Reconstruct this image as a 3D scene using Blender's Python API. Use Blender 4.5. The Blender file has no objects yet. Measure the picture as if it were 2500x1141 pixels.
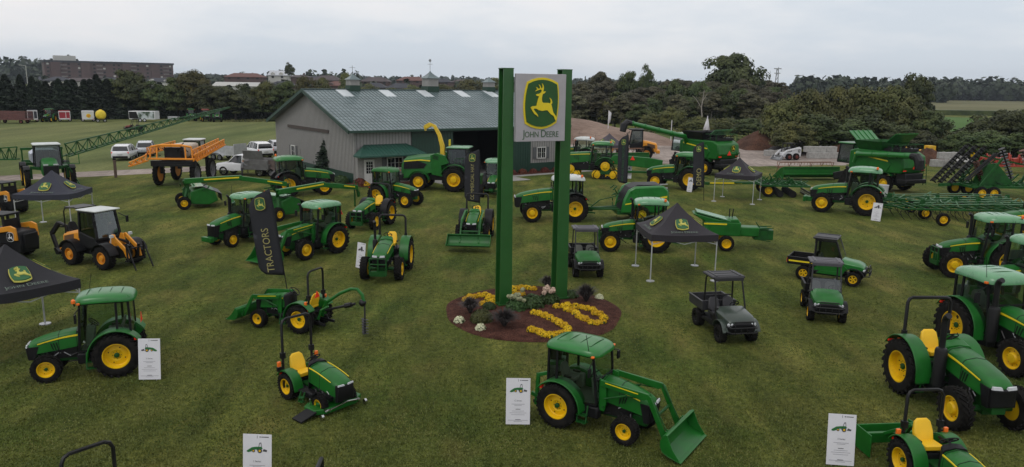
import bpy, math, random
import numpy as np
from mathutils import Vector, Matrix
PI = math.pi
rad = math.radians
random.seed(7)
S = bpy.context.scene
COL = S.collection
# ------------------------------------------------------------------ camera
CAM_H, PITCH, ROLL, FPX = 8.6, rad(11.09), rad(0.8), 1850.0
_Rt0 = Vector((1, 0, 0)); _Fw = Vector((0, math.cos(PITCH), -math.sin(PITCH))); _U0 = Vector((0, math.sin(PITCH), math.cos(PITCH)))
_Rt = math.cos(ROLL) * _Rt0 + math.sin(ROLL) * _U0
_Up = -math.sin(ROLL) * _Rt0 + math.cos(ROLL) * _U0
cam_d = bpy.data.cameras.new('camera'); cam = bpy.data.objects.new('camera', cam_d); COL.objects.link(cam)
m = Matrix((_Rt, _Up, -_Fw)).transposed().to_4x4(); m.translation = (0, 0, CAM_H)
cam.matrix_world = m
cam_d.sensor_width = 36; cam_d.lens = 36 * FPX / 2500; cam_d.clip_end = 9000; cam_d.clip_start = 0.1
S.camera = cam
# ------------------------------------------------------------------ sky and light
SUN_EL, SUN_AZ = rad(52), rad(205)     # high soft sun behind thick cloud
W = bpy.data.worlds.new("World"); S.world = W; W.use_nodes = True
nt = W.node_tree; N = nt.nodes; Lk = nt.links; N.clear()
out = N.new('ShaderNodeOutputWorld'); mix = N.new('ShaderNodeMixShader')
b1 = N.new('ShaderNodeBackground'); b2 = N.new('ShaderNodeBackground')
sky = N.new('ShaderNodeTexSky'); sky.sky_type = 'NISHITA'; sky.sun_disc = False
sky.sun_elevation = SUN_EL; sky.sun_rotation = SUN_AZ; sky.air_density = 1.0; sky.dust_density = 3.0
b1.inputs['Strength'].default_value = 0.08; Lk.new(sky.outputs[0], b1.inputs[0])
tc = N.new('ShaderNodeTexCoord'); mp = N.new('ShaderNodeMapping'); mp.inputs['Scale'].default_value = (1.3, 1.3, 5.0)
mp.inputs['Location'].default_value = (0.3, 0.1, 0.2)
nz = N.new('ShaderNodeTexNoise'); nz.inputs['Scale'].default_value = 1.6; nz.inputs['Detail'].default_value = 5; nz.inputs['Roughness'].default_value = 0.55
Lk.new(tc.outputs['Generated'], mp.inputs[0]); Lk.new(mp.outputs[0], nz.inputs['Vector'])
sx = N.new('ShaderNodeSeparateXYZ'); Lk.new(tc.outputs['Generated'], sx.inputs[0])
mr = N.new('ShaderNodeMapRange'); mr.inputs['From Min'].default_value = 0.0; mr.inputs['From Max'].default_value = 0.16
mr.inputs['To Min'].default_value = -0.16; mr.inputs['To Max'].default_value = 0.07; Lk.new(sx.outputs['Z'], mr.inputs[0])
ad = N.new('ShaderNodeMath'); ad.operation = 'ADD'; Lk.new(nz.outputs['Fac'], ad.inputs[0]); Lk.new(mr.outputs[0], ad.inputs[1])
cr = N.new('ShaderNodeValToRGB'); e = cr.color_ramp.elements
e[0].position = 0.36; e[0].color = (0.71, 0.775, 0.85, 1); e[1].position = 0.66; e[1].color = (1.0, 0.965, 0.96, 1)
x = cr.color_ramp.elements.new(0.50); x.color = (0.88, 0.90, 0.93, 1)
Lk.new(ad.outputs[0], cr.inputs[0]); Lk.new(cr.outputs[0], b2.inputs[0]); b2.inputs['Strength'].default_value = 1.0
mix.inputs[0].default_value = 0.93
Lk.new(b1.outputs[0], mix.inputs[1]); Lk.new(b2.outputs[0], mix.inputs[2]); Lk.new(mix.outputs[0], out.inputs[0])
sd = bpy.data.lights.new('sun', 'SUN'); sd.energy = 0.7; sd.angle = rad(25); sd.color = (1, 0.96, 0.9)
sun = bpy.data.objects.new('sun', sd); COL.objects.link(sun)
sdir = Vector((math.sin(SUN_AZ) * math.cos(SUN_EL), math.cos(SUN_AZ) * math.cos(SUN_EL), math.sin(SUN_EL)))
sun.rotation_euler = sdir.to_track_quat('Z', 'Y').to_euler(); sun.location = (0, 0, 60)
S.view_settings.view_transform = 'Standard'; S.view_settings.look = 'None'
S.view_settings.exposure = 0.0; S.view_settings.gamma = 1.0
S.render.engine = 'CYCLES'
S.cycles.max_bounces = 6; S.cycles.transparent_max_bounces = 16; S.cycles.volume_bounces = 0

def G(px, py, z=0.0):
    """point at height z seen at photo pixel (px,py)"""
    d = _Fw + _Rt * ((px - 1250) / FPX) - _Up * ((py - 570.5) / FPX)
    t = (z - CAM_H) / d.z
    return Vector((d.x * t, d.y * t, z))
def AT(px, py, dep):
    d = _Fw + _Rt * ((px - 1250) / FPX) - _Up * ((py - 570.5) / FPX)
    t = dep / d.y
    return Vector((d.x * t, dep, CAM_H + d.z * t))

# ------------------------------------------------------------------ materials
MATS = {}
def mat(name, c, rough=0.5, metal=0.0, var=0.12, scale=3.0, coat=0.0, bump=0.0, bscale=40.0, c2=None, spec=0.5, dust=0.0):
    if name in MATS: return MATS[name]
    M = bpy.data.materials.new(name); M.use_nodes = True; t = M.node_tree; n = t.nodes; l = t.links
    b = n['Principled BSDF']; b.inputs['Roughness'].default_value = rough; b.inputs['Metallic'].default_value = metal
    b.inputs['Coat Weight'].default_value = coat; b.inputs['Coat Roughness'].default_value = 0.12
    b.inputs['Specular IOR Level'].default_value = spec
    g = n.new('ShaderNodeTexCoord'); z = n.new('ShaderNodeTexNoise'); z.inputs['Scale'].default_value = scale; z.inputs['Detail'].default_value = 6
    l.new(g.outputs['Object'], z.inputs['Vector'])
    r = n.new('ShaderNodeValToRGB'); e = r.color_ramp.elements; e[0].position = 0.32; e[1].position = 0.68
    lo = [max(0, q * (1 - var)) for q in c]; hi = [min(1, q * (1 + var)) for q in (c2 or c)]
    e[0].color = (*lo, 1); e[1].color = (*hi, 1)
    l.new(z.outputs['Fac'], r.inputs[0])
    l.new(r.outputs[0], b.inputs['Base Color'])
    q = n.new('ShaderNodeMapRange'); q.inputs['To Min'].default_value = max(0, rough - 0.08); q.inputs['To Max'].default_value = min(1, rough + 0.1)
    l.new(z.outputs['Fac'], q.inputs[0]); l.new(q.outputs[0], b.inputs['Roughness'])
    if bump:
        z2 = n.new('ShaderNodeTexNoise'); z2.inputs['Scale'].default_value = bscale; z2.inputs['Detail'].default_value = 4
        l.new(g.outputs['Object'], z2.inputs['Vector'])
        bp = n.new('ShaderNodeBump'); bp.inputs['Strength'].default_value = bump; bp.inputs['Distance'].default_value = 0.05
        l.new(z2.outputs['Fac'], bp.inputs['Height']); l.new(bp.outputs[0], b.inputs['Normal'])
    MATS[name] = M; return M
GREEN = mat('green_paint', (0.006, 0.105, 0.010), 0.40, var=0.16, coat=0.0, spec=.38)
GREEND = mat('green_frame_paint', (0.006, 0.066, 0.009), 0.5, var=0.3, spec=.3)
GROOF = mat('green_roof_plastic', (0.010, 0.145, 0.020), 0.30, coat=0.2, spec=.5)
GPALE = mat('pale_green_roof_plastic', (0.10, 0.27, 0.13), 0.28, coat=0.3)
WROOF = mat('white_plastic', (0.5, 0.53, 0.52), 0.35, coat=0.2)
YEL = mat('yellow_paint', (0.68, 0.42, 0.004), 0.45, var=0.14, spec=.3)
YSTR = mat('yellow_stripe', (0.72, 0.56, 0.01), 0.45, var=0.05)
YSEAT = mat('yellow_vinyl', (0.80, 0.48, 0.01), 0.5, var=0.05)
ORG = mat('orange_paint', (0.72, 0.25, 0.012), 0.42, var=0.1)
CYEL = mat('construction_yellow_paint', (0.60, 0.24, 0.012), 0.42, var=0.1)
BLK = mat('black_plastic', (0.007, 0.007, 0.008), 0.5, var=0.3, spec=.22)
BLKM = mat('black_metal', (0.009, 0.009, 0.010), 0.42, var=0.35, spec=.3)
TYRE = mat('tyre_rubber', (0.007, 0.007, 0.007), 0.85, var=0.35, scale=6, c2=(0.013, 0.012, 0.011), spec=0.12)
GREY = mat('grey_metal', (0.28, 0.29, 0.30), 0.4, metal=0.5)
CHROME = mat('bright_metal', (0.6, 0.6, 0.6), 0.25, metal=1.0)
ALU = mat('aluminium', (0.45, 0.46, 0.48), 0.4, metal=0.4)
DGREY = mat('dark_grey_plastic', (0.022, 0.022, 0.026), 0.5, var=0.2)
RGREY = mat('grey_roof_plastic', (0.062, 0.060, 0.072), 0.5, var=0.15)
OLIVE = mat('olive_paint', (0.026, 0.040, 0.030), 0.30, coat=0.3)
SEATG = mat('grey_upholstery', (0.13, 0.135, 0.12), 0.7, spec=.2)
INT = mat('cab_trim', (0.15, 0.17, 0.145), 0.6, spec=.2)
RED = mat('red_reflector', (0.8, 0.03, 0.01), 0.4, var=0.05)
AMB = mat('amber_lens', (0.8, 0.16, 0.02), 0.25, var=0.05)
WHT = mat('white_paint', (0.62, 0.63, 0.65), 0.35, coat=0.3, var=0.04)
LENS = mat('headlight_lens', (0.48, 0.50, 0.52), 0.12, var=0.05)
RUST = mat('rusty_red_paint', (0.16, 0.035, 0.025), 0.7, var=0.3)
def glass(name, tint, refl=0.12):
    M = bpy.data.materials.new(name); M.use_nodes = True; t = M.node_tree; n = t.nodes; l = t.links; n.clear()
    o = n.new('ShaderNodeOutputMaterial'); mx = n.new('ShaderNodeMixShader'); tr = n.new('ShaderNodeBsdfTransparent'); gl = n.new('ShaderNodeBsdfGlossy')
    tr.inputs[0].default_value = (*tint, 1); gl.inputs['Roughness'].default_value = 0.05; gl.inputs[0].default_value = (0.8, 0.85, 0.85, 1)
    fr = n.new('ShaderNodeFresnel'); fr.inputs[0].default_value = 1.5
    ad = n.new('ShaderNodeMath'); ad.operation = 'ADD'; ad.inputs[1].default_value = refl; ad.use_clamp = True
    l.new(fr.outputs[0], ad.inputs[0]); l.new(ad.outputs[0], mx.inputs[0]); l.new(tr.outputs[0], mx.inputs[1]); l.new(gl.outputs[0], mx.inputs[2]); l.new(mx.outputs[0], o.inputs[0])
    return M
GLASS = glass('cab_glass', (0.74, 0.86, 0.77), 0.02)
MGLASS = glass('tinted_cab_glass', (0.36, 0.42, 0.40), 0.03)
DGLASS = glass('dark_glass', (0.10, 0.11, 0.12), 0.06)

# ------------------------------------------------------------------ mesh builder
class MB:
    def __init__(s): s.v = []; s.f = []; s.m = []; s.k = 0
    def mi(s, k): s.k = k; return s
    def add(s, vs, fs):
        o = len(s.v); s.v += [tuple(p) for p in vs]; s.f += [tuple(i + o for i in f) for f in fs]; s.m += [s.k] * len(fs); return s
    def box(s, c, d, rz=0, ry=0, rx=0, tx=1, ty=1):
        M = Matrix.Rotation(rz, 3, 'Z') @ Matrix.Rotation(ry, 3, 'Y') @ Matrix.Rotation(rx, 3, 'X'); C = Vector(c); vs = []
        for z in (-.5, .5):
            for x, y in ((-.5, -.5), (.5, -.5), (.5, .5), (-.5, .5)):
                kx, ky = (tx, ty) if z > 0 else (1, 1)
                vs.append(C + M @ Vector((x * d[0] * kx, y * d[1] * ky, z * d[2])))
        return s.add(vs, [(3, 2, 1, 0), (4, 5, 6, 7), (0, 1, 5, 4), (1, 2, 6, 5), (2, 3, 7, 6), (3, 0, 4, 7)])
    def seg(s, a, b, w, h=None):
        a = Vector(a); b = Vector(b); h = h or w; d = (b - a)
        if d.length < 1e-6: return s
        d.normalize(); up = Vector((0, 0, 1)) if abs(d.z) < .95 else Vector((1, 0, 0))
        r = d.cross(up).normalized(); u = r.cross(d)
        vs = [p + r * i * w / 2 + u * j * h / 2 for p in (a, b) for i, j in ((-1, -1), (1, -1), (1, 1), (-1, 1))]
        return s.add(vs, [(3, 2, 1, 0), (4, 5, 6, 7), (0, 1, 5, 4), (1, 2, 6, 5), (2, 3, 7, 6), (3, 0, 4, 7)])
    def bars(s, segs, w, h=None):
        for a, b in segs: s.seg(a, b, w, h)
        return s
    def tube(s, pts, r, n=8, closed=False):
        P = [Vector(p) for p in pts]; k = len(P); R = r if isinstance(r, (list, tuple)) else [r] * k
        rings = []; u = None
        for i in range(k):
            if closed: d = P[(i + 1) % k] - P[i - 1]
            else: d = P[min(i + 1, k - 1)] - P[max(i - 1, 0)]
            d.normalize()
            if u is None: u = d.orthogonal().normalized()
            u = (u - d * u.dot(d)).normalized(); w = d.cross(u)
            rings.append([P[i] + (u * math.cos(2 * PI * j / n) + w * math.sin(2 * PI * j / n)) * R[i] for j in range(n)])
        return s.loft(rings, cap=not closed, wrap=closed)
    def loft(s, rings, cap=True, wrap=False):
        n = len(rings[0]); vs = [p for r in rings for p in r]; fs = []; k = len(rings)
        for i in range(k - (0 if wrap else 1)):
            a = i * n; b = ((i + 1) % k) * n
            for j in range(n):
                fs.append((a + j, a + (j + 1) % n, b + (j + 1) % n, b + j))
        if cap: fs.append(tuple(range(n - 1, -1, -1))); fs.append(tuple((k - 1) * n + j for j in range(n)))
        return s.add(vs, fs)
    def lathe(s, prof, o=(0, 0, 0), ax='y', n=24, cap=True):
        rings = []
        for r, t in prof:
            ring = []
            for j in range(n):
                a = 2 * PI * j / n; c_, s_ = math.cos(a) * r, math.sin(a) * r
                p = {'y': (c_, t, s_), 'x': (t, c_, s_), 'z': (c_, s_, t)}[ax]
                ring.append((o[0] + p[0], o[1] + p[1], o[2] + p[2]))
            rings.append(ring)
        return s.loft(rings, cap)
    def prism(s, poly, a, b, ax='y'):
        def P(p, t): return {'y': (p[0], t, p[1]), 'x': (t, p[0], p[1]), 'z': (p[0], p[1], t)}[ax]
        n = len(poly); vs = [P(p, a) for p in poly] + [P(p, b) for p in poly]
        fs = [tuple(range(n)), tuple(range(2 * n - 1, n - 1, -1))] + [(j, (j + 1) % n, n + (j + 1) % n, n + j)[::-1] for j in range(n)]
        return s.add(vs, fs)
    def ball(s, c, r, n=10, sc=(1, 1, 1)):
        rings = []
        for i in range(1, n // 2 + 1):
            t = PI * i / (n // 2 + 1)
            rings.append([(c[0] + r * sc[0] * math.sin(t) * math.cos(2 * PI * j / n), c[1] + r * sc[1] * math.sin(t) * math.sin(2 * PI * j / n), c[2] + r * sc[2] * math.cos(t)) for j in range(n)])
        return s.loft(rings)
    def shell(s, pts, w0, w1, th, side=0):
        """profile polyline in xz swept across y from w0 to w1 with thickness th"""
        n = len(pts); off = []
        for i in range(n):
            a = Vector(pts[max(i - 1, 0)]); b = Vector(pts[min(i + 1, n - 1)]); d = (b - a).normalized(); off.append((pts[i][0] - d.y * th, pts[i][1] + d.x * th))
        return s.prism(list(pts) + off[::-1], w0, w1)
    def build(s, name, mats, parent=None, bev=0, smooth=True, ang=32):
        me = bpy.data.meshes.new(name); me.from_pydata(s.v, [], s.f)
        if not isinstance(mats, (list, tuple)): mats = [mats]
        for q in mats: me.materials.append(q)
        if len(mats) > 1: me.polygons.foreach_set('material_index', s.m)
        me.update()
        import bmesh
        bm = bmesh.new(); bm.from_mesh(me); bmesh.ops.recalc_face_normals(bm, faces=bm.faces); bm.to_mesh(me); bm.free()
        if smooth:
            me.shade_smooth(); me.set_sharp_from_angle(angle=rad(ang))
        o = bpy.data.objects.new(name, me); COL.objects.link(o)
        if parent is not None: o.parent = parent
        if bev:
            b = o.modifiers.new('bevel', 'BEVEL'); b.width = bev; b.segments = 2; b.limit_method = 'ANGLE'; b.angle_limit = rad(40); b.harden_normals = False
        return o
def empty(name, parent=None, loc=(0, 0, 0)):
    o = bpy.data.objects.new(name, None); COL.objects.link(o); o.location = loc; o.empty_display_size = 0.2
    if parent is not None: o.parent = parent
    return o
def tag(o, label=None, cat=None, group=None, kind=None):
    if label: o['label'] = label
    if cat: o['category'] = cat
    if group: o['group'] = group
    if kind: o['kind'] = kind
    return o
_ORD = ['leftmost', 'second from the left', 'third from the left', 'fourth from the left', 'fifth from the left', 'sixth from the left', 'seventh from the left', 'eighth from the left', 'ninth from the left', 'tenth from the left', 'eleventh from the left', 'twelfth from the left', 'thirteenth from the left', 'fourteenth from the left', 'fifteenth from the left', 'sixteenth from the left']
def ordinals(xs):
    r = sorted(xs); return [_ORD[min(r.index(x), 15)] if x != r[-1] else 'rightmost' for x in xs]
def thing(name, label, cat, group=None):
    return tag(empty(name), label, cat, group)
def copy_tree(o, parent=None):
    kids = list(o.children); c = o.copy(); COL.objects.link(c)
    if parent is not None: c.parent = parent
    for k in kids: copy_tree(k, c)
    return c
def one(name, mb, mats, label, cat, group=None, loc=None, rz=0, **kw):
    o = mb.build(name, mats, None, **kw); tag(o, label, cat, group)
    if loc is not None: o.location = loc
    o.rotation_euler.z = rz; return o
def place(root, side, r, f, wb, ty):
    """set a vehicle on the ground: near rear and near front tyre contacts in photo pixels"""
    a, b = G(*r), G(*f); d = (b - a).normalized(); L = Vector((-d.y, d.x, 0)); s_ = 1 if side == 'L' else -1
    root.location = (a + b) / 2 - d * wb / 2 - L * s_ * ty; root.rotation_euler.z = math.atan2(d.y, d.x); return root
def put(root, p, deg): root.location = (p[0], p[1], 0); root.rotation_euler.z = rad(deg); return root
_TXT = {}
def text_mb(body, size=1.0, small=0.0, depth=0.0, sx=1.0):
    """letters as a mesh: returns verts/faces centred on x, baseline 0; small>0 sets small capitals (words' first letters larger)"""
    key = (body, small, depth)
    if key not in _TXT:
        vs, fs = [], []; x = 0
        runs = []
        if small:
            for wd in body.split(' '): runs += [(wd[0], 1.0), (wd[1:], small), (' ', 0)]
            runs = runs[:-1]
        else: runs = [(body, 1.0)]
        for tx, sz in runs:
            if sz == 0: x += 0.28; continue
            cu = bpy.data.curves.new('t', 'FONT'); cu.body = tx; cu.size = sz; cu.extrude = depth; cu.resolution_u = 3
            o = bpy.data.objects.new('t', cu); me = bpy.data.meshes.new_from_object(o)
            xs = [v.co.x for v in me.vertices]; mn, mxx = min(xs), max(xs); b = len(vs)
            vs += [(v.co.x - mn + x, v.co.y, v.co.z) for v in me.vertices]; fs += [tuple(i + b for i in p.vertices) for p in me.polygons]
            x += mxx - mn + 0.07
            bpy.data.objects.remove(o); bpy.data.curves.remove(cu); bpy.data.meshes.remove(me)
        _TXT[key] = (vs, fs, x - 0.07)
    vs, fs, w = _TXT[key]
    return [((p[0] - w / 2) * size * sx, p[1] * size, p[2] * size) for p in vs], fs
DEER = [(388,393),(400,405),(432,410),(417,450),(403,500),(400,525),(378,530),(345,532),(318,546),(330,570),(350,600),(375,630),(405,645),(424,664),(420,642),(405,622),(385,603),(368,582),(360,566),(378,560),(402,564),(432,581),(480,590),(520,582),(552,581),(575,605),(600,630),(640,652),(655,680),(672,712),(688,702),(673,655),(652,630),(632,605),(620,560),(610,522),(601,505),(612,505),(617,480),(606,450),(590,432),(578,428),(592,455),(597,480),(590,498),(560,490),(490,490),(475,475),(470,440),(475,400),(482,380),(500,375),(515,362),(524,349),(505,350),(485,352),(490,340),(495,310),(490,280),(478,260),(467,253),(475,275),(478,300),(471,315),(459,312),(451,290),(438,272),(422,267),(436,285),(445,305),(439,317),(420,318),(405,304),(387,297),(395,312),(410,322),(395,333),(378,350),(400,342),(428,330),(456,327),(467,337),(464,352),(455,368),(430,379),(402,384)]
def arcpt(a, b, c, n=6):
    return [((1-t)**2*a[0]+2*t*(1-t)*b[0]+t*t*c[0], (1-t)**2*a[1]+2*t*(1-t)*b[1]+t*t*c[1]) for t in [i / n for i in range(n)]]
def shield(k=1.0):
    tl, tr, br, bl = (272, 236), (704, 244), (692, 738), (252, 748)
    P = arcpt(tl, (490, 122), tr) + arcpt(tr, (744, 480), br) + arcpt(br, (480, 886), bl) + arcpt(bl, (192, 490), tl)
    return [(480 + (x - 480) * k, 490 + (y - 490) * k) for x, y in P]
def logo_local(pts, s): return [((x - 480) / 500 * s, -(y - 490) / 500 * s) for x, y in pts]
def deer_tris():
    from mathutils.geometry import tessellate_polygon
    return tessellate_polygon([[Vector((x, -y, 0)) for x, y in DEER]])
DTR = None
def logo(s, d=0.004, simple=False):
    """emblem of width s in local xy, stacked in +z; material slots: 0 yellow, 1 green"""
    global DTR
    mb = MB()
    mb.mi(0).prism(logo_local(shield(1.0), s), 0, d, 'z')
    mb.mi(1).prism(logo_local(shield(0.915), s), d * .5, 2 * d, 'z')
    if DTR is None: DTR = deer_tris()
    P = logo_local(DEER, s); n = len(P)
    mb.mi(0).add([(x, y, 3 * d) for x, y in P] + [(x, y, 1.5 * d) for x, y in P], list(DTR) + [(j, (j + 1) % n, n + (j + 1) % n, n + j) for j in range(n)])
    return mb
def xf(mb, M):
    mb.v = [tuple(M @ Vector(p)) for p in mb.v]; return mb
def frameM(o, xdir, ydir):
    x = Vector(xdir).normalized(); y = Vector(ydir).normalized(); z = x.cross(y).normalized()
    M = Matrix((x, y, z)).transposed().to_4x4(); M.translation = Vector(o); return M
# ------------------------------------------------------------------ wheels
_WH = {}
def tyre_mb(r, w, rr, lug='ag'):
    t = MB(); h = w / 2; lh = 0.045 * r / .6 if lug == 'ag' else (0.018 if lug == 'turf' else 0.012)
    rb = r - lh
    t.lathe([(rr, -h * .78), (rr + .02, -h * .9), (rr + (rb - rr) * .5, -h), (rb - .04, -h * .93), (rb, -h * .78), (rb + lh * .15, 0), (rb, h * .78), (rb - .04, h * .93), (rr + (rb - rr) * .5, h), (rr + .02, h * .9), (rr, h * .78)], n=36, cap=False)
    if lug == 'ag': n, th, sk = 21, 0.105, 0.30
    elif lug == 'turf': n, th, sk = 30, 0.075, 0.02
    else: n, th, sk = 22, 0.12, 0.06
    for i in range(n):
        for s_ in (1, -1):
            a = 2 * PI * i / n + (PI / n if s_ < 0 else 0)
            P = []
            for y, da in ((s_ * .0, 0), (s_ * h * .97, -sk)):
                for rr_ in (rb - .03, r if y == 0 else r - .01):
                    for q in (0, th):
                        an = a + da + q; P.append((math.cos(an) * rr_, y, math.sin(an) * rr_))
            t.add(P, [(0, 1, 3, 2), (4, 6, 7, 5), (0, 4, 5, 1), (2, 3, 7, 6), (0, 2, 6, 4), (1, 5, 7, 3)])
    return t
def rim_mb(rr, w, style='disc'):
    m_ = MB(); h = w / 2
    if style == 'disc':
        m_.lathe([(rr * .999, -h * .8), (rr * 1.0, h * .74), (rr * 1.05, h * .84), (rr * .97, h * .86), (rr * .93, h * .7), (rr * .88, h * .25), (rr * .82, h * .16), (rr * .45, h * .3), (rr * .36, h * .2), (0.01, h * .2)], n=32)
        m_.mi(1).lathe([(rr * .2, h * .15), (rr * .2, h * .5), (rr * .13, h * .58), (.005, h * .58)], n=16)
        m_.mi(2)
        for i in range(8):
            a = 2 * PI * i / 8; m_.lathe([(rr * .028, h * .18), (rr * .028, h * .31), (.002, h * .31)], (math.cos(a) * rr * .31, 0, math.sin(a) * rr * .31), n=6)
        for i in range(4):
            a = 2 * PI * i / 4 + .4; m_.lathe([(rr * .06, h * .1), (rr * .05, h * .265), (.002, h * .265)], (math.cos(a) * rr * .64, 0, math.sin(a) * rr * .64), n=8)
    elif style == 'deep':
        m_.lathe([(rr * .999, -h * .8), (rr, h * .74), (rr * 1.05, h * .84), (rr * .96, h * .86), (rr * .92, h * .5), (rr * .90, -h * .05), (rr * .78, -h * .1), (rr * .5, -h * .02), (rr * .4, h * .05), (.01, h * .05)], n=36)
        m_.mi(1).lathe([(rr * .2, 0), (rr * .2, h * .22), (rr * .14, h * .3), (.005, h * .3)], n=16)
        m_.mi(2)
        for i in range(10):
            a = 2 * PI * i / 10; m_.lathe([(rr * .026, 0), (rr * .026, h * .13), (.002, h * .13)], (math.cos(a) * rr * .33, 0, math.sin(a) * rr * .33), n=6)
        for i in range(6):
            a = 2 * PI * i / 6 + .3; m_.lathe([(rr * .055, -h * .1), (rr * .05, h * .012), (.002, h * .012)], (math.cos(a) * rr * .6, 0, math.sin(a) * rr * .6), n=8)
    elif style == 'hub':
        m_.lathe([(rr * .999, -h * .8), (rr, h * .74), (rr * 1.05, h * .84), (rr * .96, h * .86), (rr * .9, h * .4), (rr * .82, h * .3), (rr * .55, h * .42), (rr * .5, h * .78), (rr * .42, h * .95), (.01, h * .97)], n=32)
        m_.mi(2)
        for i in range(8):
            a = 2 * PI * i / 8; m_.lathe([(rr * .04, h * .3), (rr * .04, h * .47), (.002, h * .47)], (math.cos(a) * rr * .68, 0, math.sin(a) * rr * .68), n=6)
    else:  # spokes
        m_.lathe([(rr * .99, -h * .7), (rr, h * .7), (rr * 1.04, h * .82), (rr * .93, h * .84), (rr * .88, h * .3), (rr * .86, -h * .3), (rr * .99, -h * .3)], n=28)
        for i in range(5):
            a = 2 * PI * i / 5
            for q in (-.16, .16):
                m_.seg((math.cos(a + q) * rr * .15, h * .55, math.sin(a + q) * rr * .15), (math.cos(a + q * 1.2) * rr * .92, h * .6, math.sin(a + q * 1.2) * rr * .92), rr * .13, h * .22)
        m_.lathe([(rr * .26, h * .3), (rr * .26, h * .68), (.01, h * .7)], n=14)
        m_.mi(1).lathe([(rr * .1, h * .6), (rr * .09, h * .76), (.01, h * .76)], n=10)
        m_.mi(2).lathe([(rr * .88, -h * .32), (rr * .88, -h * .28), (.01, -h * .28)], n=24)
    return m_
def wheel(parent, pos, r, w, rr=None, side=1, rim=YEL, lug='ag', style='disc', hub=GREEND, steer=0, name='wheel'):
    rr = rr or r * .56
    k = (round(r, 3), round(w, 3), round(rr, 3), lug)
    if ('t', k) not in _WH:
        a = tyre_mb(r, w, rr, lug).build('tyre', TYRE); _WH[('t', k)] = a.data; bpy.data.objects.remove(a)
    k2 = ('r', round(rr, 3), round(w, 3), style, rim.name, hub.name)
    if k2 not in _WH:
        a = rim_mb(rr, w, style).build('rim', [rim, hub, BLKM]); _WH[k2] = a.data; bpy.data.objects.remove(a)
    e_ = empty(name, parent, pos); e_.rotation_euler.z = (0 if side > 0 else PI) + steer
    for nm, me in (('tyre', _WH[('t', k)]), ('rim', _WH[k2])):
        o = bpy.data.objects.new(nm, me); COL.objects.link(o); o.parent = e_
        if nm == 'tyre': o.rotation_euler.y = random.random()
    return e_
def loft_boxes(mb, secs, rnd=.25, n=3):
    """secs: list of (x, halfwidth_bottom, halfwidth_top, zbot, ztop[, crown]) -> rounded-top hood loft"""
    rings = []
    for s_ in secs:
        x, wb, wt, z0, z1 = s_[:5]; cr_ = s_[5] if len(s_) > 5 else 0.04
        r = min(wt, z1 - z0) * rnd; ring = [(x, -wb, z0), (x, -wb * .5 - wt * .5, z0 + (z1 - z0) * .45)]
        for i in range(n + 1):
            a = PI / 2 * i / n; ring.append((x, -(wt - r + r * math.cos(a)), z1 - cr_ - r + r * math.sin(a)))
        ring.append((x, 0, z1))
        full = ring + [(x, -p[1], p[2]) for p in ring[::-1] if p[1] != 0]
        rings.append(full)
    return mb.loft(rings)
def lerp(a, b, t): return a + (b - a) * t

def steering(parent, p, r=.19, tilt=.6, nm='steering_wheel'):
    m_ = MB(); pts = [(math.cos(a) * r, math.sin(a) * r, 0) for a in [2 * PI * i / 14 for i in range(14)]]
    m_.tube(pts, .016, 6, closed=True); m_.seg((-r, 0, 0), (r, 0, 0), .025); m_.seg((0, 0, 0), (0, r, 0), .025); m_.tube([(0, 0, 0), (0, 0, -.35)], .025, 6)
    o = m_.build(nm, BLK, parent); o.location = p; o.rotation_euler = (0, -tilt, 0); return o
def seat(parent, p, s=1.0, mt=YSEAT, name='seat', cover=False):
    m_ = MB()
    w = .25 * s
    m_.loft([[(x + dx, y, z) for x, y, z in ring] for dx, ring in ((0, [(-.22 * s, -w, 0), (.25 * s, -w * .9, .0), (.27 * s, w * .9, 0), (-.22 * s, w, 0)]), (0, [(-.22 * s, -w, .1 * s), (.27 * s, -w * .92, .13 * s), (.27 * s, w * .92, .13 * s), (-.22 * s, w, .1 * s)]))])
    m_.loft([[(-.20 * s, -w, .05), (-.08 * s, -w * .9, .05), (-.08 * s, w * .9, .05), (-.20 * s, w, .05)], [(-.27 * s, -w * 1.0, .3 * s), (-.17 * s, -w * .95, .3 * s), (-.17 * s, w * .95, .3 * s), (-.27 * s, w * 1.0, .3 * s)],
             [(-.31 * s, -w * .85, .5 * s), (-.24 * s, -w * .78, .5 * s), (-.24 * s, w * .78, .5 * s), (-.31 * s, w * .85, .5 * s)], [(-.32 * s, -w * .5, .58 * s), (-.27 * s, -w * .45, .57 * s), (-.27 * s, w * .45, .57 * s), (-.32 * s, w * .5, .58 * s)]])
    o = m_.build(name, mt, parent, bev=.03 * s); o.location = p
    if name == 'seat':
        b = MB(); b.box((0, 0, -.12), (.3 * s, .3 * s, .2)); b.seg((-.05, -w - .06, .2 * s), (.2 * s, -w - .06, .2 * s), .06, .05); b.seg((-.05, w + .06, .2 * s), (.2 * s, w + .06, .2 * s), .06, .05)
        b.build('armrest', BLK, o)
    return o
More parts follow.
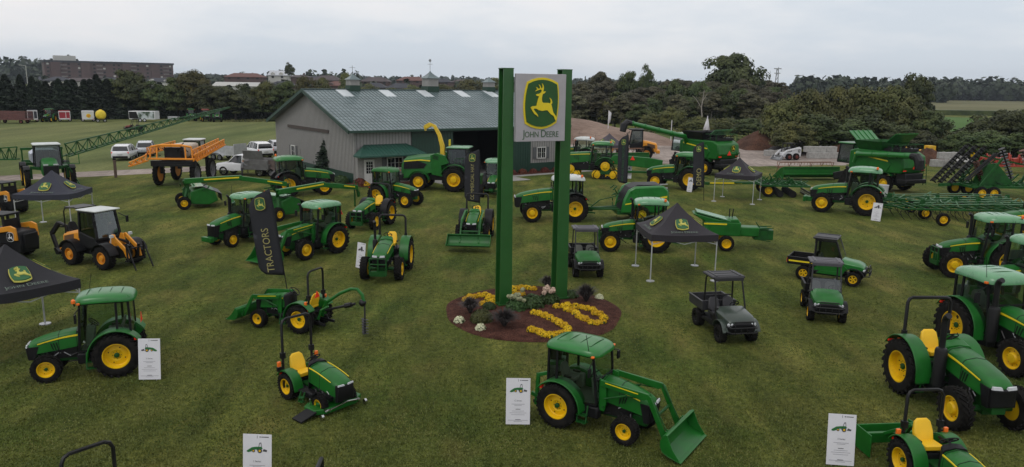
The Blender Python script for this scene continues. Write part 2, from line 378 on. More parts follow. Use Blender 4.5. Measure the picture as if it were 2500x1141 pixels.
def bucket(parent, x, z, W, s=1.0, tilt=0.0, name='bucket', mt=GREEN):
    """loader bucket, opening forward; x,z = its pivot"""
    P = [(0.0, .42), (-.06, .38), (-.10, .2), (-.06, .03), (.04, -.10), (.2, -.15), (.62, -.17)]
    P = [(a * s, b * s) for a, b in P]
    m_ = MB(); m_.shell(P[::-1], -W / 2, W / 2, .02)
    side = P + [(.30 * s, .1 * s), (.06 * s, .42 * s)]
    for y in (-W / 2, W / 2 - .02): m_.prism(side, y, y + .02)
    m_.box((.02 * s, 0, .43 * s), (.07 * s, W + .02, .04)); m_.box((.60 * s, 0, -.165 * s), (.08, W + .02, .018))
    for y in (-W * .28, W * .28): m_.box((-.13 * s, y, .15 * s), (.08, .03, .3 * s)); m_.box((-.13 * s, y + .1, .15 * s), (.08, .03, .3 * s))
    o = m_.build(name, mt, parent, bev=.006); o.location = (x, 0, z); o.rotation_euler.y = tilt; return o
def loader(root, mast, knee, tip, y, W, s=1.0, tilt=0.0, mt=GREEN, bk=True, name='loader_arm', stripe=True):
    xm, zm = mast; xk, zk = knee; xt, zt = tip
    for sg in (1, -1):
        a = MB(); yy = sg * y; h = .15 * s
        up = [(xm - .02, zm + h * .6), (xm - .02, zm - h * .6), (xk - .12 * s, zk - h * .75), (xk + .02, zk - h * .2), (xk + .12 * s, zk + h * .1), (xk + .0, zk + h * .75)]
        a.prism(up, yy - .04 * s, yy + .04 * s)
        lo = [(xk - .08 * s, zk + h * .4), (xk + .1 * s, zk + h * .3), (xt + .06 * s, zt + h * .4), (xt + .03, zt - h * .4), (xt - .08 * s, zt - h * .2)]
        a.prism(lo, yy - .038 * s, yy + .038 * s)
        a.prism([(xm - .1 * s, zm + .1 * s), (xm + .1 * s, zm + .06 * s), (xm + .17 * s, zm - .55 * s), (xm + .1 * s, zm - .95 * s), (xm - .08 * s, zm - .95 * s), (xm - .1 * s, zm - .5 * s)], yy - sg * .075 * s - .03 * s, yy - sg * .075 * s + .03 * s)
        o = a.build(name, mt, root, bev=.012 * s)
        c = MB(); c.tube([(xm + .12 * s, yy, zm - .5 * s), (lerp(xm, xk, .55), yy, lerp(zm, zk, .55) - .16 * s)], .035 * s, 8); c.tube([(lerp(xm, xk, .5), yy, lerp(zm, zk, .5) - .18 * s), (lerp(xm, xk, .8), yy, lerp(zm, zk, .8) - h * .8)], .02 * s, 6)
        c.tube([(xk + .02, yy - .03 * sg, zk + .10 * s), (lerp(xk, xt, .55), yy - .03 * sg, lerp(zk, zt, .5) + .18 * s)], .032 * s, 8)
        c.tube([(lerp(xk, xt, .5), yy - .03 * sg, lerp(zk, zt, .45) + .17 * s), (xt + .03 * s, yy - .03 * sg, zt + .24 * s)], .018 * s, 6)
        c.build('hydraulic_cylinder', GREEND, o)
        if stripe:
            q = MB(); q.seg((xm + .15 * s, yy + sg * .043 * s, lerp(zm, zk, .15) + .05 * s), (lerp(xm, xk, .8), yy + sg * .043 * s, lerp(zm, zk, .8) + .03 * s), .006, .03 * s); q.build('stripe', YSTR, o)
    cb = MB(); cb.tube([(lerp(xk, xt, .45), -y, lerp(zk, zt, .45)), (lerp(xk, xt, .45), y, lerp(zk, zt, .45))], .045 * s, 8); cb.tube([(xm + .05, -y, zm - .8 * s), (xm + .05, y, zm - .8 * s)], .04 * s, 6)
    cb.build('crossbar', GREEND if mt is GREEN else mt, root)
    if bk: bucket(root, xt + .12 * s, zt, W, s, tilt)

DEF = dict(compact=dict(wb=1.85, rr=.6, rw=.40, ry=.62, fr=.37, fw=.27, fy=.58, hx0=.98, hx1=2.36, hz0=1.42, hz1=1.12, hw=.30, cx0=-.42, cx1=1.0, cw=.60, zf=.75, ztop=2.38, ch=.45),
           utility=dict(wb=2.05, rr=.74, rw=.44, ry=.76, fr=.52, fw=.33, fy=.76, hx0=1.05, hx1=2.78, hz0=1.66, hz1=1.36, hw=.33, cx0=-.5, cx1=1.1, cw=.72, zf=.9, ztop=2.58, ch=.6),
           rowcrop=dict(wb=2.8, rr=.97, rw=.60, ry=.92, fr=.70, fw=.48, fy=.92, hx0=1.35, hx1=3.75, hz0=2.12, hz1=1.72, hw=.42, cx0=-.55, cx1=1.35, cw=.82, zf=1.2, ztop=3.08, ch=.8))
def tractor(label, kind='compact', cab=True, group=None, fend=None, roof=None, ld=None, stack=False, guard=False, beacon=True, turf=False, tri=False, hitch=True, steer=0, rim2='disc', vents=True, name='tractor', weights=False, hubgreen=True, rops_h=None, dual=False, rack=False, roofstyle=0, **kw):
    D = dict(DEF[kind]); D.update(kw); g = lambda k: D[k]
    root = thing(name, label, 'tractor', group)
    wb, rr, rw, ry, fr, fw, fy = [D[k] for k in ('wb', 'rr', 'rw', 'ry', 'fr', 'fw', 'fy')]
    hx0, hx1, hz0, hz1, hw, cx0, cx1, cw, zf, ztop = [D[k] for k in ('hx0', 'hx1', 'hz0', 'hz1', 'hw', 'cx0', 'cx1', 'cw', 'zf', 'ztop')]
    k = rr / .74
    lug = 'turf' if turf else 'ag'
    big = kind == 'rowcrop'
    for sg in (1, -1):
        wheel(root, (0, sg * ry, rr), rr, rw, rr * (.56 if not big else .54), sg, lug=lug, style='deep' if kind != 'compact' else 'disc', hub=GREEND if hubgreen else YEL)
        wheel(root, (wb, sg * fy, fr), fr, fw, fr * .55, sg, lug=lug, style='disc' if kind == 'compact' else 'hub', hub=GREEND, steer=steer)
    # chassis
    c = MB(); zc = rr * .95
    c.box((wb * .45, 0, zc), (wb * 1.0, hw * 1.1, rr * .5)); c.box((0, 0, rr), (.5 * k, .62 * k, .6 * k)); c.tube([(0, -ry, rr), (0, ry, rr)], .13 * k, 10)
    c.box((wb + .1, 0, fr + .18 * k), (.7 * k, hw * 1.0, .32 * k)); c.tube([(wb, -fy + .1, fr), (wb, fy - .1, fr)], .085 * k, 8); c.box((wb, 0, fr), (.22 * k, .3 * k, .26 * k))
    c.build('chassis', [GREEND], root, bev=.02)
    d = MB(); d.box((lerp(cx1, hx1, .35), 0, lerp(zc, hz0, .30)), ((hx1 - cx1) * .55, hw * 1.5, (hz0 - zc) * .75))
    for i in range(14):
        x = random.uniform(cx1, hx1 - .35 * k); y = random.choice((-1, 1)) * hw * random.uniform(.7, .95); z = random.uniform(fr, hz1 - .25 * k)
        d.tube([(x, y, z), (x + random.uniform(-.3, .3) * k, y, z + random.uniform(-.2, .2) * k)], .022 * k, 5)
    d.build('engine', BLKM, root)
    d = MB()
    for i in range(10):
        x = random.uniform(cx1, hx1 - .4 * k); y = random.choice((-1, 1)) * hw * random.uniform(.85, 1.0); z = random.uniform(fr + .1, hz1 - .35 * k)
        d.tube([(x, y, z), (x + random.uniform(-.2, .2) * k, y, z + random.uniform(-.15, .15) * k)], .012 * k + .004, 5)
    d.build('hose', GREY, root)
    # hood
    L = hx1 - hx0; h = MB()
    zb0 = lerp(rr, hz0, .42 if kind != 'compact' else .35); dz = hz0 - hz1
    S_ = lambda t, zz=0, w=1: (hx0 + L * t, hw * w * 1.02, hw * w * .96, zb0 + (fr * 1.0 + .25 * k - zb0) * t * .6, hz0 - dz * (t ** 1.6) - zz)
    loft_boxes(h, [S_(0, .03, .97), S_(.03), S_(.25), S_(.5), S_(.72, 0, .97), S_(.88, .015, .93), S_(.96, .05 * k, .86), S_(1.0, .13 * k, .78)], rnd=.42, n=4)
    hd = h.build('hood', GREEN, root, ang=50)
    sm = MB()
    for t_ in (.06, .40): loft_boxes(sm, [S_(t_, -.005, 1.008), S_(t_ + .010, -.005, 1.008)], rnd=.42, n=4)
    sm.build('seam', BLK, hd)
    gz0 = fr * 1.0 + .22 * k; gz1 = hz1 - .17 * k; gw = hw * .78
    gr = MB(); gr.loft([[(hx1 - .2 * k, -gw * 1.18, gz0), (hx1 - .2 * k, gw * 1.18, gz0), (hx1 - .2 * k, gw * 1.15, gz1 + .02), (hx1 - .2 * k, -gw * 1.15, gz1 + .02)], [(hx1 + .0 * k, -gw * 1.1, gz0), (hx1 + .0 * k, gw * 1.1, gz0), (hx1 + .035 * k, gw * 1.06, gz1), (hx1 + .035 * k, -gw * 1.06, gz1)], [(hx1 + .03 * k, -gw * .8, gz0 + .03), (hx1 + .03 * k, gw * .8, gz0 + .03), (hx1 + .065 * k, gw * .8, gz1 - .03), (hx1 + .065 * k, -gw * .8, gz1 - .03)]])
    gr.build('grille', BLK, root, bev=.015)
    for sg in (1, -1):
        hl = MB(); hl.loft([[(hx1 + .0 * k, sg * gw * .2, gz1 - .01), (hx1 + .0 * k, sg * gw * 1.1, gz1 - .01), (hx1 + .0 * k, sg * gw * 1.06, gz1 + .075 * k), (hx1 + .0 * k, sg * gw * .3, gz1 + .06 * k)], [(hx1 + .075 * k, sg * gw * .22, gz1 - .01), (hx1 + .045 * k, sg * gw * 1.05, gz1), (hx1 + .03 * k, sg * gw * 1.02, gz1 + .07 * k), (hx1 + .06 * k, sg * gw * .3, gz1 + .055 * k)]])
        hl.build('headlight', LENS, root)
        # stripe and vents lie proud of the hood side
        st = MB(); pts = []
        for i in range(9):
            t = .04 + .76 * i / 8; x = hx0 + L * t; z = hz0 - dz * (t ** 1.6) - (.155 + .0 * t) * k; w_ = hw * (1.005 if t < .6 else 1.005 - (t - .6) * .12) + .006
            th = (.055 - .03 * i / 8) * k; pts.append([(x, sg * (w_ - .015), z), (x, sg * (w_ + .004), z), (x, sg * (w_ + .004), z - th), (x, sg * (w_ - .015), z - th)])
        st.loft(pts); st.build('stripe', YSTR, hd, smooth=False)
        if vents:
            vn = MB()
            for i in range(3):
                x = hx0 + L * (.44 + .05 * i); zt = hz0 - dz * .35 - .26 * k - i * .01; lh = (.30 - i * .04) * k
                vn.prism([(x, zt), (x + .035 * k, zt), (x - .03 * k, zt - lh), (x - .06 * k, zt - lh)], sg * (hw * 1.0) - .012, sg * (hw * 1.0) + .012)
            vn.prism([(hx1 - .34 * k, gz1 + .03 * k), (hx1 - .02, gz1 + .01), (hx1 - .02, gz0), (hx1 - .20 * k, gz0)], sg * hw * .93 - .02, sg * hw * .93 + .02)
            vn.build('vent', BLK, hd)
    # fenders
    fm = {None: GREEN, 'green': GREEN, 'black': BLK}[fend]
    fi = ry - rw * .55; fo = ry + rw * (.42 if kind != 'compact' else .46)
    for sg in (1, -1):
        f = MB(); R0 = rr + .09 * k; pts = []
        for i in range(13):
            a = rad(lerp(12 if kind != 'rowcrop' else 28, 148, i / 12)); pts.append((math.cos(a) * R0, rr + math.sin(a) * R0))
        pts = [(pts[0][0] + .03, zf * .72 if kind != 'rowcrop' else pts[0][1] - .15)] + pts
        o0, o1 = sorted((sg * fi, sg * fo)); f.shell(pts, o0, o1, -.035)
        inner = pts + [(-.2, rr * .9), (cx1 - .35, zf * .75)]
        w0, w1 = sorted((sg * fi, sg * (fi + .03))); f.prism([(p[0] * .995, rr + (p[1] - rr) * .995) for p in pts] + [(-.35 * k, rr * 1.1), (.2, rr * .8)], w0, w1)
        fo_ = f.build('fender', fm, root, bev=.02)
        tl = MB(); tl.box((-R0 * .72, sg * (fo - .1), rr + R0 * .66), (.06, .14 * k, .08)); tl.build('tail_light', RED, fo_)
    # steps, tanks
    for sg in (1, -1):
        s1 = MB(); xs = cx1 - .38 * k; n = 2 if kind != 'rowcrop' else 4
        for i in range(n):
            s1.box((xs, sg * (cw + .06), zf * .42 + i * (zf * .5 / n)), (.34 * k, .2 * k, .025))
        s1.bars([((xs - .16 * k, sg * (cw + .1), zf * .42), (xs - .16 * k, sg * cw, zf)), ((xs + .16 * k, sg * (cw + .1), zf * .42), (xs + .16 * k, sg * cw, zf))], .03)
        s1.build('step', GREEND if kind != 'rowcrop' else BLKM, root)
    for sg in (1, -1): t1 = MB(); t1.box((cx1 - .3 * k, sg * cw * .62, zf * .72), (.75 * k, cw * .4, zf * .42)); t1.build('fuel_tank', BLK, root, bev=.05)
    if cab:
        cb = MB(); p = .035 * k + .02; zt = ztop - .16 * k
        A = [(cx1, cw * .78, zf), (cx1 - .14 * k, cw * .86, zt)]; B = [(cx0 + .42 * k, cw, zf), (cx0 + .40 * k, cw * .93, zt)]; C_ = [(cx0 + .02, cw * .82, zf + .4 * k), (cx0 + .04, cw * .84, zt)]
        for sg in (1, -1):
            for q in (A, B, C_): cb.seg((q[0][0], sg * q[0][1], q[0][2]), (q[1][0], sg * q[1][1], q[1][2]), p, p * 1.2)
            cb.seg((A[0][0], sg * A[0][1], zf), (B[0][0], sg * cw, zf), p, p); cb.seg((B[0][0], sg * cw, zf + .45 * k), (C_[0][0], sg * C_[0][1], zf + .45 * k), p, p)
            cb.seg((A[1][0], sg * A[1][1], zt), (C_[1][0], sg * C_[1][1], zt), p, p * 1.6)
        cb.seg((A[0][0], -A[0][1], hz0 - .02), (A[0][0], A[0][1], hz0 - .02), p, p); cb.seg((A[1][0], -A[1][1], zt), (A[1][0], A[1][1], zt), p, p * 1.6)
        cb.seg((C_[0][0], -C_[0][1], C_[0][2]), (C_[0][0], C_[0][1], C_[0][2]), p, p); cb.seg((C_[1][0], -C_[1][1], zt), (C_[1][0], C_[1][1], zt), p, p * 1.6)
        cb.build('cab_frame', BLK, root)
        def pane(nm, q, out, par=root):
            g_ = MB(); a, b, c2, d2 = [Vector(v) for v in q]; o = Vector(out); n = 5; vs = []; fs = []
            for i in range(n + 1):
                for j in range(n + 1):
                    u, v = i / n, j / n; P_ = (a * (1 - u) + b * u) * (1 - v) + (d2 * (1 - u) + c2 * u) * v; P_ = P_ + o * (4 * u * (1 - u)) ; vs.append(P_)
            for i in range(n):
                for j in range(n): fs.append((i * (n + 1) + j, (i + 1) * (n + 1) + j, (i + 1) * (n + 1) + j + 1, i * (n + 1) + j + 1))
            g_.add(vs, fs); return g_.build(nm, GLASS, par)
        pane('windshield', [(A[0][0], -A[0][1], zf + .1), (A[0][0], A[0][1], zf + .1), (A[1][0], A[1][1], zt), (A[1][0], -A[1][1], zt)], (.1 * k, 0, 0))
        pane('rear_window', [(C_[0][0], -C_[0][1], C_[0][2]), (C_[0][0], C_[0][1], C_[0][2]), (C_[1][0], C_[1][1], zt), (C_[1][0], -C_[1][1], zt)], (-.05 * k, 0, 0))
        for sg in (1, -1):
            dr = pane('door', [(A[0][0], sg * A[0][1], zf), (B[0][0], sg * cw, zf), (B[1][0], sg * B[1][1], zt), (A[1][0], sg * A[1][1], zt)], (0, sg * .05 * k, 0))
            hh = MB(); hh.seg((B[0][0] + .12 * k, sg * (cw + .05 * k), zf + .35 * k), (B[0][0] + .12 * k, sg * (cw + .05 * k), zf + .55 * k), .03); hh.build('handle', BLK, dr)
            pane('side_window', [(B[0][0], sg * cw, zf + .45 * k), (C_[0][0], sg * C_[0][1], zf + .45 * k), (C_[1][0], sg * C_[1][1], zt), (B[1][0], sg * B[1][1], zt)], (0, sg * .01, 0))
            mi_ = MB(); mx, my, mz = cx1 - .05, sg * (cw + .28 * k), ztop - .55 * k
            mi_.tube([(A[1][0], sg * A[1][1], zt - .1), (mx, my, mz + .18 * k)], .012 + .006 * k, 5); mi_.box((mx, my, mz), (.05, .16 * k, .28 * k)); mi_.build('mirror', BLK, root, bev=.01)
            wl = MB(); wl.box((A[1][0] + .1 * k, sg * cw * .62, zt + .02), (.08, .15 * k, .085 * k)); wl.box((C_[1][0] - .08, sg * cw * .62, zt + .02), (.07, .15 * k, .08 * k)); wl.build('work_light', LENS, root, bev=.01)
            al = MB(); al.box((A[1][0] + .02, sg * cw * .98, zt + .015), (.10 * k, .08, .06 * k)); al.build('turn_signal', AMB, root, bev=.01)
        # interior
        it = MB(); it.box(((cx0 + cx1) / 2, 0, zf + .02), (cx1 - cx0 - .1, cw * 1.5, .06)); it.box((cx1 - .28 * k, 0, zf + .36 * k), (.26 * k, .34 * k, .72 * k), ry=-.12)
        for sg in (1, -1): it.box((cx0 + .45 * k, sg * cw * .66, zf + .28 * k), (.75 * k, cw * .42, .5 * k))
        it.build('dashboard', INT, root, bev=.04)
        seat(root, (cx0 + .52 * k, 0, zf + .42 * k), k * .95, SEATG); steering(root, (cx1 - .40 * k, 0, zf + .82 * k), .19 * k, .7)
        # roof
        rm = roof or GROOF; rf = MB(); x0, x1 = cx0 - .16 * k, cx1 + .06 * k; yw = cw * 1.06; H_ = .2 * k
        def rr_ring(z, ix, iy, cr_=.12):
            pts = []; X0, X1, Y = x0 + ix, x1 - ix * 1.2, yw - iy; r_ = cr_ * k
            for (cx_, cy_, a0) in ((X1 - r_, Y - r_, 0), (X0 + r_, Y - r_, 90), (X0 + r_, -Y + r_, 180), (X1 - r_, -Y + r_, 270)):
                for i in range(4):
                    a = rad(a0 + 30 * i); pts.append((cx_ + r_ * math.cos(a), cy_ + r_ * math.sin(a), z))
            return pts
        xm_, ax_ = (x0 + x1) / 2, (x1 - x0) / 2
        def sr(z, sx_, sy_, cam=.07):
            pts = []
            for i in range(32):
                a = 2 * PI * (i + .5) / 32; c_, s_ = math.cos(a), math.sin(a); e_ = .42
                X = ax_ * sx_ * math.copysign(abs(c_) ** e_, c_); Y = yw * sy_ * math.copysign(abs(s_) ** e_, s_) * (1 - .07 * (X / ax_) ** 2)
                pts.append((xm_ + X, Y, z - cam * k * (X / ax_) ** 2 - .02 * k * (Y / yw) ** 2))
            return pts
        ztop_f = lambda X, Y: zt + .05 + H_ * 1.16 - .07 * k * ((X - xm_) / ax_) ** 2 - .10 * k * (Y / yw) ** 2
        rf.loft([sr(zt + .02, .92, .93), sr(zt + .045, 1.0, 1.0), sr(zt + .05 + H_ * .3, 1.0, 1.0), sr(zt + .05 + H_ * .72, .955, .95), sr(zt + .05 + H_ * .98, .86, .84), sr(zt + .05 + H_ * 1.12, .6, .58), sr(zt + .05 + H_ * 1.16, .3, .28)])
        ro = rf.build('roof', rm, root, ang=45)
        gv = MB(); Q_ = lambda X, Y: (X, Y, ztop_f(X, Y) - .004)
        for i in range(4):
            x = lerp(x0 + .40 * k, x1 - .40 * k, i / 3)
            for j in range(6): y0_, y1_ = -yw * .56 + yw * 1.12 * j / 6, -yw * .56 + yw * 1.12 * (j + 1) / 6; gv.seg(Q_(x, y0_), Q_(x, y1_), .016, .03)
        for Y in (-yw * .56, yw * .56):
            for j in range(4): a_, b_ = lerp(x0 + .4 * k, x1 - .4 * k, j / 4), lerp(x0 + .4 * k, x1 - .4 * k, (j + 1) / 4); gv.seg(Q_(a_, Y), Q_(b_, Y), .016, .03)
        gv.build('seam', GREEND, ro)
        if beacon:
            bc = MB(); bc.lathe([(.055 * k + .01, 0), (.055 * k + .01, .09 * k), (.03 * k, .13 * k), (.004, .14 * k)], n=12, ax='z'); bo = bc.build('beacon', AMB, root); bo.location = (cx0 + .1, cw * .95, zt + H_ * .9 if kind != 'compact' else zt + .1); bb = MB(); bb.seg((0, 0, 0), (.0, -.15, -.12), .03); bb.build('bracket', BLK, bo)
            if kind == 'compact': bo.location = (cx1 + .0, cw * 1.05, zt + .06)
        an = MB(); an.tube([(cx1 - .2, -cw * .9, zt), (cx1 - .3, -cw * .95, zt + .7 * k)], .008, 4); an.build('antenna', BLK, root)
    else:
        # platform, console, ROPS
        pf = MB(); pf.box(((.25 + hx0) / 2, 0, zf * .82), (hx0 - .05, hw * 3.2, .05)); pf.box((-.05, 0, zf * .98), (.8 * k, hw * 2.4, .35 * k)); pf.build('platform', BLK, root, bev=.02)
        cs = MB(); loft_boxes(cs, [(hx0 - .30 * k, hw * .6, hw * .5, zf * .8, hz0 + .02, .02), (hx0 - .18 * k, hw * .85, hw * .8, zf * .8, hz0 + .10 * k, .03), (hx0 + .02, hw * .99, hw * .95, zb0, hz0 + .015, .03)]); cs.build('console', GREEN if kind != 'compact' else BLK, root, ang=50)
        seat(root, (-.02, 0, zf * .98 + .28 * k), k * 1.0 if kind != 'compact' else .95); steering(root, (hx0 - .34 * k, 0, hz0 + .12 * k), .19, .7)
        rh = rops_h or ztop; rp = MB(); yb = cw * .86; xr = -.42 * k
        rp.tube([(xr, -yb, zf * .8), (xr, -yb, rh - .14), (xr - .01, -yb + .05, rh - .04), (xr - .02, -yb + .14, rh), (xr - .02, yb - .14, rh), (xr - .01, yb - .05, rh - .04), (xr, yb, rh - .14), (xr, yb, zf * .8)], .038 if kind == 'compact' else .05, 6)
        for sg in (1, -1): rp.box((xr, sg * yb, lerp(zf, rh, .42)), (.11, .12, .16)); rp.box((xr, sg * yb, zf * .95), (.14, .12, .3))
        rp.build('roll_bar', BLKM, root, ang=50)
        for sg in (1, -1):
            fl = MB(); fl.box((xr + .02, sg * (yb + .14), lerp(zf, rh, .3)), (.07, .1, .15)); fl.build('turn_signal', AMB, root, bev=.015)
            f2 = MB(); f2.box((xr - .03, sg * (yb + .11), lerp(zf, rh, .3) - .16), (.08, .12, .12)); f2.seg((xr, sg * yb, lerp(zf, rh, .3)), (xr, sg * (yb + .12), lerp(zf, rh, .3)), .03); f2.build('lamp_bracket', BLK, root)
            lv = MB(); lv.tube([(.15, sg * .3, zf), (.2, sg * .3, zf + .3 * k)], .015, 5); lv.tube([(.3, sg * .33, zf), (.38, sg * .35, zf + .25 * k)], .015, 5); lv.ball((.2, sg * .3, zf + .3 * k), .03); lv.build('lever', BLK, root)
    if stack:
        ex = MB(); xx, yy = hx0 + .12 * k, -(hw + .16 * k); r_ = .06 * k if stack != 2 else .075 * k
        ex.lathe([(r_ * 1.9, hz0 - 1.0 * k), (r_ * 2.0, hz0 - .1 * k), (r_ * 1.7, hz0 - .03), (r_ * 1.0, hz0), (r_, ztop - .25 * k), (.01, ztop - .25 * k)], (xx, yy, 0), 'z', 14)
        ex.tube([(xx, yy, ztop - .3 * k), (xx, yy, ztop - .14 * k), (xx + .04, yy, ztop - .06 * k), (xx + .13 * k, yy, ztop - .0)], r_ * 1.05, 10); ex.build('exhaust_pipe', BLKM, root)
    if hitch:
        ht = MB()
        for sg in (1, -1):
            ht.seg((-.15, sg * .28 * k, rr * .75), (-rr - .45 * k, sg * .4 * k, rr * .6), .06, .09); ht.seg((-.3 * k, sg * .25 * k, rr * 1.35), (-rr * .8, sg * .36 * k, rr * 1.25), .06); ht.seg((-rr * .8, sg * .36 * k, rr * 1.25), (-rr - .1, sg * .36 * k, rr * .68), .035)
        ht.seg((-.3 * k, 0, rr * 1.3), (-rr - .35 * k, 0, rr * 1.1), .05); ht.build('hitch', GREEND if kind != 'compact' else BLKM, root)
    if tri:
        t = MB(); s_ = .2 * k; t.prism([(-s_, -s_ * .6), (s_, -s_ * .6), (0, s_ * 1.0)], 0, .015, 'x'); o = t.build('warning_triangle', RED, root); o.location = (cx0 - .2, 0, zf + .5) if tri is True else tri
    if guard:
        gd = MB(); x = hx1 + .16 * k
        for z in (fr * .95, lerp(fr, hz1, .45), lerp(fr, hz1, .75)): gd.tube([(x, -hw * 1.1, z), (x, hw * 1.1, z)], .028, 6)
        for y in (-hw * 1.1, 0, hw * 1.1): gd.seg((x, y, fr * .8), (x, y, lerp(fr, hz1, .75)), .05)
        gd.box((x - .1, 0, fr * .9), (.25, hw * 2.0, .2)); gd.build('front_guard', GREEND, root)
    if weights:
        wg = MB(); x = hx1 + .15 * k; wg.box((x - .1, 0, fr + .1), (.5 * k, hw * 1.3, .25 * k))
        wg.box((x + .15 * k, 0, fr + .1), (.2, hw * 2.2, .28 * k)); wg.build('front_weight', GREEN, root, bev=.02)
    if ld:
        zz = hz0 - .12; ys = hw + .17 * k
        loader(root, (hx0 + .12, hz0 - .05), (ld.get('kx', hx1 + .1), ld.get('kz', hz0 - .15)), (ld.get('tx', hx1 + .6 * k), ld.get('tz', .22)), ys, ld.get('W', 1.75), ld.get('s', k), ld.get('tilt', 0))
    return root
# ------------------------------------------------------------------ ground
def ground_mat(name, cols, scales, rough=0.95, bump=0.6, bs=18.0, streak=None):
    M = bpy.data.materials.new(name); M.use_nodes = True; t = M.node_tree; n = t.nodes; l = t.links
    b = n['Principled BSDF']; b.inputs['Roughness'].default_value = rough; b.inputs['Specular IOR Level'].default_value = 0.15
    g = n.new('ShaderNodeTexCoord'); prev = None
    for i, (c0, c1, sc, lo, hi, f) in enumerate(cols):
        z = n.new('ShaderNodeTexNoise'); z.inputs['Scale'].default_value = sc; z.inputs['Detail'].default_value = 8; z.inputs['Roughness'].default_value = 0.62
        v = g.outputs['Object']
        if streak and i in streak:
            mp_ = n.new('ShaderNodeMapping'); mp_.inputs['Rotation'].default_value = (0, 0, streak[i][0]); mp_.inputs['Scale'].default_value = (1, streak[i][1], 1); l.new(v, mp_.inputs[0]); v = mp_.outputs[0]
        l.new(v, z.inputs['Vector'])
        r = n.new('ShaderNodeValToRGB'); e = r.color_ramp.elements; e[0].position = lo; e[1].position = hi; e[0].color = (*c0, 1); e[1].color = (*c1, 1); l.new(z.outputs['Fac'], r.inputs[0])
        if prev is None: prev = r.outputs[0]
        else:
            mx = n.new('ShaderNodeMix'); mx.data_type = 'RGBA'; mx.blend_type = f[0]; mx.inputs[0].default_value = f[1]
            l.new(prev, mx.inputs[6]); l.new(r.outputs[0], mx.inputs[7]); prev = mx.outputs[2]
    l.new(prev, b.inputs['Base Color'])
    z2 = n.new('ShaderNodeTexNoise'); z2.inputs['Scale'].default_value = bs; z2.inputs['Detail'].default_value = 6; z2.inputs['Roughness'].default_value = 0.7; l.new(g.outputs['Object'], z2.inputs['Vector'])
    bp = n.new('ShaderNodeBump'); bp.inputs['Strength'].default_value = bump; bp.inputs['Distance'].default_value = 0.08; l.new(z2.outputs['Fac'], bp.inputs['Height']); l.new(bp.outputs[0], b.inputs['Normal'])
    return M
w1 = (1, 1, 1)
GRASS = ground_mat('grass', [((.062, .096, .019), (.128, .138, .038), .16, .38, .66, None), ((.50, .56, .45), (1.5, 1.42, 1.35), .9, .32, .7, ('MULTIPLY', .85)),
                             ((.35, .42, .3), (1.6, 1.5, 1.5), 5.0, .3, .72, ('MULTIPLY', .8)), ((.35, .42, .28), (1.75, 1.65, 1.5), 22.0, .34, .68, ('MULTIPLY', .7)),
                             ((0, 0, 0), (.13, .084, .034), .42, .52, .72, ('ADD', .75)), ((.78, .80, .76), (1.20, 1.17, 1.15), .55, .40, .60, ('MULTIPLY', .8))], None, bump=1.0, bs=22, streak={1: (.5, .35), 4: (-.3, .40), 5: (.85, .06)})
FIELD = ground_mat('meadow_grass', [((.060, .092, .024), (.135, .145, .058), .03, .35, .65, None), ((.6, .65, .55), (1.4, 1.35, 1.3), .25, .3, .7, ('MULTIPLY', .9)), ((.5, .5, .4), (1.5, 1.5, 1.5), 3.0, .3, .7, ('MULTIPLY', .6))], None, bump=.6, bs=6, streak={0: (.1, .12), 1: (.1, .15)})
GRAVEL = ground_mat('gravel', [((.20, .165, .145), (.36, .305, .27), .12, .35, .65, None), ((.6, .6, .6), (1.3, 1.3, 1.3), 1.8, .3, .7, ('MULTIPLY', .8)), ((.6, .6, .6), (1.35, 1.35, 1.35), 14, .3, .7, ('MULTIPLY', .6))], None, bump=.5, bs=12, streak={1: (.6, .25)})
DIRT = ground_mat('dirt', [((.17, .115, .09), (.30, .22, .175), .15, .35, .65, None), ((.5, .5, .5), (1.3, 1.3, 1.3), 1.2, .3, .7, ('MULTIPLY', .9)), ((.6, .6, .6), (1.3, 1.3, 1.3), 9, .3, .7, ('MULTIPLY', .7))], None, bump=.8, bs=5, streak={1: (.2, 5)})
RDIRT = ground_mat('red_soil', [((.05, .026, .018), (.12, .06, .04), .4, .35, .65, None), ((.5, .5, .5), (1.4, 1.4, 1.4), 5, .3, .7, ('MULTIPLY', .9))], None, bump=.9, bs=6)
MULCH = ground_mat('red_mulch', [((.045, .016, .011), (.10, .042, .030), 3, .35, .65, None), ((.25, .25, .25), (2.0, 2.0, 2.0), 22, .33, .7, ('MULTIPLY', .9)), ((0, 0, 0), (.25, .18, .13), 35, .66, .74, ('ADD', .8))], None, bump=1.0, bs=30)
CORN = ground_mat('corn_crop', [((.11, .11, .045), (.17, .16, .08), .01, .35, .65, None), ((.6, .6, .6), (1.2, 1.2, 1.2), .25, .3, .7, ('MULTIPLY', .8))], None, bump=1, bs=2, streak={1: (0, .1)})
BGREEN = ground_mat('bright_crop', [((.05, .11, .02), (.07, .14, .03), .02, .35, .65, None), ((.8, .8, .8), (1.2, 1.2, 1.2), .4, .3, .7, ('MULTIPLY', .8))], None, bump=.6, bs=2)

def sheet(name, pts, z, M, kind='structure', sub=0):
    m_ = MB(); m_.add([(p[0], p[1], z) for p in pts], [tuple(range(len(pts)))]); o = m_.build(name, M, smooth=False); o['kind'] = kind; return o
def thick(name, pts, z0, z1, M, kind='structure'):
    m_ = MB(); m_.prism([(p[0], p[1]) for p in pts], z0, z1, 'z'); o = m_.build(name, M, smooth=False); o['kind'] = kind; return o
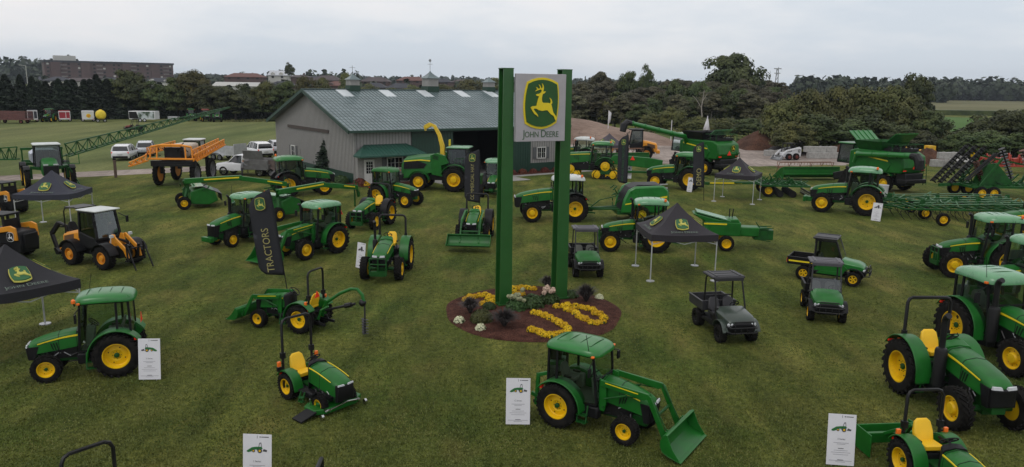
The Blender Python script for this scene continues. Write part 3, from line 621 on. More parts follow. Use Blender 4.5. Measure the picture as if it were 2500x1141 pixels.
# lawn: one sheet to the horizon, with slight undulation near
gm = MB(); R_ = 2600
gm.add([(-R_, -200, 0), (R_, -200, 0), (R_, R_, 0), (-R_, R_, 0)], [(0, 1, 2, 3)])
gr = gm.build('ground', GRASS, smooth=False); gr['kind'] = 'structure'
def edge(pts, j=.5, n=6):
    o = []
    for i in range(len(pts)):
        a = Vector(pts[i]); b = Vector(pts[(i + 1) % len(pts)])
        for t in range(n):
            p = a.lerp(b, t / n); o.append((p.x + random.uniform(-j, j), p.y + random.uniform(-j, j)))
    return o
g2 = lambda px, py: (G(px, py).x, G(px, py).y)
# back meadow beyond the track on the left
sheet('back_meadow', [g2(-400, 452), g2(300, 421), g2(655, 397), (-26, 84), (-5, 200), (-300, 200), (-300, 60)], .004, FIELD)
# gravel track on the left running behind the sprayers
tr = [g2(-300, 441), g2(0, 430), g2(200, 420), g2(400, 411), g2(560, 404), g2(700, 399), g2(700, 410), g2(560, 415), g2(400, 423), g2(200, 433), g2(0, 443), g2(-300, 457)]
sheet('gravel_track', tr, .010, GRAVEL)
# barn frontage slab and mulch strips
# gravel yard on the right
sheet('gravel_yard', edge([g2(1240, 420), g2(1500, 397), g2(1850, 406), g2(2040, 404), g2(2150, 398), g2(2500, 402), g2(2900, 406), g2(2700, 362), g2(2300, 350), g2(1900, 338), g2(1500, 325), g2(1240, 325)], .5, 8), .008, GRAVEL)
# far crop fields on the right
sheet('crop_field_tan', [g2(2180, 276), g2(2260, 250), g2(2270, 241), g2(3000, 250), g2(3000, 292), g2(2500, 281)], .02, CORN)
sheet('crop_field_green', [g2(2180, 345), g2(2230, 285), g2(3000, 300), g2(3000, 360)], .02, BGREEN)
hg = MB(); a_, b_ = G(2180, 284), G(3000, 300)
hg.seg((a_.x, a_.y, 1.0), (b_.x, b_.y, 1.0), 10, 2.0)
# mulch bed mound round the sign
BC = (G(1300, 768).x, G(1300, 768).y + .0)
BC = Vector(((G(1087, 765).x + G(1515, 765).x) / 2, (G(1300, 700).y + G(1300, 838).y) / 2, 0)); BR = 3.4; BRY = 3.68
mm = MB(); rings = []
for r_, z_ in ((1.0, 0.006), (.97, .05), (.85, .10), (.6, .15), (.3, .18), (.05, .19)):
    rings.append([(BC.x + BR * r_ * math.cos(a) * (1 + .015 * math.sin(5 * a) + .01 * math.sin(9 * a + 1)), BC.y + BRY * r_ * math.sin(a) * (1 + .015 * math.sin(5 * a)), z_ + (.015 * math.sin(a * 7 + r_ * 20) if r_ < .95 else 0)) for a in [2 * PI * i / 72 for i in range(72)]])
mm.loft(rings); bed = mm.build('mulch_bed', MULCH, ang=80); bed['kind'] = 'structure'
def bed_z(x, y):
    t = math.hypot((x - BC.x) / BR, (y - BC.y) / BRY); return float(np.interp(t, [0, .3, .6, .85, .97, 1], [.19, .18, .15, .10, .05, 0]))
# gravel / earth hill at the back right
def mound(name, px0, px1, pyb, h, dep, M, prof=None, seed=1, rz=0, n=28, kind='structure', noise=.12):
    a, b = G(px0, pyb), G(px1, pyb); c_ = (a + b) / 2; w_ = (b - a).length / 2; rs = random.Random(seed)
    ph = [rs.uniform(0, 6) for _ in range(8)]; m_ = MB(); vs = []; fs = []
    for i in range(n + 1):
        for j in range(n + 1):
            u, v = i / n * 2 - 1, j / n * 2 - 1
            e_ = max(0, 1 - u * u) * max(0, 1 - v * v); z = h * (e_ ** .75 if not prof else prof(u, v))
            z *= 1 + noise * (math.sin(u * 5 + ph[0]) * math.sin(v * 4 + ph[1]) + .5 * math.sin(u * 13 + ph[2] + v * 6) + .3 * math.sin(u * 25 + ph[3]) * math.sin(v * 21 + ph[4]))
            vs.append((u * w_, v * dep, z - .01))
    for i in range(n):
        for j in range(n): fs.append((i * (n + 1) + j, (i + 1) * (n + 1) + j, (i + 1) * (n + 1) + j + 1, i * (n + 1) + j + 1))
    m_.add(vs, fs); o = m_.build(name, M, ang=80); o.location = (c_.x, c_.y + dep * .9, 0); o.rotation_euler.z = rz; o['kind'] = kind; return o
mound('earth_hill', 1180, 1700, 352, 3.3, 16, DIRT, prof=lambda u, v: (max(0, 1 - v * v) ** .8) * float(np.interp(u, [-1, -.7, -.15, .1, .35, .65, 1], [0, .85, 1, .85, .5, .3, 0])), seed=3, noise=.04)
mound('grass_bank', 1610, 1860, 350, 1.4, 10, FIELD, seed=5)

# blades of the near lawn, thinning out with distance
def grass_blades(n=260000):
    R = np.random.RandomState(5); y = 1 / R.uniform(1 / 62.0, 1 / 12.0, n); x = R.uniform(-.78, .78, n) * y; P = np.stack([x, y, np.zeros(n)], 1)
    a = R.uniform(0, 2 * PI, n); sc = (y / 20) ** .45; w = R.uniform(.010, .022, n) * sc; cl = np.sin(x * 2.1 + np.sin(y * 1.3)) * np.sin(y * 1.7 + np.sin(x * 2.3)); h = R.uniform(.016, .038, n) * (1 + .3 * cl)
    d = np.stack([np.cos(a), np.sin(a), 0 * a], 1) * w[:, None]; l_ = np.stack([R.normal(0, .014, n), R.normal(0, .014, n), h], 1)
    V = np.stack([P - d, P + d, P + d * .35 + l_, P - d * .35 + l_], 1).reshape(-1, 3); me = npmesh('grass_blades', V, n)
    M = leafmat('lawn_blades', (.056, .090, .015), (.155, .158, .042), .55, objvar=0); me.materials.append(M); o = bpy.data.objects.new('grass', me); COL.objects.link(o); tag(o, 'short mown lawn grass under the machines', 'grass', None, 'stuff')
# ------------------------------------------------------------------ barn
BWALL = mat('pale_ribbed_steel', (0.27, 0.265, 0.255), 0.5, var=0.06)
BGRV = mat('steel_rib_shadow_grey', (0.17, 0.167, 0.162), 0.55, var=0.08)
BTRIM = mat('dark_green_steel', (0.010, 0.040, 0.026), 0.5, var=0.12)
BROOF = mat('weathered_green_steel', (0.125, 0.170, 0.178), 0.36, var=0.16, scale=.8, metal=.25, c2=(.16, .205, .212))
BRIB = mat('roof_rib_steel', (0.085, 0.125, 0.128), 0.35, metal=.2)
SKYL = mat('skylight_panel', (0.50, 0.54, 0.56), 0.4, var=0.05)
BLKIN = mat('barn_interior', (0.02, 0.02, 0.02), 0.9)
CONC = mat('concrete', (0.26, 0.255, 0.24), 0.85, var=.15, bump=.3)
FRAMEW = mat('white_window_frame', (0.6, 0.6, 0.58), 0.5)
SHUT = mat('grey_shutter', (0.09, 0.095, 0.10), 0.6)
bc = thing('barn', 'long pale ribbed steel barn with green metal roof, cupolas and open doorway', 'barn')
C0 = G(865, 450); bc.location = C0; bc.rotation_euler.z = rad(36)
BW, BL, EV, RG = 19.6, 23.0, 4.75, 7.85
def wall(x0, x1, y0, y1, z0, z1, rib=.3, name='wall', M=BWALL):
    """ribbed wall panel along x (y0==y1) or along y; thickness .12 inward"""
    m_ = MB()
    if y0 == y1:
        m_.box(((x0 + x1) / 2, y0 + .06, (z0 + z1) / 2), (x1 - x0, .12, z1 - z0)); n = int((x1 - x0) / rib)
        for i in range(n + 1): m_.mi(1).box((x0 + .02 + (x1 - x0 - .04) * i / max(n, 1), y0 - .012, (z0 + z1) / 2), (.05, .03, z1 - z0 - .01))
    return m_.build(name, [M, BGRV], bc, smooth=False)
# front: door wing wall, sliding doors, opening, right section with window
wall(0, 5.6, 0, 0, .9, EV)
wall(19.0, BL, 0, 0, 0.9, EV)
wa = MB(); wa.box((2.8, .05, .45), (5.6, .13, .9)); wa.build('wainscot', BTRIM, bc)
# gable wall facing the camera's left (x=0 plane), ribbed
gm_ = MB(); poly = [(0, .9), (BW, .9), (BW, EV), (BW / 2, RG - .1), (0, EV)]
gm_.prism(poly, 0.0, .12, 'x')
y = .15
while y < BW:
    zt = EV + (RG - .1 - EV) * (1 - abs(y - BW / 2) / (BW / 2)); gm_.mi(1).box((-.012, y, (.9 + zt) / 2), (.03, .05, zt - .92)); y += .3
gm_.build('gable_wall', [BWALL, BGRV], bc, smooth=False)
w2 = MB(); w2.box((-.005, BW / 2, .45), (.14, BW - .02, .9)); w2.build('wainscot', BTRIM, bc)
bk = MB(); bk.box((BL / 2, BW - .06, EV / 2), (BL - .3, .12, EV)); bk.prism([(0.02, .0), (BW - .02, .0), (BW - .02, EV), (BW / 2, RG - .1), (0.02, EV)], BL - .12, BL, 'x'); bk.build('rear_wall', BWALL, bc)
fl = MB(); fl.box((BL / 2, BW / 2, .03), (BL - .3, BW - .3, .06)); fl.build('floor', CONC, bc)
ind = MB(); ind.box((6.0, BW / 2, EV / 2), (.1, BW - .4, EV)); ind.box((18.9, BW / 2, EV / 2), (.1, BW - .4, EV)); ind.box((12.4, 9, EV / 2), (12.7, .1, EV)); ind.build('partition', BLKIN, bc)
# sliding doors
for x0, x1 in ((5.6, 9.9), (15.2, 19.0)):
    d_ = MB(); d_.box(((x0 + x1) / 2, -.10, 2.2), (x1 - x0, .08, 4.3))
    for i in range(int((x1 - x0) / .3)): d_.box((x0 + .15 + i * .3, -.15, 2.2), (.04, .025, 4.28))
    dd = d_.build('sliding_door', BTRIM, bc, smooth=False)
w3 = MB(); w3.box((21.0, -.03, .45), (3.9, .1, .9)); w3.build('wainscot', BTRIM, bc)
hd = MB(); hd.box((12.4, .02, 4.52), (13.6, .24, .45)); hd.build('header', BTRIM, bc)
# roof slopes with ribs
ov = .7
for sg in (0, 1):
    r_ = MB()
    def RP(x, t, dz):   # t 0 at ridge .. 1 at eave
        yy = BW / 2 - (BW / 2 + ov) * t if sg == 0 else BW / 2 + (BW / 2 + ov) * t
        return (x, yy, RG - (RG - EV) * t * (BW / 2 + ov) / (BW / 2) + .10 + dz)
    a, b, c2, d2 = RP(-ov, 0, 0), RP(BL + ov, 0, 0), RP(BL + ov, 1, 0), RP(-ov, 1, 0); lo = lambda p: (p[0], p[1], p[2] - .12)
    r_.add([a, b, c2, d2, lo(a), lo(b), lo(c2), lo(d2)], [(0, 1, 2, 3), (7, 6, 5, 4), (0, 4, 5, 1), (1, 5, 6, 2), (2, 6, 7, 3), (3, 7, 4, 0)])
    ro = r_.build('roof', BROOF, bc, smooth=False)
    rb = MB(); x = -ov + .1
    while x < BL + ov:
        rb.seg(RP(x, .01, .018), RP(x, .995, .018), .05, .04); x += .38
    for i in range(1, 16): rb.seg(RP(-ov, i / 16, .004), RP(BL + ov, i / 16, .004), .03, .016)
    rb.build('rib', BRIB, ro, smooth=False)
    if sg == 0:
        for xx in (2.6, 7.1, 11.4, 15.8, 19.6):
            s_ = MB(); p = [RP(xx, .02, .05), RP(xx + 1.1, .02, .05), RP(xx + 1.1, .20, .05), RP(xx, .20, .05)]
            s_.add(p + [(q[0], q[1], q[2] - .05) for q in p], [(0, 1, 2, 3), (0, 4, 5, 1), (1, 5, 6, 2), (2, 6, 7, 3), (3, 7, 4, 0)]); s_.build('skylight', SKYL, ro)
    fa = MB(); e0, e1 = RP(-ov, 1, -.1), RP(BL + ov, 1, -.1); fa.seg(e0, e1, .16, .2); fa.seg(RP(-ov, 0, -.12), RP(-ov, 1, -.12), .08, .3); fa.seg(RP(BL + ov, 0, -.12), RP(BL + ov, 1, -.12), .08, .3); fa.build('fascia', BTRIM, ro)
rc = MB(); rc.seg((-ov, BW / 2, RG + .13), (BL + ov, BW / 2, RG + .13), .4, .06); rc.build('ridge_cap', BRIB, bc)
# cupolas
for xx, s_, vane in ((4.5, 1.0, 0), (13.2, 1.25, 1), (20.6, .95, 0)):
    cu = empty('cupola', bc, (xx, BW / 2, RG))
    b_ = MB(); b_.box((0, 0, .15), (1.1 * s_, 1.1 * s_, .7)); b_.build('base', BTRIM, cu)
    b_ = MB(); b_.box((0, 0, .68 * s_), (1.0 * s_, 1.0 * s_, .75 * s_));
    for i in range(4):
        for z in range(5): b_.box((.505 * s_ * math.cos(i * PI / 2), .505 * s_ * math.sin(i * PI / 2), .42 * s_ + z * .12 * s_), (.03 if i % 2 == 0 else .7 * s_, .7 * s_ if i % 2 == 0 else .03, .04))
    b_.build('louvre', BWALL, cu, smooth=False)
    h_ = .62 * s_; z0 = 1.05 * s_; rg_ = []
    for t in range(6):
        k_ = (1 - t / 5) ** 1.4 * h_ * 1.0 + .02; rg_.append([(-k_, -k_, z0 + t * .12 * s_), (k_, -k_, z0 + t * .12 * s_), (k_, k_, z0 + t * .12 * s_), (-k_, k_, z0 + t * .12 * s_)])
    b_ = MB(); b_.loft(rg_); b_.build('cupola_roof', BROOF, cu, smooth=False)
    if vane or xx < 5:
        v = MB(); v.tube([(0, 0, 1.6 * s_), (0, 0, 2.4 * s_)], .025, 5); v.seg((-.3, 0, 2.2 * s_), (.3, 0, 2.2 * s_), .03, .03)
        if vane: v.lathe([(.15, -.02), (.15, .02)], (0, 0, 2.5 * s_), 'y', 12)
        v.build('weathervane', GREY, cu)
# side track (old door rail) and window on the gable
tr_ = MB(); tr_.box((-.08, 10.4, 4.22), (.1, 10.4, .28)); tr_.build('door_rail', mat('brown_steel', (.05, .035, .03), .6), bc)
def window(par, p, w, h, ax='y', shut=True, n=2):
    """window set in a wall whose outward normal is -x ('x') or -y ('y'), centred at p"""
    fr_ = MB(); T = (lambda u, v, d: (p[0] + u, p[1] - d, p[2] + v)) if ax == 'y' else (lambda u, v, d: (p[0] - d, p[1] + u, p[2] + v))
    B = lambda m_, u, v, su, sv, d, dd: m_.box(T(u, v, d), (su, dd, sv) if ax == 'y' else (dd, su, sv))
    for u in (-w / 2, w / 2): B(fr_, u, 0, .08, h + .08, .05, .1)
    for v in (-h / 2, h / 2): B(fr_, 0, v, w + .08, .08, .05, .1)
    for i in range(1, n): B(fr_, -w / 2 + w * i / n, 0, .05, h, .045, .06)
    o = fr_.build('window', FRAMEW, par, smooth=False)
    g_ = MB(); B(g_, 0, 0, w - .06, h - .06, .015, .03); g_.build('pane', mat('window_glass_dark', (.012, .014, .018), .08, spec=.7), o)
    mu = MB()
    for i in range(1, 2 * n): B(mu, -w / 2 + w * i / (2 * n), 0, .02, h - .05, .037, .02)
    B(mu, 0, 0, w - .05, .02, .037, .02); mu.build('glazing_bar', FRAMEW, o)
    if shut:
        for sg in (-1, 1):
            s_ = MB(); B(s_, sg * (w / 2 + .28), 0, .4, h + .05, .03, .05); s_.build('shutter', SHUT, par)
window(bc, (-.03, 14.4, 1.75), 1.1, 1.1, 'x', n=1)
window(bc, (20.4, -.03, 1.9), 1.1, 1.1, 'y', n=2)
# lean-to office front with door, window, awning
of = MB(); of.box((2.8, -.35, 1.35), (5.5, .7, 2.7)); 
for i in range(19): of.box((.1 + i * .3, -.71, 1.35), (.05, .03, 2.68))
of.build('office_wall', BWALL, bc, smooth=False)
window(bc, (3.55, -.72, 1.75), 1.5, .95, 'y')
dr = MB(); dr.box((1.1, -.74, 1.08), (.95, .06, 2.1)); dro = dr.build('door', FRAMEW, bc)
g_ = MB(); g_.box((1.1, -.775, 1.45), (.6, .03, 1.0)); g_.build('pane', MATS['window_glass_dark'], dro)
g_ = MB()
for i in (-.1, .1): g_.box((1.1 + i, -.795, 1.45), (.03, .02, 1.0))
for v in (1.2, 1.45, 1.7): g_.box((1.1, -.795, v), (.6, .02, .03))
g_.build('glazing_bar', FRAMEW, dro); g_ = MB(); g_.ball((1.48, -.8, 1.0), .04); g_.build('handle', GREY, dro)
aw = MB(); aw.add([(-.35, -2.0, 2.55), (6.1, -2.0, 2.55), (5.0, -.0, 3.35), (1.0, -.0, 3.35), (-.35, -.72, 2.55), (6.1, -.72, 2.55), (-.35, -2.0, 2.42), (6.1, -2.0, 2.42), (6.1, -.72, 2.42), (-.35, -.72, 2.42)],
       [(0, 1, 2, 3), (0, 3, 4), (1, 5, 2), (0, 6, 7, 1), (1, 7, 8, 5), (0, 4, 9, 6), (6, 9, 8, 7)])
for i in range(20):
    t = i / 19; x0 = -.3 + 6.35 * t; x1 = min(max(x0, 1.0), 5.0) if True else 0; k_ = (0 if .2 < t < .83 else 1)
    aw.seg((x0, -1.98, 2.575), (lerp(x0, x1, .98), -.02, 3.36) if not k_ else (lerp(x0, x1, .98), -.02, 3.36), .04, .03)
aw.build('awning', mat('awning_green_steel', (.02, .075, .055), .4, var=.15), bc, smooth=False)
lg = MB(); lg.box((.0, -.1, EV / 2), (.12, .14, EV)); lg.tube([(.15, -.12, .2), (.15, -.12, EV - .1)], .05, 6); lg.build('downpipe', BWALL, bc)

# ------------------------------------------------------------------ the tall sign
PW = mat('sign_post_green', (0.014, 0.088, 0.014), 0.4, var=.08, coat=.2)
PANEL = mat('sign_panel_grey', (0.37, 0.355, 0.385), 0.45, var=.05)
LETG = mat('sign_lettering_green', (0.045, 0.10, 0.045), .5)
p1_, p2_ = G(1229, 752), G(1364, 736)
sg_ = thing('pylon_sign', 'tall two-post sign with leaping deer emblem standing in the flower bed', 'sign')
sg_.location = p1_; dv = (p2_ - p1_); sa = math.atan2(dv.y, dv.x); sg_.rotation_euler.z = sa; SL = dv.length
for i, (x, h_) in enumerate(((0, 9.2), (SL, 9.2))):
    q = MB(); w0, w1, dd = .52, .40, .46
    # tapered I-beam: front and back flanges across, web between
    for y0, y1 in ((-dd / 2, -dd / 2 + .05), (dd / 2 - .05, dd / 2)):
        q.add([(x - w0 / 2, y0, .05), (x + w0 / 2, y0, .05), (x + w0 / 2, y1, .05), (x - w0 / 2, y1, .05), (x - w1 / 2, y0, h_), (x + w1 / 2, y0, h_), (x + w1 / 2, y1, h_), (x - w1 / 2, y1, h_)], [(3, 2, 1, 0), (4, 5, 6, 7), (0, 1, 5, 4), (1, 2, 6, 5), (2, 3, 7, 6), (3, 0, 4, 7)])
    q.box((x, 0, h_ / 2), (.10, dd - .1, h_)); q.box((x, 0, .2), (w0 + .12, dd + .12, .05)); q.box((x, 0, h_), (w1 + .03, dd + .02, .03))
    q.build('post', PW, sg_, smooth=False)
pn = MB(); PXW, PZ0, PZ1 = 2.08, 6.52, 9.02; pcx = SL / 2 + .04
pn.box((pcx, -.33, (PZ0 + PZ1) / 2), (PXW, .16, PZ1 - PZ0)); po = pn.build('sign_panel', PANEL, sg_, bev=.012)
lg = logo(1.5, .03); lo = lg.build('emblem', [YSTR, mat('emblem_green', (0.012, 0.075, 0.010), .4)], po, smooth=False)
lo.matrix_local = frameM((pcx + .01, -.412, PZ1 - 1.06), (1, 0, 0), (0, 0, 1))
v, f = text_mb('JOHN DEERE', .40, .78, .012, 1.0); t_ = MB(); t_.add(v, f); xs = [p[0] for p in v]; kx = 1.52 / (max(xs) - min(xs)); t_.v = [(p[0] * kx, p[1], p[2] * 1) for p in t_.v]
to = t_.build('lettering', LETG, po, smooth=False); to.matrix_local = frameM((pcx - .0, -.418, PZ0 + .16), (1, 0, 0), (0, 0, 1))

# ------------------------------------------------------------------ plants of the bed
def leafmat(name, c0, c1, sc=1.2, tr=.0, rough=.6, objvar=.12):
    M = bpy.data.materials.new(name); M.use_nodes = True; t = M.node_tree; n = t.nodes; l = t.links; b = n['Principled BSDF']
    b.inputs['Roughness'].default_value = rough; b.inputs['Specular IOR Level'].default_value = .25
    g = n.new('ShaderNodeTexCoord'); z = n.new('ShaderNodeTexNoise'); z.inputs['Scale'].default_value = sc; z.inputs['Detail'].default_value = 4; l.new(g.outputs['Object'], z.inputs['Vector'])
    r = n.new('ShaderNodeValToRGB'); e = r.color_ramp.elements; e[0].position = .3; e[1].position = .7; e[0].color = (*c0, 1); e[1].color = (*c1, 1); l.new(z.outputs['Fac'], r.inputs[0])
    oi = n.new('ShaderNodeObjectInfo'); hs = n.new('ShaderNodeHueSaturation'); mr_ = n.new('ShaderNodeMapRange'); mr_.inputs['To Min'].default_value = 1 - objvar * 2.2; mr_.inputs['To Max'].default_value = 1 + objvar * 2.2
    l.new(oi.outputs['Random'], mr_.inputs[0]); l.new(mr_.outputs[0], hs.inputs['Value']); m2 = n.new('ShaderNodeMapRange'); m2.inputs['To Min'].default_value = .5 - objvar * .15; m2.inputs['To Max'].default_value = .5 + objvar * .15; l.new(oi.outputs['Random'], m2.inputs[0]); l.new(m2.outputs[0], hs.inputs['Hue'])
    l.new(r.outputs[0], hs.inputs['Color']); l.new(hs.outputs[0], b.inputs['Base Color']); return M
MUMY = leafmat('yellow_mum_petals', (.46, .25, .004), (.74, .50, .01), 30, objvar=.05)
MUMW = leafmat('cream_mum_petals', (.45, .47, .28), (.75, .76, .55), 30, objvar=.05)
MUML = leafmat('mum_leaves', (.02, .045, .012), (.05, .09, .025), 20)
DGR = leafmat('purple_grass_blades', (.018, .015, .017), (.075, .066, .060), 14)
BUSHM = leafmat('clipped_bush_leaves', (.03, .042, .010), (.075, .08, .022), 10)
HYD = leafmat('blush_hydrangea_petals', (.50, .36, .26), (.75, .60, .48), 25)
HYDG = leafmat('green_hydrangea_petals', (.32, .38, .20), (.55, .58, .38), 25)
def quads(nv, P, Nn, s, asp=1.0):
    """random leaf quads at points P with normals Nn and sizes s -> verts (4n,3)"""
    n = len(P); r = np.random.RandomState(nv).normal(size=(n, 3)); u = np.cross(Nn, r); u /= np.linalg.norm(u, axis=1)[:, None] + 1e-9; w = np.cross(Nn, u); w /= np.linalg.norm(w, axis=1)[:, None] + 1e-9
    s = np.broadcast_to(s, (n,))[:, None] / 2; V = np.stack([P - u * s * asp - w * s, P + u * s * asp - w * s * .6, P + u * s * asp * .7 + w * s, P - u * s * asp + w * s * .8], 1); return V.reshape(-1, 3)
def npmesh(name, V, nq):
    me = bpy.data.meshes.new(name); me.vertices.add(len(V)); me.vertices.foreach_set('co', V.astype(np.float32).ravel())
    me.loops.add(nq * 4); me.loops.foreach_set('vertex_index', np.arange(nq * 4, dtype=np.int32)); me.polygons.add(nq)
    me.polygons.foreach_set('loop_start', np.arange(0, nq * 4, 4, dtype=np.int32)); me.polygons.foreach_set('loop_total', np.full(nq, 4, dtype=np.int32)); me.update(calc_edges=True); me.validate(); return me
grass_blades()
def dome_quads(seed, n, r, h, s, jit=.1):
    R = np.random.RandomState(seed); a = R.uniform(0, 2 * PI, n); u = R.uniform(0.02, 1, n); ct = u; st = np.sqrt(1 - ct ** 2)
    Nn = np.stack([st * np.cos(a), st * np.sin(a), ct], 1); k = 1 + R.uniform(-jit, jit * .5, n)
    P = Nn * np.array([r, r, h]) * k[:, None]; Nj = Nn + R.normal(0, .35, (n, 3)); return quads(seed, P, Nj, R.uniform(s * .7, s * 1.3, n))
def mum(r=.2, h=.2, seed=0, M=None, nm='petals'):
    V = dome_quads(seed, 210, r, h, .05, .16); me = npmesh(nm, V, 210); me.materials.append(M); L_ = dome_quads(seed + 9, 160, r * .92, h * .8, .05, .2); L_[:, 2] *= .8; ml = npmesh('leaves', L_, 160); ml.materials.append(MUML); return me, ml
MY = [mum(.21, .21, i, MUMY) for i in range(4)]; MW = [mum(.20, .20, 20 + i, MUMW) for i in range(2)]
def plant(name, label, cat, group, meshes, p, s=1.0, z=None):
    e_ = thing(name, label, cat, group); e_.location = (p[0], p[1], bed_z(p[0], p[1]) if z is None else z); e_.scale = (s, s, s); e_.rotation_euler.z = random.uniform(0, 6)
    for me in meshes:
        o = bpy.data.objects.new(me.name.split('.')[0], me); COL.objects.link(o); o.parent = e_
    return e_
def z5(x, y): return (1060 + x / 5.208, 680 + y / 5.206)
path5 = [(1270, 440), (1330, 455), (1400, 475), (1470, 500), (1540, 530), (1590, 560), (1650, 590), (1700, 620), (1680, 655), (1620, 680), (1550, 690), (1480, 695), (1410, 690), (1350, 670), (1290, 650), (1240, 640)]
path9 = [(1560, 360), (1640, 355), (1690, 345), (1690, 400), (1750, 410), (1800, 440), (1840, 480), (1890, 500), (1800, 350), (1870, 365), (1940, 375), (2010, 390), (2050, 430), (2110, 440), (2160, 480), (2140, 525), (2070, 545), (2000, 545), (1920, 510)]
path0 = [(400, 250), (450, 215), (510, 215), (580, 200), (650, 200), (700, 225), (740, 250), (620, 320), (680, 330), (730, 330), (690, 265), (740, 290)]
path1 = [(1010, 120), (1060, 115), (1110, 105), (1160, 100), (1210, 110), (1270, 120), (1010, 180), (1060, 190), (1110, 195)]
for nm, P_ in (('numeral five at the front of the bed', path5), ('numeral nine at the right of the bed', path9), ('loop left of the sign post', path0), ('row behind the left sign post', path1)):
    for i, (x, y) in enumerate(P_):
        p = G(*z5(x, y + 18), .15); plant('yellow_chrysanthemum', 'yellow chrysanthemum clump, one of those in the ' + nm, 'flower', 'yellow mums in the ' + nm, MY[i % 4], p, random.uniform(.72, .88))
for lb, x, y in (('cream white chrysanthemum ball at the left edge of the bed', 320, 560), ('cream white chrysanthemum ball right of the leftmost one, before the round bush', 590, 660), ('cream white chrysanthemum at the far right of the bed', 2100, 265)):
    plant('white_chrysanthemum', lb, 'flower', 'white mums in the bed', MW[0], G(*z5(x, y - 20), .1), 1.0 if x < 2000 else .9)
def blades(seed, n, r, h, w=.018):
    R = np.random.RandomState(seed); V = []
    for i in range(n):
        a = R.uniform(0, 2 * PI); L = R.uniform(.6, 1.05); lean = R.uniform(.15, 1.0); d = np.array([math.cos(a), math.sin(a), 0]); sd_ = np.array([-math.sin(a), math.cos(a), 0]) * w
        pts = [d * (.04 + r * lean * t ** 1.1 * L) + np.array([0, 0, h * L * (1.6 * t - (.55 + .55 * lean) * t * t)]) for t in (0, .33, .66, 1)]
        for j in range(3): q = 1 - j * .3; q2 = 1 - (j + 1) * .3; V += [pts[j] - sd_ * q, pts[j] + sd_ * q, pts[j + 1] + sd_ * q2, pts[j + 1] - sd_ * q2]
    return np.array(V), n * 3
for lb, x, y, r_, h_ in (('dark purple fountain grass in front of the left sign post', 890, 610, .62, .62), ('dark purple fountain grass at the left of the bed beside the yellow loop', 460, 440, .46, .6), ('dark purple fountain grass at the right of the bed', 1930, 300, .55, .7), ('small dark fountain grass tucked behind the right sign post', 1440, 120, .4, .55)):
    V, nq = blades(int(x), 800, r_ * 1.15, h_ * 1.15, .02); me = npmesh('blades', V, nq); me.materials.append(DGR); plant('ornamental_grass', lb, 'ornamental grass', None, [me], G(*z5(x, y), .12))
V = dome_quads(55, 2200, .42, .42, .05, .06); me = npmesh('foliage', V, 2200); me.materials.append(BUSHM); plant('round_bush', 'round clipped olive green bush left of the sign post', 'bush', None, [me], G(*z5(605, 545), .1), 1.0)
V = dome_quads(56, 900, .42, .38, .07, .25); me2 = npmesh('foliage', V, 900); me2.materials.append(MUML)
for lb, x, y, k_ in (('loose dark green perennial between the two sign posts', 1240, 370, 1.1), ('small twiggy shrub with ochre flowers right of the right sign post', 1740, 240, .7), ('low dark shrub behind the numeral nine', 700, 390, .6)):
    plant('shrub', lb, 'shrub', None, [me2], G(*z5(x, y), .12), k_)
def heads(seed, n, M, sp, z0, z1, hr=.09):
    R = np.random.RandomState(seed); V = []; q = 0
    for i in range(n):
        c_ = np.array([R.uniform(-sp, sp), R.uniform(-sp * .6, sp * .6), R.uniform(z0, z1)]); d = dome_quads(seed + i, 70, hr, hr, .045, .2); V.append(d + c_); d2 = dome_quads(seed + i + 50, 40, hr, hr, .045, .2); d2[:, 2] *= -1; V.append(d2 + c_); q += 110
    me = npmesh('flower_heads', np.concatenate(V), q); me.materials.append(M); return me
plant('hydrangea', 'hydrangea with blush pink flower heads before the right sign post', 'hydrangea', None, [heads(3, 10, HYD, .42, .45, .6), me2], G(*z5(1460, 310), .14), .95).rotation_euler.z = .4
plant('hydrangea', 'pale green hydrangea with round heads right of the left sign post', 'hydrangea', None, [heads(4, 16, HYDG, .30, .25, .8, .08), me2], G(*z5(1040, 400), .14), .95).rotation_euler.z = .2

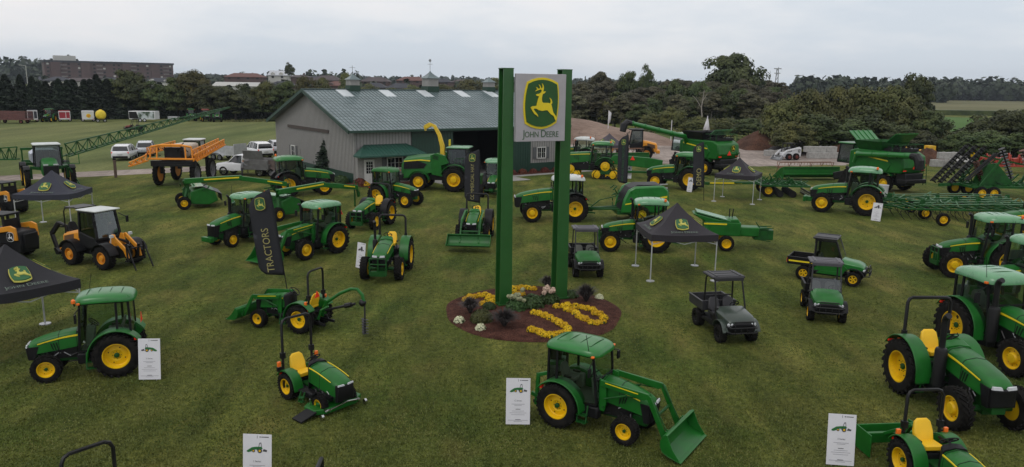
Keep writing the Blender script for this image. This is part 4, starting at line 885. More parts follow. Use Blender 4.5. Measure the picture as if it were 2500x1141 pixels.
# ------------------------------------------------------------------ trees
BARK = mat('bark', (.055, .045, .036), .9, var=.3, bump=.5, bscale=12)
PBARK = mat('pale_bark', (.26, .24, .21), .85, var=.25)
LF = leafmat('broad_leaves', (.016, .030, .009), (.072, .088, .024), .45, objvar=.17)
LFO = leafmat('olive_leaves', (.022, .034, .009), (.125, .122, .034), .30, objvar=.15)
LFD = leafmat('needles', (.007, .014, .009), (.024, .038, .020), .6, objvar=.12)
LFB = leafmat('brownish_leaves', (.026, .029, .015), (.092, .086, .044), .4, objvar=.18)
def crown_mesh(seed, r, h, z0, nclump, nleaf, ls, M, conic=False, openness=.15):
    R = np.random.RandomState(seed); Ps = []; Ns = []
    if conic:
        n = nclump * nleaf; t = R.uniform(0, 1, n) ** .75; lay = np.floor(t * 16) / 16 + R.normal(0, .012, n); a = R.uniform(0, 2 * PI, n)
        wob = 1 + .18 * np.sin(a * 3 + lay * 40) + .1 * np.sin(a * 7 + lay * 90); rad_ = (1 - lay) ** .9 * r * wob * R.uniform(.55, 1.05, n) + .05
        z = z0 + h * lay - .25 * rad_ * R.uniform(.3, 1, n); P = np.stack([rad_ * np.cos(a), rad_ * np.sin(a), z], 1); Nn = np.stack([np.cos(a) * .5, np.sin(a) * .5, np.full(n, .8)], 1) + R.normal(0, .4, (n, 3))
        V = quads(seed, P, Nn, R.uniform(ls * .6, ls * 1.3, n)); me = npmesh('crown', V, n); me.materials.append(M); return me
    cs = []
    for i in range(nclump):
        a = R.uniform(0, 2 * PI); u = R.uniform(-.75, 1); k_ = R.uniform(.45, .95); st = math.sqrt(max(0, 1 - u * u)); prof = 1.0 - .25 * max(0, u)
        cs.append((np.array([math.cos(a) * st * r * k_ * prof, math.sin(a) * st * r * k_ * prof, z0 + h / 2 + u * h / 2 * k_]), R.uniform(.20, .38) * r))
    for c_, cr_ in cs:
        d = R.normal(size=(nleaf, 3)); d /= np.linalg.norm(d, axis=1)[:, None]; d[:, 2] = np.abs(d[:, 2]) * .9 - .25 * (R.uniform(size=nleaf) < .5)
        k_ = R.uniform(.55, 1.12, nleaf)[:, None] ** .8; Ps.append(c_ + d * cr_ * k_ * np.array([1.15, 1.15, .8])); Ns.append(d + np.array([0, 0, .35]) + R.normal(0, .28, (nleaf, 3)))
    P = np.concatenate(Ps); Nn = np.concatenate(Ns); n = len(P); V = quads(seed, P, Nn, R.uniform(ls * .6, ls * 1.4, n)); me = npmesh('crown', V, n); me.materials.append(M); return me
def trunk_mesh(seed, r, h, z0, tr_, M=BARK, limbs=7):
    rs = random.Random(seed); m_ = MB(); m_.tube([(0, 0, -.2), (rs.uniform(-.1, .1), 0, z0 * .6), (rs.uniform(-.2, .2), rs.uniform(-.2, .2), z0 + h * .35), (rs.uniform(-.2, .2), 0, z0 + h * .8)], [tr_ * 1.3, tr_, tr_ * .6, tr_ * .15], 7)
    for i in range(limbs):
        a = rs.uniform(0, 6.28); z1_ = z0 + h * rs.uniform(-.05, .4); L = r * rs.uniform(.5, .85); m_.tube([(0, 0, z1_), (math.cos(a) * L * .5, math.sin(a) * L * .5, z1_ + h * .15), (math.cos(a) * L, math.sin(a) * L, z1_ + h * .28)], [tr_ * .45, tr_ * .25, tr_ * .06], 5)
    o = m_.build('trunk', M); me = o.data; bpy.data.objects.remove(o); return me
TV = {}
for i in range(4): TV['broad', i] = (crown_mesh(i, 4.0, 7.6, .6, 60, 190, .27, LF), trunk_mesh(i, 4, 7, 1.5, .22))
for i in range(3): TV['olive', i] = (crown_mesh(30 + i, 4.4, 7.2, .1, 64, 200, .25, LFO), trunk_mesh(i, 4, 7, 1.0, .2))
for i in range(3): TV['wood', i] = (crown_mesh(50 + i, 3.2, 7.9, 2.2, 50, 150, .28, LFB), trunk_mesh(i + 9, 3, 7, 3.2, .14, PBARK, 9))
for i in range(3): TV['conifer', i] = (crown_mesh(70 + i, 2.6, 10, .3, 60, 150, .30, LFD, conic=True), trunk_mesh(i, 1, 8, 1, .18, limbs=0))
def tree(kind, vi, loc, sx, sz, label, cat='tree', group=None, z=0, name=None):
    e_ = thing(name or {'conifer': 'spruce_tree', 'olive': 'bushy_tree', 'wood': 'woodland_tree'}.get(kind, 'leafy_tree'), label, cat, group)
    e_.location = (loc[0], loc[1], z); e_.scale = (sx, sx, sz); e_.rotation_euler.z = random.uniform(0, 6.28)
    for me in TV[kind, vi % len([k for k in TV if k[0] == kind])]:
        o = bpy.data.objects.new(me.name.split('.')[0], me); COL.objects.link(o); o.parent = e_
    return e_
def top_tree(kind, vi, px, pyb, pyt, wpx, label, group=None, dz=0, name=None):
    """tree whose base is at (px,pyb), top at pyt and crown wpx wide in the photo"""
    p = G(px, pyb); h = AT(px, pyt, p.y).z; hw_ = wpx / 2 * (p.y / FPX); base = {'broad': (4.0, 8.4), 'olive': (4.4, 7.4), 'wood': (3.2, 10.2), 'conifer': (2.6, 10.4)}[kind]
    return tree(kind, vi, p, hw_ / base[0] * .95, h / base[1], label, group=group, name=name)
# left windbreak: spruces, then broad trees
GS = 'spruces of the dark windbreak behind the parked trailers'
i = 0
for px in range(-40, 330, 31):
    top_tree('conifer', i, px + random.uniform(-6, 6), 291 - px * .002, random.uniform(176, 198), random.uniform(62, 80), 'dark spruce in the windbreak row behind the parked trailers', GS); i += 1
for px in range(-25, 680, 42):
    top_tree('conifer', i, px, 286, random.uniform(190, 208), 84, 'dark spruce in the windbreak row behind the parked trailers', GS); i += 1
GB = 'broad trees behind the trailers left of the barn'
L1 = ((0, 322, 290, 165, 95, 'broad'), (1, 268, 289, 186, 70, 'broad'), (2, 390, 290, 196, 90, 'broad'), (3, 480, 290, 173, 105, 'olive'), (0, 435, 290, 184, 80, 'broad'), (1, 545, 290, 205, 90, 'broad'), (2, 605, 290, 204, 84, 'broad'), (3, 650, 290, 200, 80, 'olive'), (0, 700, 292, 193, 80, 'broad'), (1, 750, 288, 190, 70, 'olive'), (0, 575, 293, 215, 95, 'broad'), (3, 516, 294, 206, 90, 'broad'), (1, 360, 289, 222, 90, 'broad'), (2, 630, 290, 232, 90, 'broad'))
for (k_, px, pyb, pyt, w_, kd), o_ in zip(L1, ordinals([q[1] for q in L1])):
    top_tree(kd, k_, px, pyb, pyt, w_, 'broad leafy tree, ' + o_ + ' of the line between trailers and barn', GB)
L1 = ((790, 262, 192, 60), (850, 258, 180, 50), (905, 255, 205, 60), (1010, 262, 208, 70), (1080, 262, 205, 80), (1150, 262, 196, 90), (1210, 265, 193, 90), (960, 262, 215, 60))
for (px, pyb, pyt, w_), o_ in zip(L1, ordinals([q[0] for q in L1])):
    top_tree('olive', int(px) % 3, px, pyb, pyt, w_, 'rounded olive tree, ' + o_ + ' of those showing over the barn ridge', 'trees showing over the barn ridge')
# right-hand woods
rs = random.Random(11); GW = 'dull brown-green trees of the wood behind the earth hill'
for row, (pb, t0, t1, n) in enumerate(((286, 186, 206, 20), (300, 196, 222, 19), (315, 214, 240, 17))):
    for j in range(n):
        px = 1385 + (1900 - 1385) * (j + rs.uniform(.2, .8)) / n; top_tree('wood' if rs.random() < .75 else 'broad', rs.randint(0, 3), px, pb + rs.uniform(-4, 4) + (px - 1385) * .014, rs.uniform(t0, t1) - 14 * math.exp(-((px - 1760) / 90) ** 2), rs.uniform(62, 85), 'dull brown-green tree in the dense wood behind the earth hill', GW)
# the tall cottonwood above the wood, two others that stick out
for dx, pt, w_ in ((1780, 124, 92), (1742, 136, 66), (1826, 140, 60)):
    pass
ct = top_tree('broad', 1, 1780, 300, 120, 150, 'tallest leafy tree, its round crown standing high above the right wood', name='cottonwood_tree')
top_tree('broad', 2, 1576, 292, 156, 48, 'round dark tree crown poking out above the wood left of the tallest tree')
top_tree('broad', 0, 1530, 292, 168, 60, 'spreading tree crown just left of the small round one above the wood')
top_tree('wood', 0, 1460, 290, 174, 60, 'thin yellow-green tree top above the wood, next to the sign')
L1 = ((1500, 318, 236, 100, 'olive'), (1440, 312, 250, 80, 'olive'), (1560, 322, 250, 80, 'broad'), (1640, 330, 262, 84, 'olive'), (1700, 335, 285, 90, 'olive'), (1765, 340, 290, 80, 'olive'), (1590, 328, 278, 70, 'olive'), (1825, 345, 285, 80, 'broad'))
for (px, pyb, pyt, w_, kd), o_ in zip(L1, ordinals([q[0] for q in L1])):
    top_tree(kd, int(px), px, pyb, pyt, w_, 'low shrubby tree, ' + o_ + ' along the front edge of the right wood', 'shrubby trees along the edge of the wood')
# the big bushy cluster
GC = 'bushy olive trees of the large clump beyond the white loader'
L1 = ((1905, 372, 243, 110, 'olive'), (1960, 372, 222, 130, 'olive'), (2030, 368, 215, 130, 'olive'), (2095, 368, 212, 140, 'olive'), (2160, 372, 214, 130, 'olive'), (2120, 378, 258, 150, 'broad'), (2215, 378, 238, 120, 'olive'), (2255, 380, 262, 110, 'broad'), (1985, 380, 272, 130, 'broad'), (1930, 384, 300, 110, 'olive'), (2060, 382, 290, 150, 'broad'), (2180, 384, 300, 120, 'broad'), (2240, 388, 318, 110, 'broad'), (2280, 372, 292, 70, 'olive'))
for (px, pyb, pyt, w_, kd), o_ in zip(L1, ordinals([q[0] for q in L1])):
    pyb -= 6
    top_tree(kd, int(px + pyt), px, pyb, pyt, w_, 'bushy olive tree, ' + o_ + ' of the large clump beyond the white loader', GC)
top_tree('broad', 3, 2225, 330, 178, 90, 'tall tree with a ragged two-pronged top rising behind the bushy clump')
L1 = ((2330, 398, 318, 80), (2370, 396, 280, 120), (2440, 396, 262, 130), (2500, 396, 262, 130), (2395, 404, 318, 120), (2475, 405, 322, 120), (2560, 400, 262, 120))
for (px, pyb, pyt, w_), o_ in zip(L1, ordinals([q[0] for q in L1])):
    pyb -= 6
    top_tree('broad', int(px), px, pyb, pyt, w_, 'dark leafy tree, ' + o_ + ' of the clump above the folded tillage machine', 'leafy trees of the far right clump')
def brush(name, label, segs, M, hh=1.6, seed=5, ls=.3, dn=900):
    R = np.random.RandomState(seed); Ps = []
    for (x0, y0, x1, y1, k) in segs:
        a, b = G(x0, y0), G(x1, y1); n = int((b - a).length * dn / 30); t_ = R.uniform(0, 1, n); c = np.array(a)[None] * (1 - t_)[:, None] + np.array(b)[None] * t_[:, None]
        hx = hh * k * (.65 + .35 * np.sin(t_ * 23 + x0) * np.sin(t_ * 9)); z = np.abs(R.normal(0, .5, n)).clip(0, 1) * hx; Ps.append(c + np.stack([R.normal(0, .5, n), R.normal(0, 1.2, n), z], 1))
    P = np.concatenate(Ps); Nn = R.normal(size=P.shape) + np.array([0, -.5, .7]); V = quads(seed, P, Nn, R.uniform(ls * .5, ls * 1.5, len(P))); me = npmesh(name, V, len(P)); me.materials.append(M); o = bpy.data.objects.new(name, me); COL.objects.link(o); tag(o, label, 'brush', None, 'stuff')
brush('undergrowth', 'dark undergrowth along the foot of the right woods', [(1390, 318, 1620, 336, 1), (1620, 336, 1860, 356, 1.2), (1860, 364, 2050, 372, 1.8), (2050, 372, 2300, 378, 1.8), (2290, 388, 2560, 396, 1.5), (1860, 358, 2300, 364, 2.2), (2200, 378, 2340, 386, 1.3), (2320, 390, 2560, 398, 2.4), (1390, 300, 1880, 316, 2.6), (1390, 290, 1880, 300, 3)], LFO, 1.5, 5, .26, 2600)
brush('hedgerow', 'dark low growth under the windbreak behind the parked trailers', [(-60, 290, 330, 290, 1.4), (330, 290, 700, 290, 1.6), (-60, 286, 700, 284, 2.6)], LFD, 1.5, 6, .3, 2600)
brush('weeds', 'yellowish weeds along the far meadow edge left of the barn', [(560, 298, 660, 297, .45), (1395, 305, 1440, 303, .5)], LFO, 1.5, 7, .22, 1500)
# dead pale tree
dt = MB(); p = G(1702, 330)
dt.tube([(0, 0, 0), (.2, 0, 2.5), (-.1, .1, 5.0), (.2, 0, 8.2)], [.16, .13, .1, .04], 6); dt.tube([(-.1, .1, 5), (-1.2, 0, 6.6), (-1.9, 0, 7.2)], [.07, .05, .02], 5); dt.tube([(.05, 0, 6.3), (.9, .2, 7.6)], [.05, .02], 5)
one('dead_tree', dt, PBARK, 'bare pale dead tree trunk standing against the dark wood', 'tree', loc=p - Vector((0, 2.5, 0)))
# distant hill and woods (read as one mass)
def hills():
    m_ = MB(); vs = []; fs = []; nx, ny = 80, 10
    for i in range(nx + 1):
        for j in range(ny + 1):
            x = -1700 + 3400 * i / nx; y = 330 + 1750 * (j / ny) ** 1.3; az = x / y
            k_ = float(np.interp(az, [-.75, -.62, -.3, -.1, .1, .3, .6, .8], [1.0, .75, .42, .55, .55, .2, .05, .05])); t = (j / ny) ** 1.3
            vs.append((x, y, -2.5 + k_ * 25 * min(1, t * 1.15) ** 1.05 + k_ * 1.5 * math.sin(x * .011 + y * .004)))
    for i in range(nx):
        for j in range(ny): fs.append((i * (ny + 1) + j, (i + 1) * (ny + 1) + j, (i + 1) * (ny + 1) + j + 1, i * (ny + 1) + j + 1))
    m_.add(vs, fs); o = m_.build('hills', FIELD, ang=80); o['kind'] = 'structure'; return vs
HV = hills()
def hill_z(x, y):
    az = x / y; k_ = float(np.interp(az, [-.75, -.62, -.3, -.1, .1, .3, .6, .8], [1.0, .75, .42, .55, .55, .2, .05, .05])); t = max(0, (y - 330) / 1750)
    return max(0, -2.5 + k_ * 25 * min(1, t * 1.15) ** 1.05 + k_ * 1.5 * math.sin(x * .011 + y * .004))
def woods(name, label, specs, seed, M, cat='woodland'):
    R = np.random.RandomState(seed); Ps = []; Ns = []; Ss = []
    for (a0, a1, y0, y1, n, hh, ls) in specs:
        for i in range(n):
            y = R.uniform(y0, y1); x = R.uniform(a0, a1) * y; z = hill_z(x, y); h = hh * R.uniform(.55, 1.15); r = h * R.uniform(.32, .5); k_ = 60
            d = R.normal(size=(k_, 3)); d /= np.linalg.norm(d, axis=1)[:, None]; con = R.uniform() < .2
            P = d * np.array([r, r, h * .5]) * R.uniform(.6, 1.05, k_)[:, None]
            if con: tt = (P[:, 2] / h + .5); P[:, 0] *= (1.1 - tt); P[:, 1] *= (1.1 - tt); P[:, 2] *= 1.25
            Ps.append(P + np.array([x, y, z + h * .5])); Ns.append(d + R.normal(0, .4, (k_, 3))); Ss.append(R.uniform(ls * .6, ls * 1.4, k_))
    P = np.concatenate(Ps); V = quads(seed, P, np.concatenate(Ns), np.concatenate(Ss)); me = npmesh(name, V, len(P)); me.materials.append(M); o = bpy.data.objects.new(name, me); COL.objects.link(o)
    tag(o, label, cat, None, 'stuff'); return o
LFF = leafmat('far_leaves', (.016, .028, .014), (.040, .055, .024), .02, objvar=0)
woods('distant_woods', 'hazy distant woods along the skyline hills', [(-.72, .2, 1150, 1900, 900, 13, 4.5), (-.75, -.2, 700, 1100, 260, 12, 3.2), (.1, .8, 1000, 1900, 500, 13, 4.5), (-.2, .1, 500, 1000, 160, 9, 2.6)], 1, LFF)
woods('far_tree_belt', 'dark belt of trees beyond the tan crop field', [(.53, .85, 720, 800, 240, 20, 3.6), (.36, .56, 560, 760, 200, 17, 3.2), (.04, .36, 420, 600, 120, 10, 2.4)], 2, LFF)
woods('town_trees', 'scattered trees among the houses of the far town', [(-.30, -.01, 380, 640, 90, 9, 2.0), (-.70, -.30, 520, 600, 90, 9, 2.2), (-.72, -.55, 800, 1000, 90, 26, 4.0), (-.35, -.2, 640, 800, 40, 17, 3.0)], 3, LFF)
# hedge under tan crop, roadside weeds
he = MB(); he.seg((G(2180, 279).x, G(2180, 279).y, .9), (G(3000, 292).x, G(3000, 292).y, .9), 6, 1.8); one('hedge', he, LF, 'long dark hedge strip between the tan crop and the green field', 'hedge')
# small spruce beside the barn
p = G(806, 430); tree('conifer', 1, p, .62, .43, 'small young spruce tree standing by the barn corner', z=0)
# ------------------------------------------------------------------ canopies, flags, boards
def fabric(name, c, rough=.75):
    return mat(name, c, rough, var=.15, scale=2.5, bump=.25, bscale=6)
FABK = fabric('black_canopy_fabric', (.010, .010, .014)); FAB = fabric('charcoal_canopy_fabric', (.016, .013, .018)); FABN = fabric('navy_canopy_fabric', (.020, .022, .036)); FABP = fabric('faded_purple_canopy_fabric', (.055, .047, .060)); FLAGB = fabric('black_flag_fabric', (.012, .013, .018))
LOGG = mat('printed_green', (.02, .10, .03), .6); LOGY = mat('printed_yellow', (.45, .42, .08), .6); PRT = mat('printed_grey_green', (.11, .15, .12), .7); PRTK = mat('printed_khaki', (.30, .27, .10), .7)
def canopy(label, p, deg, fab=FAB, w=3.05, ze=2.15, zp=3.35, txt=True, feet=True, group='pop-up canopies', sides=(0, 1, 2, 3)):
    t = thing('pop_up_canopy', label, 'canopy', group); put(t, p, deg); h = w / 2; val = .30
    f = lambda u: ze + (zp - ze) * ((1 - u) ** 1.45)
    m_ = MB(); n = 10; rings = []
    for i in range(n + 1):
        u = i / n; r = max(h * u, .02); ring = []
        for sx_, sy_, dx, dy in ((1, -1, 0, 1), (1, 1, -1, 0), (-1, 1, 0, -1), (-1, -1, 1, 0)):
            for k in range(6):
                a = k / 6; sag = .05 * u * math.sin(a * PI); ring.append((sx_ * r + dx * 2 * r * a, sy_ * r + dy * 2 * r * a, f(u) - sag))
        rings.append(ring)
    rings.append([(x, y, z - val + .02 * math.sin(i * 2.1)) for i, (x, y, z) in enumerate(rings[-1])])
    rings.append([(x * .985, y * .985, z) for x, y, z in rings[-1]]); rings.append([(x * .985, y * .985, z - .02) for x, y, z in rings[n]])
    m_.loft(rings, cap=False); o = m_.build('canopy_top', fab, t, ang=50)
    for sx_ in (1, -1):
        for sy_ in (1, -1):
            l_ = MB(); l_.box((sx_ * (h - .05), sy_ * (h - .05), ze / 2 - .05), (.045, .045, ze - .1)); lo = l_.build('leg', ALU, t)
            if feet:
                q = MB(); q.lathe([(.19, .0), (.19, .035), (.03, .05), (.03, .09)], (sx_ * (h - .05), sy_ * (h - .05), 0), 'z', 14); q.build('foot', ALU, lo)
    b_ = MB()
    for a, b in (((1, 1), (1, -1)), ((1, -1), (-1, -1)), ((-1, -1), (-1, 1)), ((-1, 1), (1, 1))):
        for q in (0, 1):
            A = Vector((a[0] * (h - .06), a[1] * (h - .06), 0)); B = Vector((b[0] * (h - .06), b[1] * (h - .06), 0)); M_ = (A + B) / 2
            b_.seg((A.x, A.y, ze - .1 - .35 * q), (M_.x, M_.y, ze - .45 + .35 * q), .03); b_.seg((M_.x, M_.y, ze - .45 + .35 * q), (B.x, B.y, ze - .1 - .35 * q), .03)
    b_.build('frame', ALU, t)
    for s_ in sides:
        R_ = Matrix.Rotation(s_ * PI / 2, 3, 'Z')
        def onf(x, y, eps, uc=.62):   # local emblem coords -> canopy side facing -y before rotation; y up-slope
            u = uc - y / (h * 1.25); return R_ @ Vector((x, -h * u, f(u) + eps))
        lg = logo(.60, .004); lg.v = [tuple(onf(p_[0], p_[1] * .86, p_[2] * 9 + .03)) for p_ in lg.v]; lg.build('emblem', [LOGY, LOGG], o, smooth=False)
        if txt:
            v, f_ = text_mb('JOHN DEERE', .25, .78, 0.0, 1.0); xs = [q[0] for q in v]; k = 1.25 / (max(xs) - min(xs)); t2 = MB(); t2.add([tuple(onf(q[0] * k, q[1] - .58, .03)) for q in v], f_); t2.build('lettering', PRT, o, smooth=False)
    return t
def feather_flag(label, p, deg, text, H_=4.2, w=.85, tilt=0, tcol=PRTK, ts=.5, group='black feather flags', z0=.9, zt=None):
    t = thing('feather_flag', label, 'flag', group); t.location = (p[0], p[1], 0); t.rotation_euler = (0, rad(tilt), rad(deg))
    po = MB(); po.tube([(0, 0, -.1), (0, 0, H_ * .85), (-.06, 0, H_ * .95), (-w * .45, 0, H_ * 1.0)], [.022, .018, .012, .008], 6); po.build('pole', BLKM, t)
    m_ = MB(); n, k = 22, 6; vs = []
    for i in range(n + 1):
        v = i / n; z = z0 + (H_ - z0) * v; wv = w * (1 if v < .82 else max(.05, max(0, math.cos((v - .82) / .18 * PI / 2)) ** .6)) ; wv *= 1 if v > .06 else .75 + 4 * v
        for j in range(k + 1):
            u = j / k; x = -wv * u - (0.0 if v < .9 else (v - .9) * .6); vs.append((x, .022 * math.sin(u * 3 + v * 5) * u + .010 * math.sin(v * 17 + u * 6) * u, z + .12 * u * (1 if v < .5 else -.5)))
    fs = [(i * (k + 1) + j, i * (k + 1) + j + 1, (i + 1) * (k + 1) + j + 1, (i + 1) * (k + 1) + j) for i in range(n) for j in range(k)]
    m_.add(vs, fs); o = m_.build('banner', FLAGB, t, ang=80); so = o.modifiers.new('thickness', 'SOLIDIFY'); so.thickness = .006
    for face in (1,):
        v, f = text_mb(text, 1.0, 0, .0, 1.0); T = MB(); xs = [q[0] for q in v]; k_ = ts * (H_ - z0) / (max(xs) - min(xs)); kh = min(k_ * 1.15, w * .62); zc = z0 + .22 + ts * (H_ - z0) / 2
        T.add([(-w * .5 - (q[1] - .36) * kh, -.09, zc + q[0] * k_) for q in v], f); T.build('lettering', tcol, o, smooth=False)
        lg = logo(w * .42, .004); M_ = frameM((-w * .5, -.07, z0 + (H_ - z0) * .84), (1, 0, 0), (0, 0, 1)); xf(lg, M_); lg.build('emblem', [LOGY, LOGG], o, smooth=False)
    return t
BRD = mat('white_sign_board', (.64, .64, .68), .45, var=.03); INK = mat('printed_ink', (.05, .05, .055), .6); INKG = mat('printed_light_grey', (.30, .30, .33), .6); PG = mat('printed_tractor_green', (.015, .13, .03), .5)
def info_board(label, px, py, deg, w=.62, h=1.2, lean=8, ser='2 Series', group='white info boards on the lawn', mono=False, z0=.04, rops=True):
    t = thing('info_board', label, 'sign', group); p = G(px, py); t.location = (p.x, p.y, 0); t.rotation_euler = (rad(-lean), 0, rad(deg))
    m_ = MB(); m_.box((0, 0, z0 + h / 2), (w, .012, h)); o = m_.build('panel', BRD, t)
    s_ = MB()
    for x in (-w * .3, w * .3): s_.seg((x, .02, h * .5), (x, .35, .0), .02); s_.seg((x, .012, -.05), (x, .012, h * .5), .015)
    s_.build('stand', GREY, t)
    q = MB(); y = -.0085; C_ = lambda x, z, ww, hh: q.box((x * w, y, z0 + z * h), (ww * w, .003, hh * h))
    q.mi(1); C_(0.0, .955, .012, .05); C_(.10, .955, .035, .02); C_(.27, .955, .26, .014)
    a = 0 if not mono else 1
    q.mi(a)
    mir = -1 if int(px) % 3 == 0 else 1; sh = ((int(px) * 7) % 5 - 2) * .01
    def poly(P, mi):
        P = [(x * mir + sh, z + sh) for x, z in P]; q.mi(mi); q.prism([(x * w, z0 + z * h) for x, z in P], y - .004 - .001 * mi, y + .001, 'y')
    poly([(-.36, .70), (-.30, .685), (-.20, .70), (-.14, .74), (.0, .735), (.05, .76), (.0, .79), (-.18, .775), (-.28, .74), (-.34, .72)], 1 if mono else 0)
    poly([(.0, .72), (.12, .72), (.2, .76), (.16, .79), (.02, .79)], 1 if mono else 0)
    if rops: poly([(.05, .78), (.09, .86), (.15, .865), (.17, .78), (.155, .78), (.14, .85), (.10, .848), (.065, .78)], 1)
    else: poly([(-.05, .78), (-.03, .86), (.14, .865), (.17, .78)], 1)
    for cx_, r_ in ((-.12, .055), (.1, .08)):
        poly([(cx_ + math.cos(i * PI / 6) * r_, .705 + .01 + math.sin(i * PI / 6) * r_ * w / h) for i in range(12)], 1)
        if not mono: poly([(cx_ + math.cos(i * PI / 4) * r_ * .5, .715 + math.sin(i * PI / 4) * r_ * .5 * w / h) for i in range(8)], 3)
    poly([(.2, .71), (.34, .70), (.36, .73), (.24, .75)], 1)
    q.mi(2)
    for z, ww in ((.44, .55), (.415, .3), (.29, .5), (.25, .7), (.21, .55), (.09, .82), (.065, .35)): C_(0, z, ww, .008)
    q.mi(1); C_(0, .33, .2, .011); C_(0, .105, .22, .010)
    q.build('print', [PG, INK, INKG, YEL], o, smooth=False)
    v, f = text_mb(ser, .055, 0, 0, 1); T = MB(); T.add([(a_[0], -.011, z0 + h * .50 + a_[1]) for a_ in v], f); T.build('lettering', INK, o, smooth=False)
    return t
# ------------------------------------------------------------------ utility vehicles
def utv(label, side, r, f, body=GREEN, roofm=RGREY, rim=YEL, rstyle='disc', closed=False, wb=1.95, bed=True, hood_m=None, wind=False, rtyre=.345, stripe=None, group='four wheel utility vehicles', zr=2.08, snork=False):
    t = thing('utility_vehicle', label, 'utility vehicle', group); place(t, side, r, f, wb, .62); t.scale = (1, .9, 1); hood_m = hood_m or body
    for sg in (1, -1):
        wheel(t, (0, sg * .60, rtyre), rtyre, .31, rtyre * .52, sg, rim, 'block', rstyle, BLKM); wheel(t, (wb, sg * .62, rtyre * .98), rtyre * .98, .28, rtyre * .52, sg, rim, 'block', rstyle, BLKM, steer=.0)
    c = MB(); c.box((wb / 2, 0, .38), (wb + .3, .75, .16)); c.box((wb / 2 + .02, 0, .45), (1.1, 1.34, .08)); c.tube([(0, -.55, rtyre), (0, .55, rtyre)], .05, 6); c.tube([(wb, -.55, rtyre), (wb, .55, rtyre)], .04, 6)
    for sg in (1, -1): c.seg((0, sg * .4, rtyre), (.1, sg * .4, .85), .06); c.seg((wb, sg * .4, rtyre), (wb - .1, sg * .35, .85), .06)
    c.build('chassis', BLKM, t, bev=.01)
    # cargo bed
    b = MB(); bx0, bx1, bz = -.72, .50, .72; b.box(((bx0 + bx1) / 2, 0, bz), (bx1 - bx0, 1.38, .05))
    for sg in (1, -1): b.box(((bx0 + bx1) / 2, sg * .68, bz + .16), (bx1 - bx0, .05, .32)); b.box(((bx0 + bx1) / 2, sg * .70, bz + .32), (bx1 - bx0 + .04, .09, .04))
    b.box((bx0, 0, bz + .16), (.05, 1.38, .32)); b.box((bx1, 0, bz + .18), (.05, 1.38, .36)); bo = b.build('cargo_bed', BLK if body is not OLIVE else DGREY, t, bev=.012)
    for sg in (1, -1):
        q = MB(); q.box((bx0 - .03, sg * .6, bz + .14), (.03, .1, .2)); q.build('tail_light', RED, t)
    if stripe:
        for sg in (1, -1):
            q = MB(); q.box(((bx0 + bx1) / 2, sg * .708, bz + .14), (bx1 - bx0 - .1, .008, .07)); q.build('stripe', YSTR, bo)
    # hood and front
    h = MB(); R = lambda x, w, z0, z1, k_=.75: [(x, -w, z0), (x, -w, lerp(z0, z1, .7)), (x, -w * k_, z1), (x, -w * .3, z1 + .02), (x, w * .3, z1 + .02), (x, w * k_, z1), (x, w, lerp(z0, z1, .7)), (x, w, z0)]
    x0 = wb - .52; h.loft([R(x0, .62, .72, 1.12), R(x0 + .2, .62, .72, 1.08), R(wb + .12, .60, .72, 1.02), R(wb + .34, .55, .72, .93), R(wb + .42, .5, .72, .84)]); h.build('hood', hood_m, t, bev=.02, ang=45)
    g_ = MB(); g_.loft([R(wb + .10, .62, .50, .80), R(wb + .40, .56, .48, .80), R(wb + .48, .48, .50, .74)]); g_.build('grille', BLK, t, bev=.01)
    for sg in (1, -1):
        fd = MB(); pts = [(wb + math.cos(rad(a)) * .44, rtyre + .02 + math.sin(rad(a)) * .44) for a in range(15, 175, 18)]; fd.shell(pts, *sorted((sg * .46, sg * .76)), -.025); fd.build('fender', body if body is OLIVE else BLK, t, bev=.008)
        for k_ in (0, 1):
            hl = MB(); hl.lathe([(.055, -.03), (.06, .0), (.045, .03), (.005, .035)], (wb + .42 - .02 * k_, sg * (.40 + .12 * k_), .735), 'x', 12); hl.build('headlight', LENS, t)
        sd_ = MB(); sd_.prism([(.55, .42), (x0 + .05, .42), (x0 + .25, .75), (x0 + .05, .95), (x0 - .12, .60), (.68, .56)], *sorted((sg * .62, sg * .68))); sd_.build('side_panel', BLK if closed is False else body, t, bev=.01)
    bp = MB(); xb = wb + .62
    for z in (.50, .68): bp.tube([(wb + .42, -.62, z), (xb, -.5, z), (xb, .5, z), (wb + .42, .62, z)], .025, 6)
    for y in (-.36, -.12, .12, .36): bp.seg((xb, y, .45), (xb, y, .70), .035)
    bp.tube([(xb, -.36, .68), (xb - .05, -.36, .88), (xb - .05, .36, .88), (xb, .36, .68)], .022, 6); bp.build('bumper', BLKM, t)
    # cage
    cg = MB()
    for sg in (1, -1):
        y = sg * .60; cg.tube([(x0 + .05, y, .95), (x0 - .28, y * .93, zr - .12), (x0 - .40, y * .92, zr - .04), (.50, y * .92, zr - .04), (.42, y * .95, zr - .16), (.40, y, .60)], .032, 7)
    cg.tube([(x0 - .34, -.56, zr - .06), (x0 - .34, .56, zr - .06)], .025, 6); cg.tube([(.45, -.56, zr - .06), (.45, .56, zr - .06)], .025, 6); cg.tube([(.41, -.58, 1.25), (.41, .58, 1.25)], .025, 6)
    cg.build('roll_cage', BLKM if body is not GREEN else DGREY, t)
    rf = MB(); A = lambda z, i: [(x0 - .26 - i, -.68 + i, z), (x0 - .26 - i, .68 - i, z), (.28 + i, .68 - i, z), (.28 + i, -.68 + i, z)]
    rf.loft([A(zr - .05, .03), A(zr, 0), A(zr + .045, .03)]); rl = x0 - .54
    for y in (-.48, .48): rf.box((.28 + rl / 2, y, zr + .055), (rl - .1, .09, .03))
    for i in range(3 if not closed else 2): rf.box((.42 + i * rl / 3, 0, zr + .05), (.03, .8, .02))
    if not closed: rf.box((x0 - .24, 0, zr - .06), (.04, 1.2, .12))
    rf.build('roof', roofm, t, bev=.02)
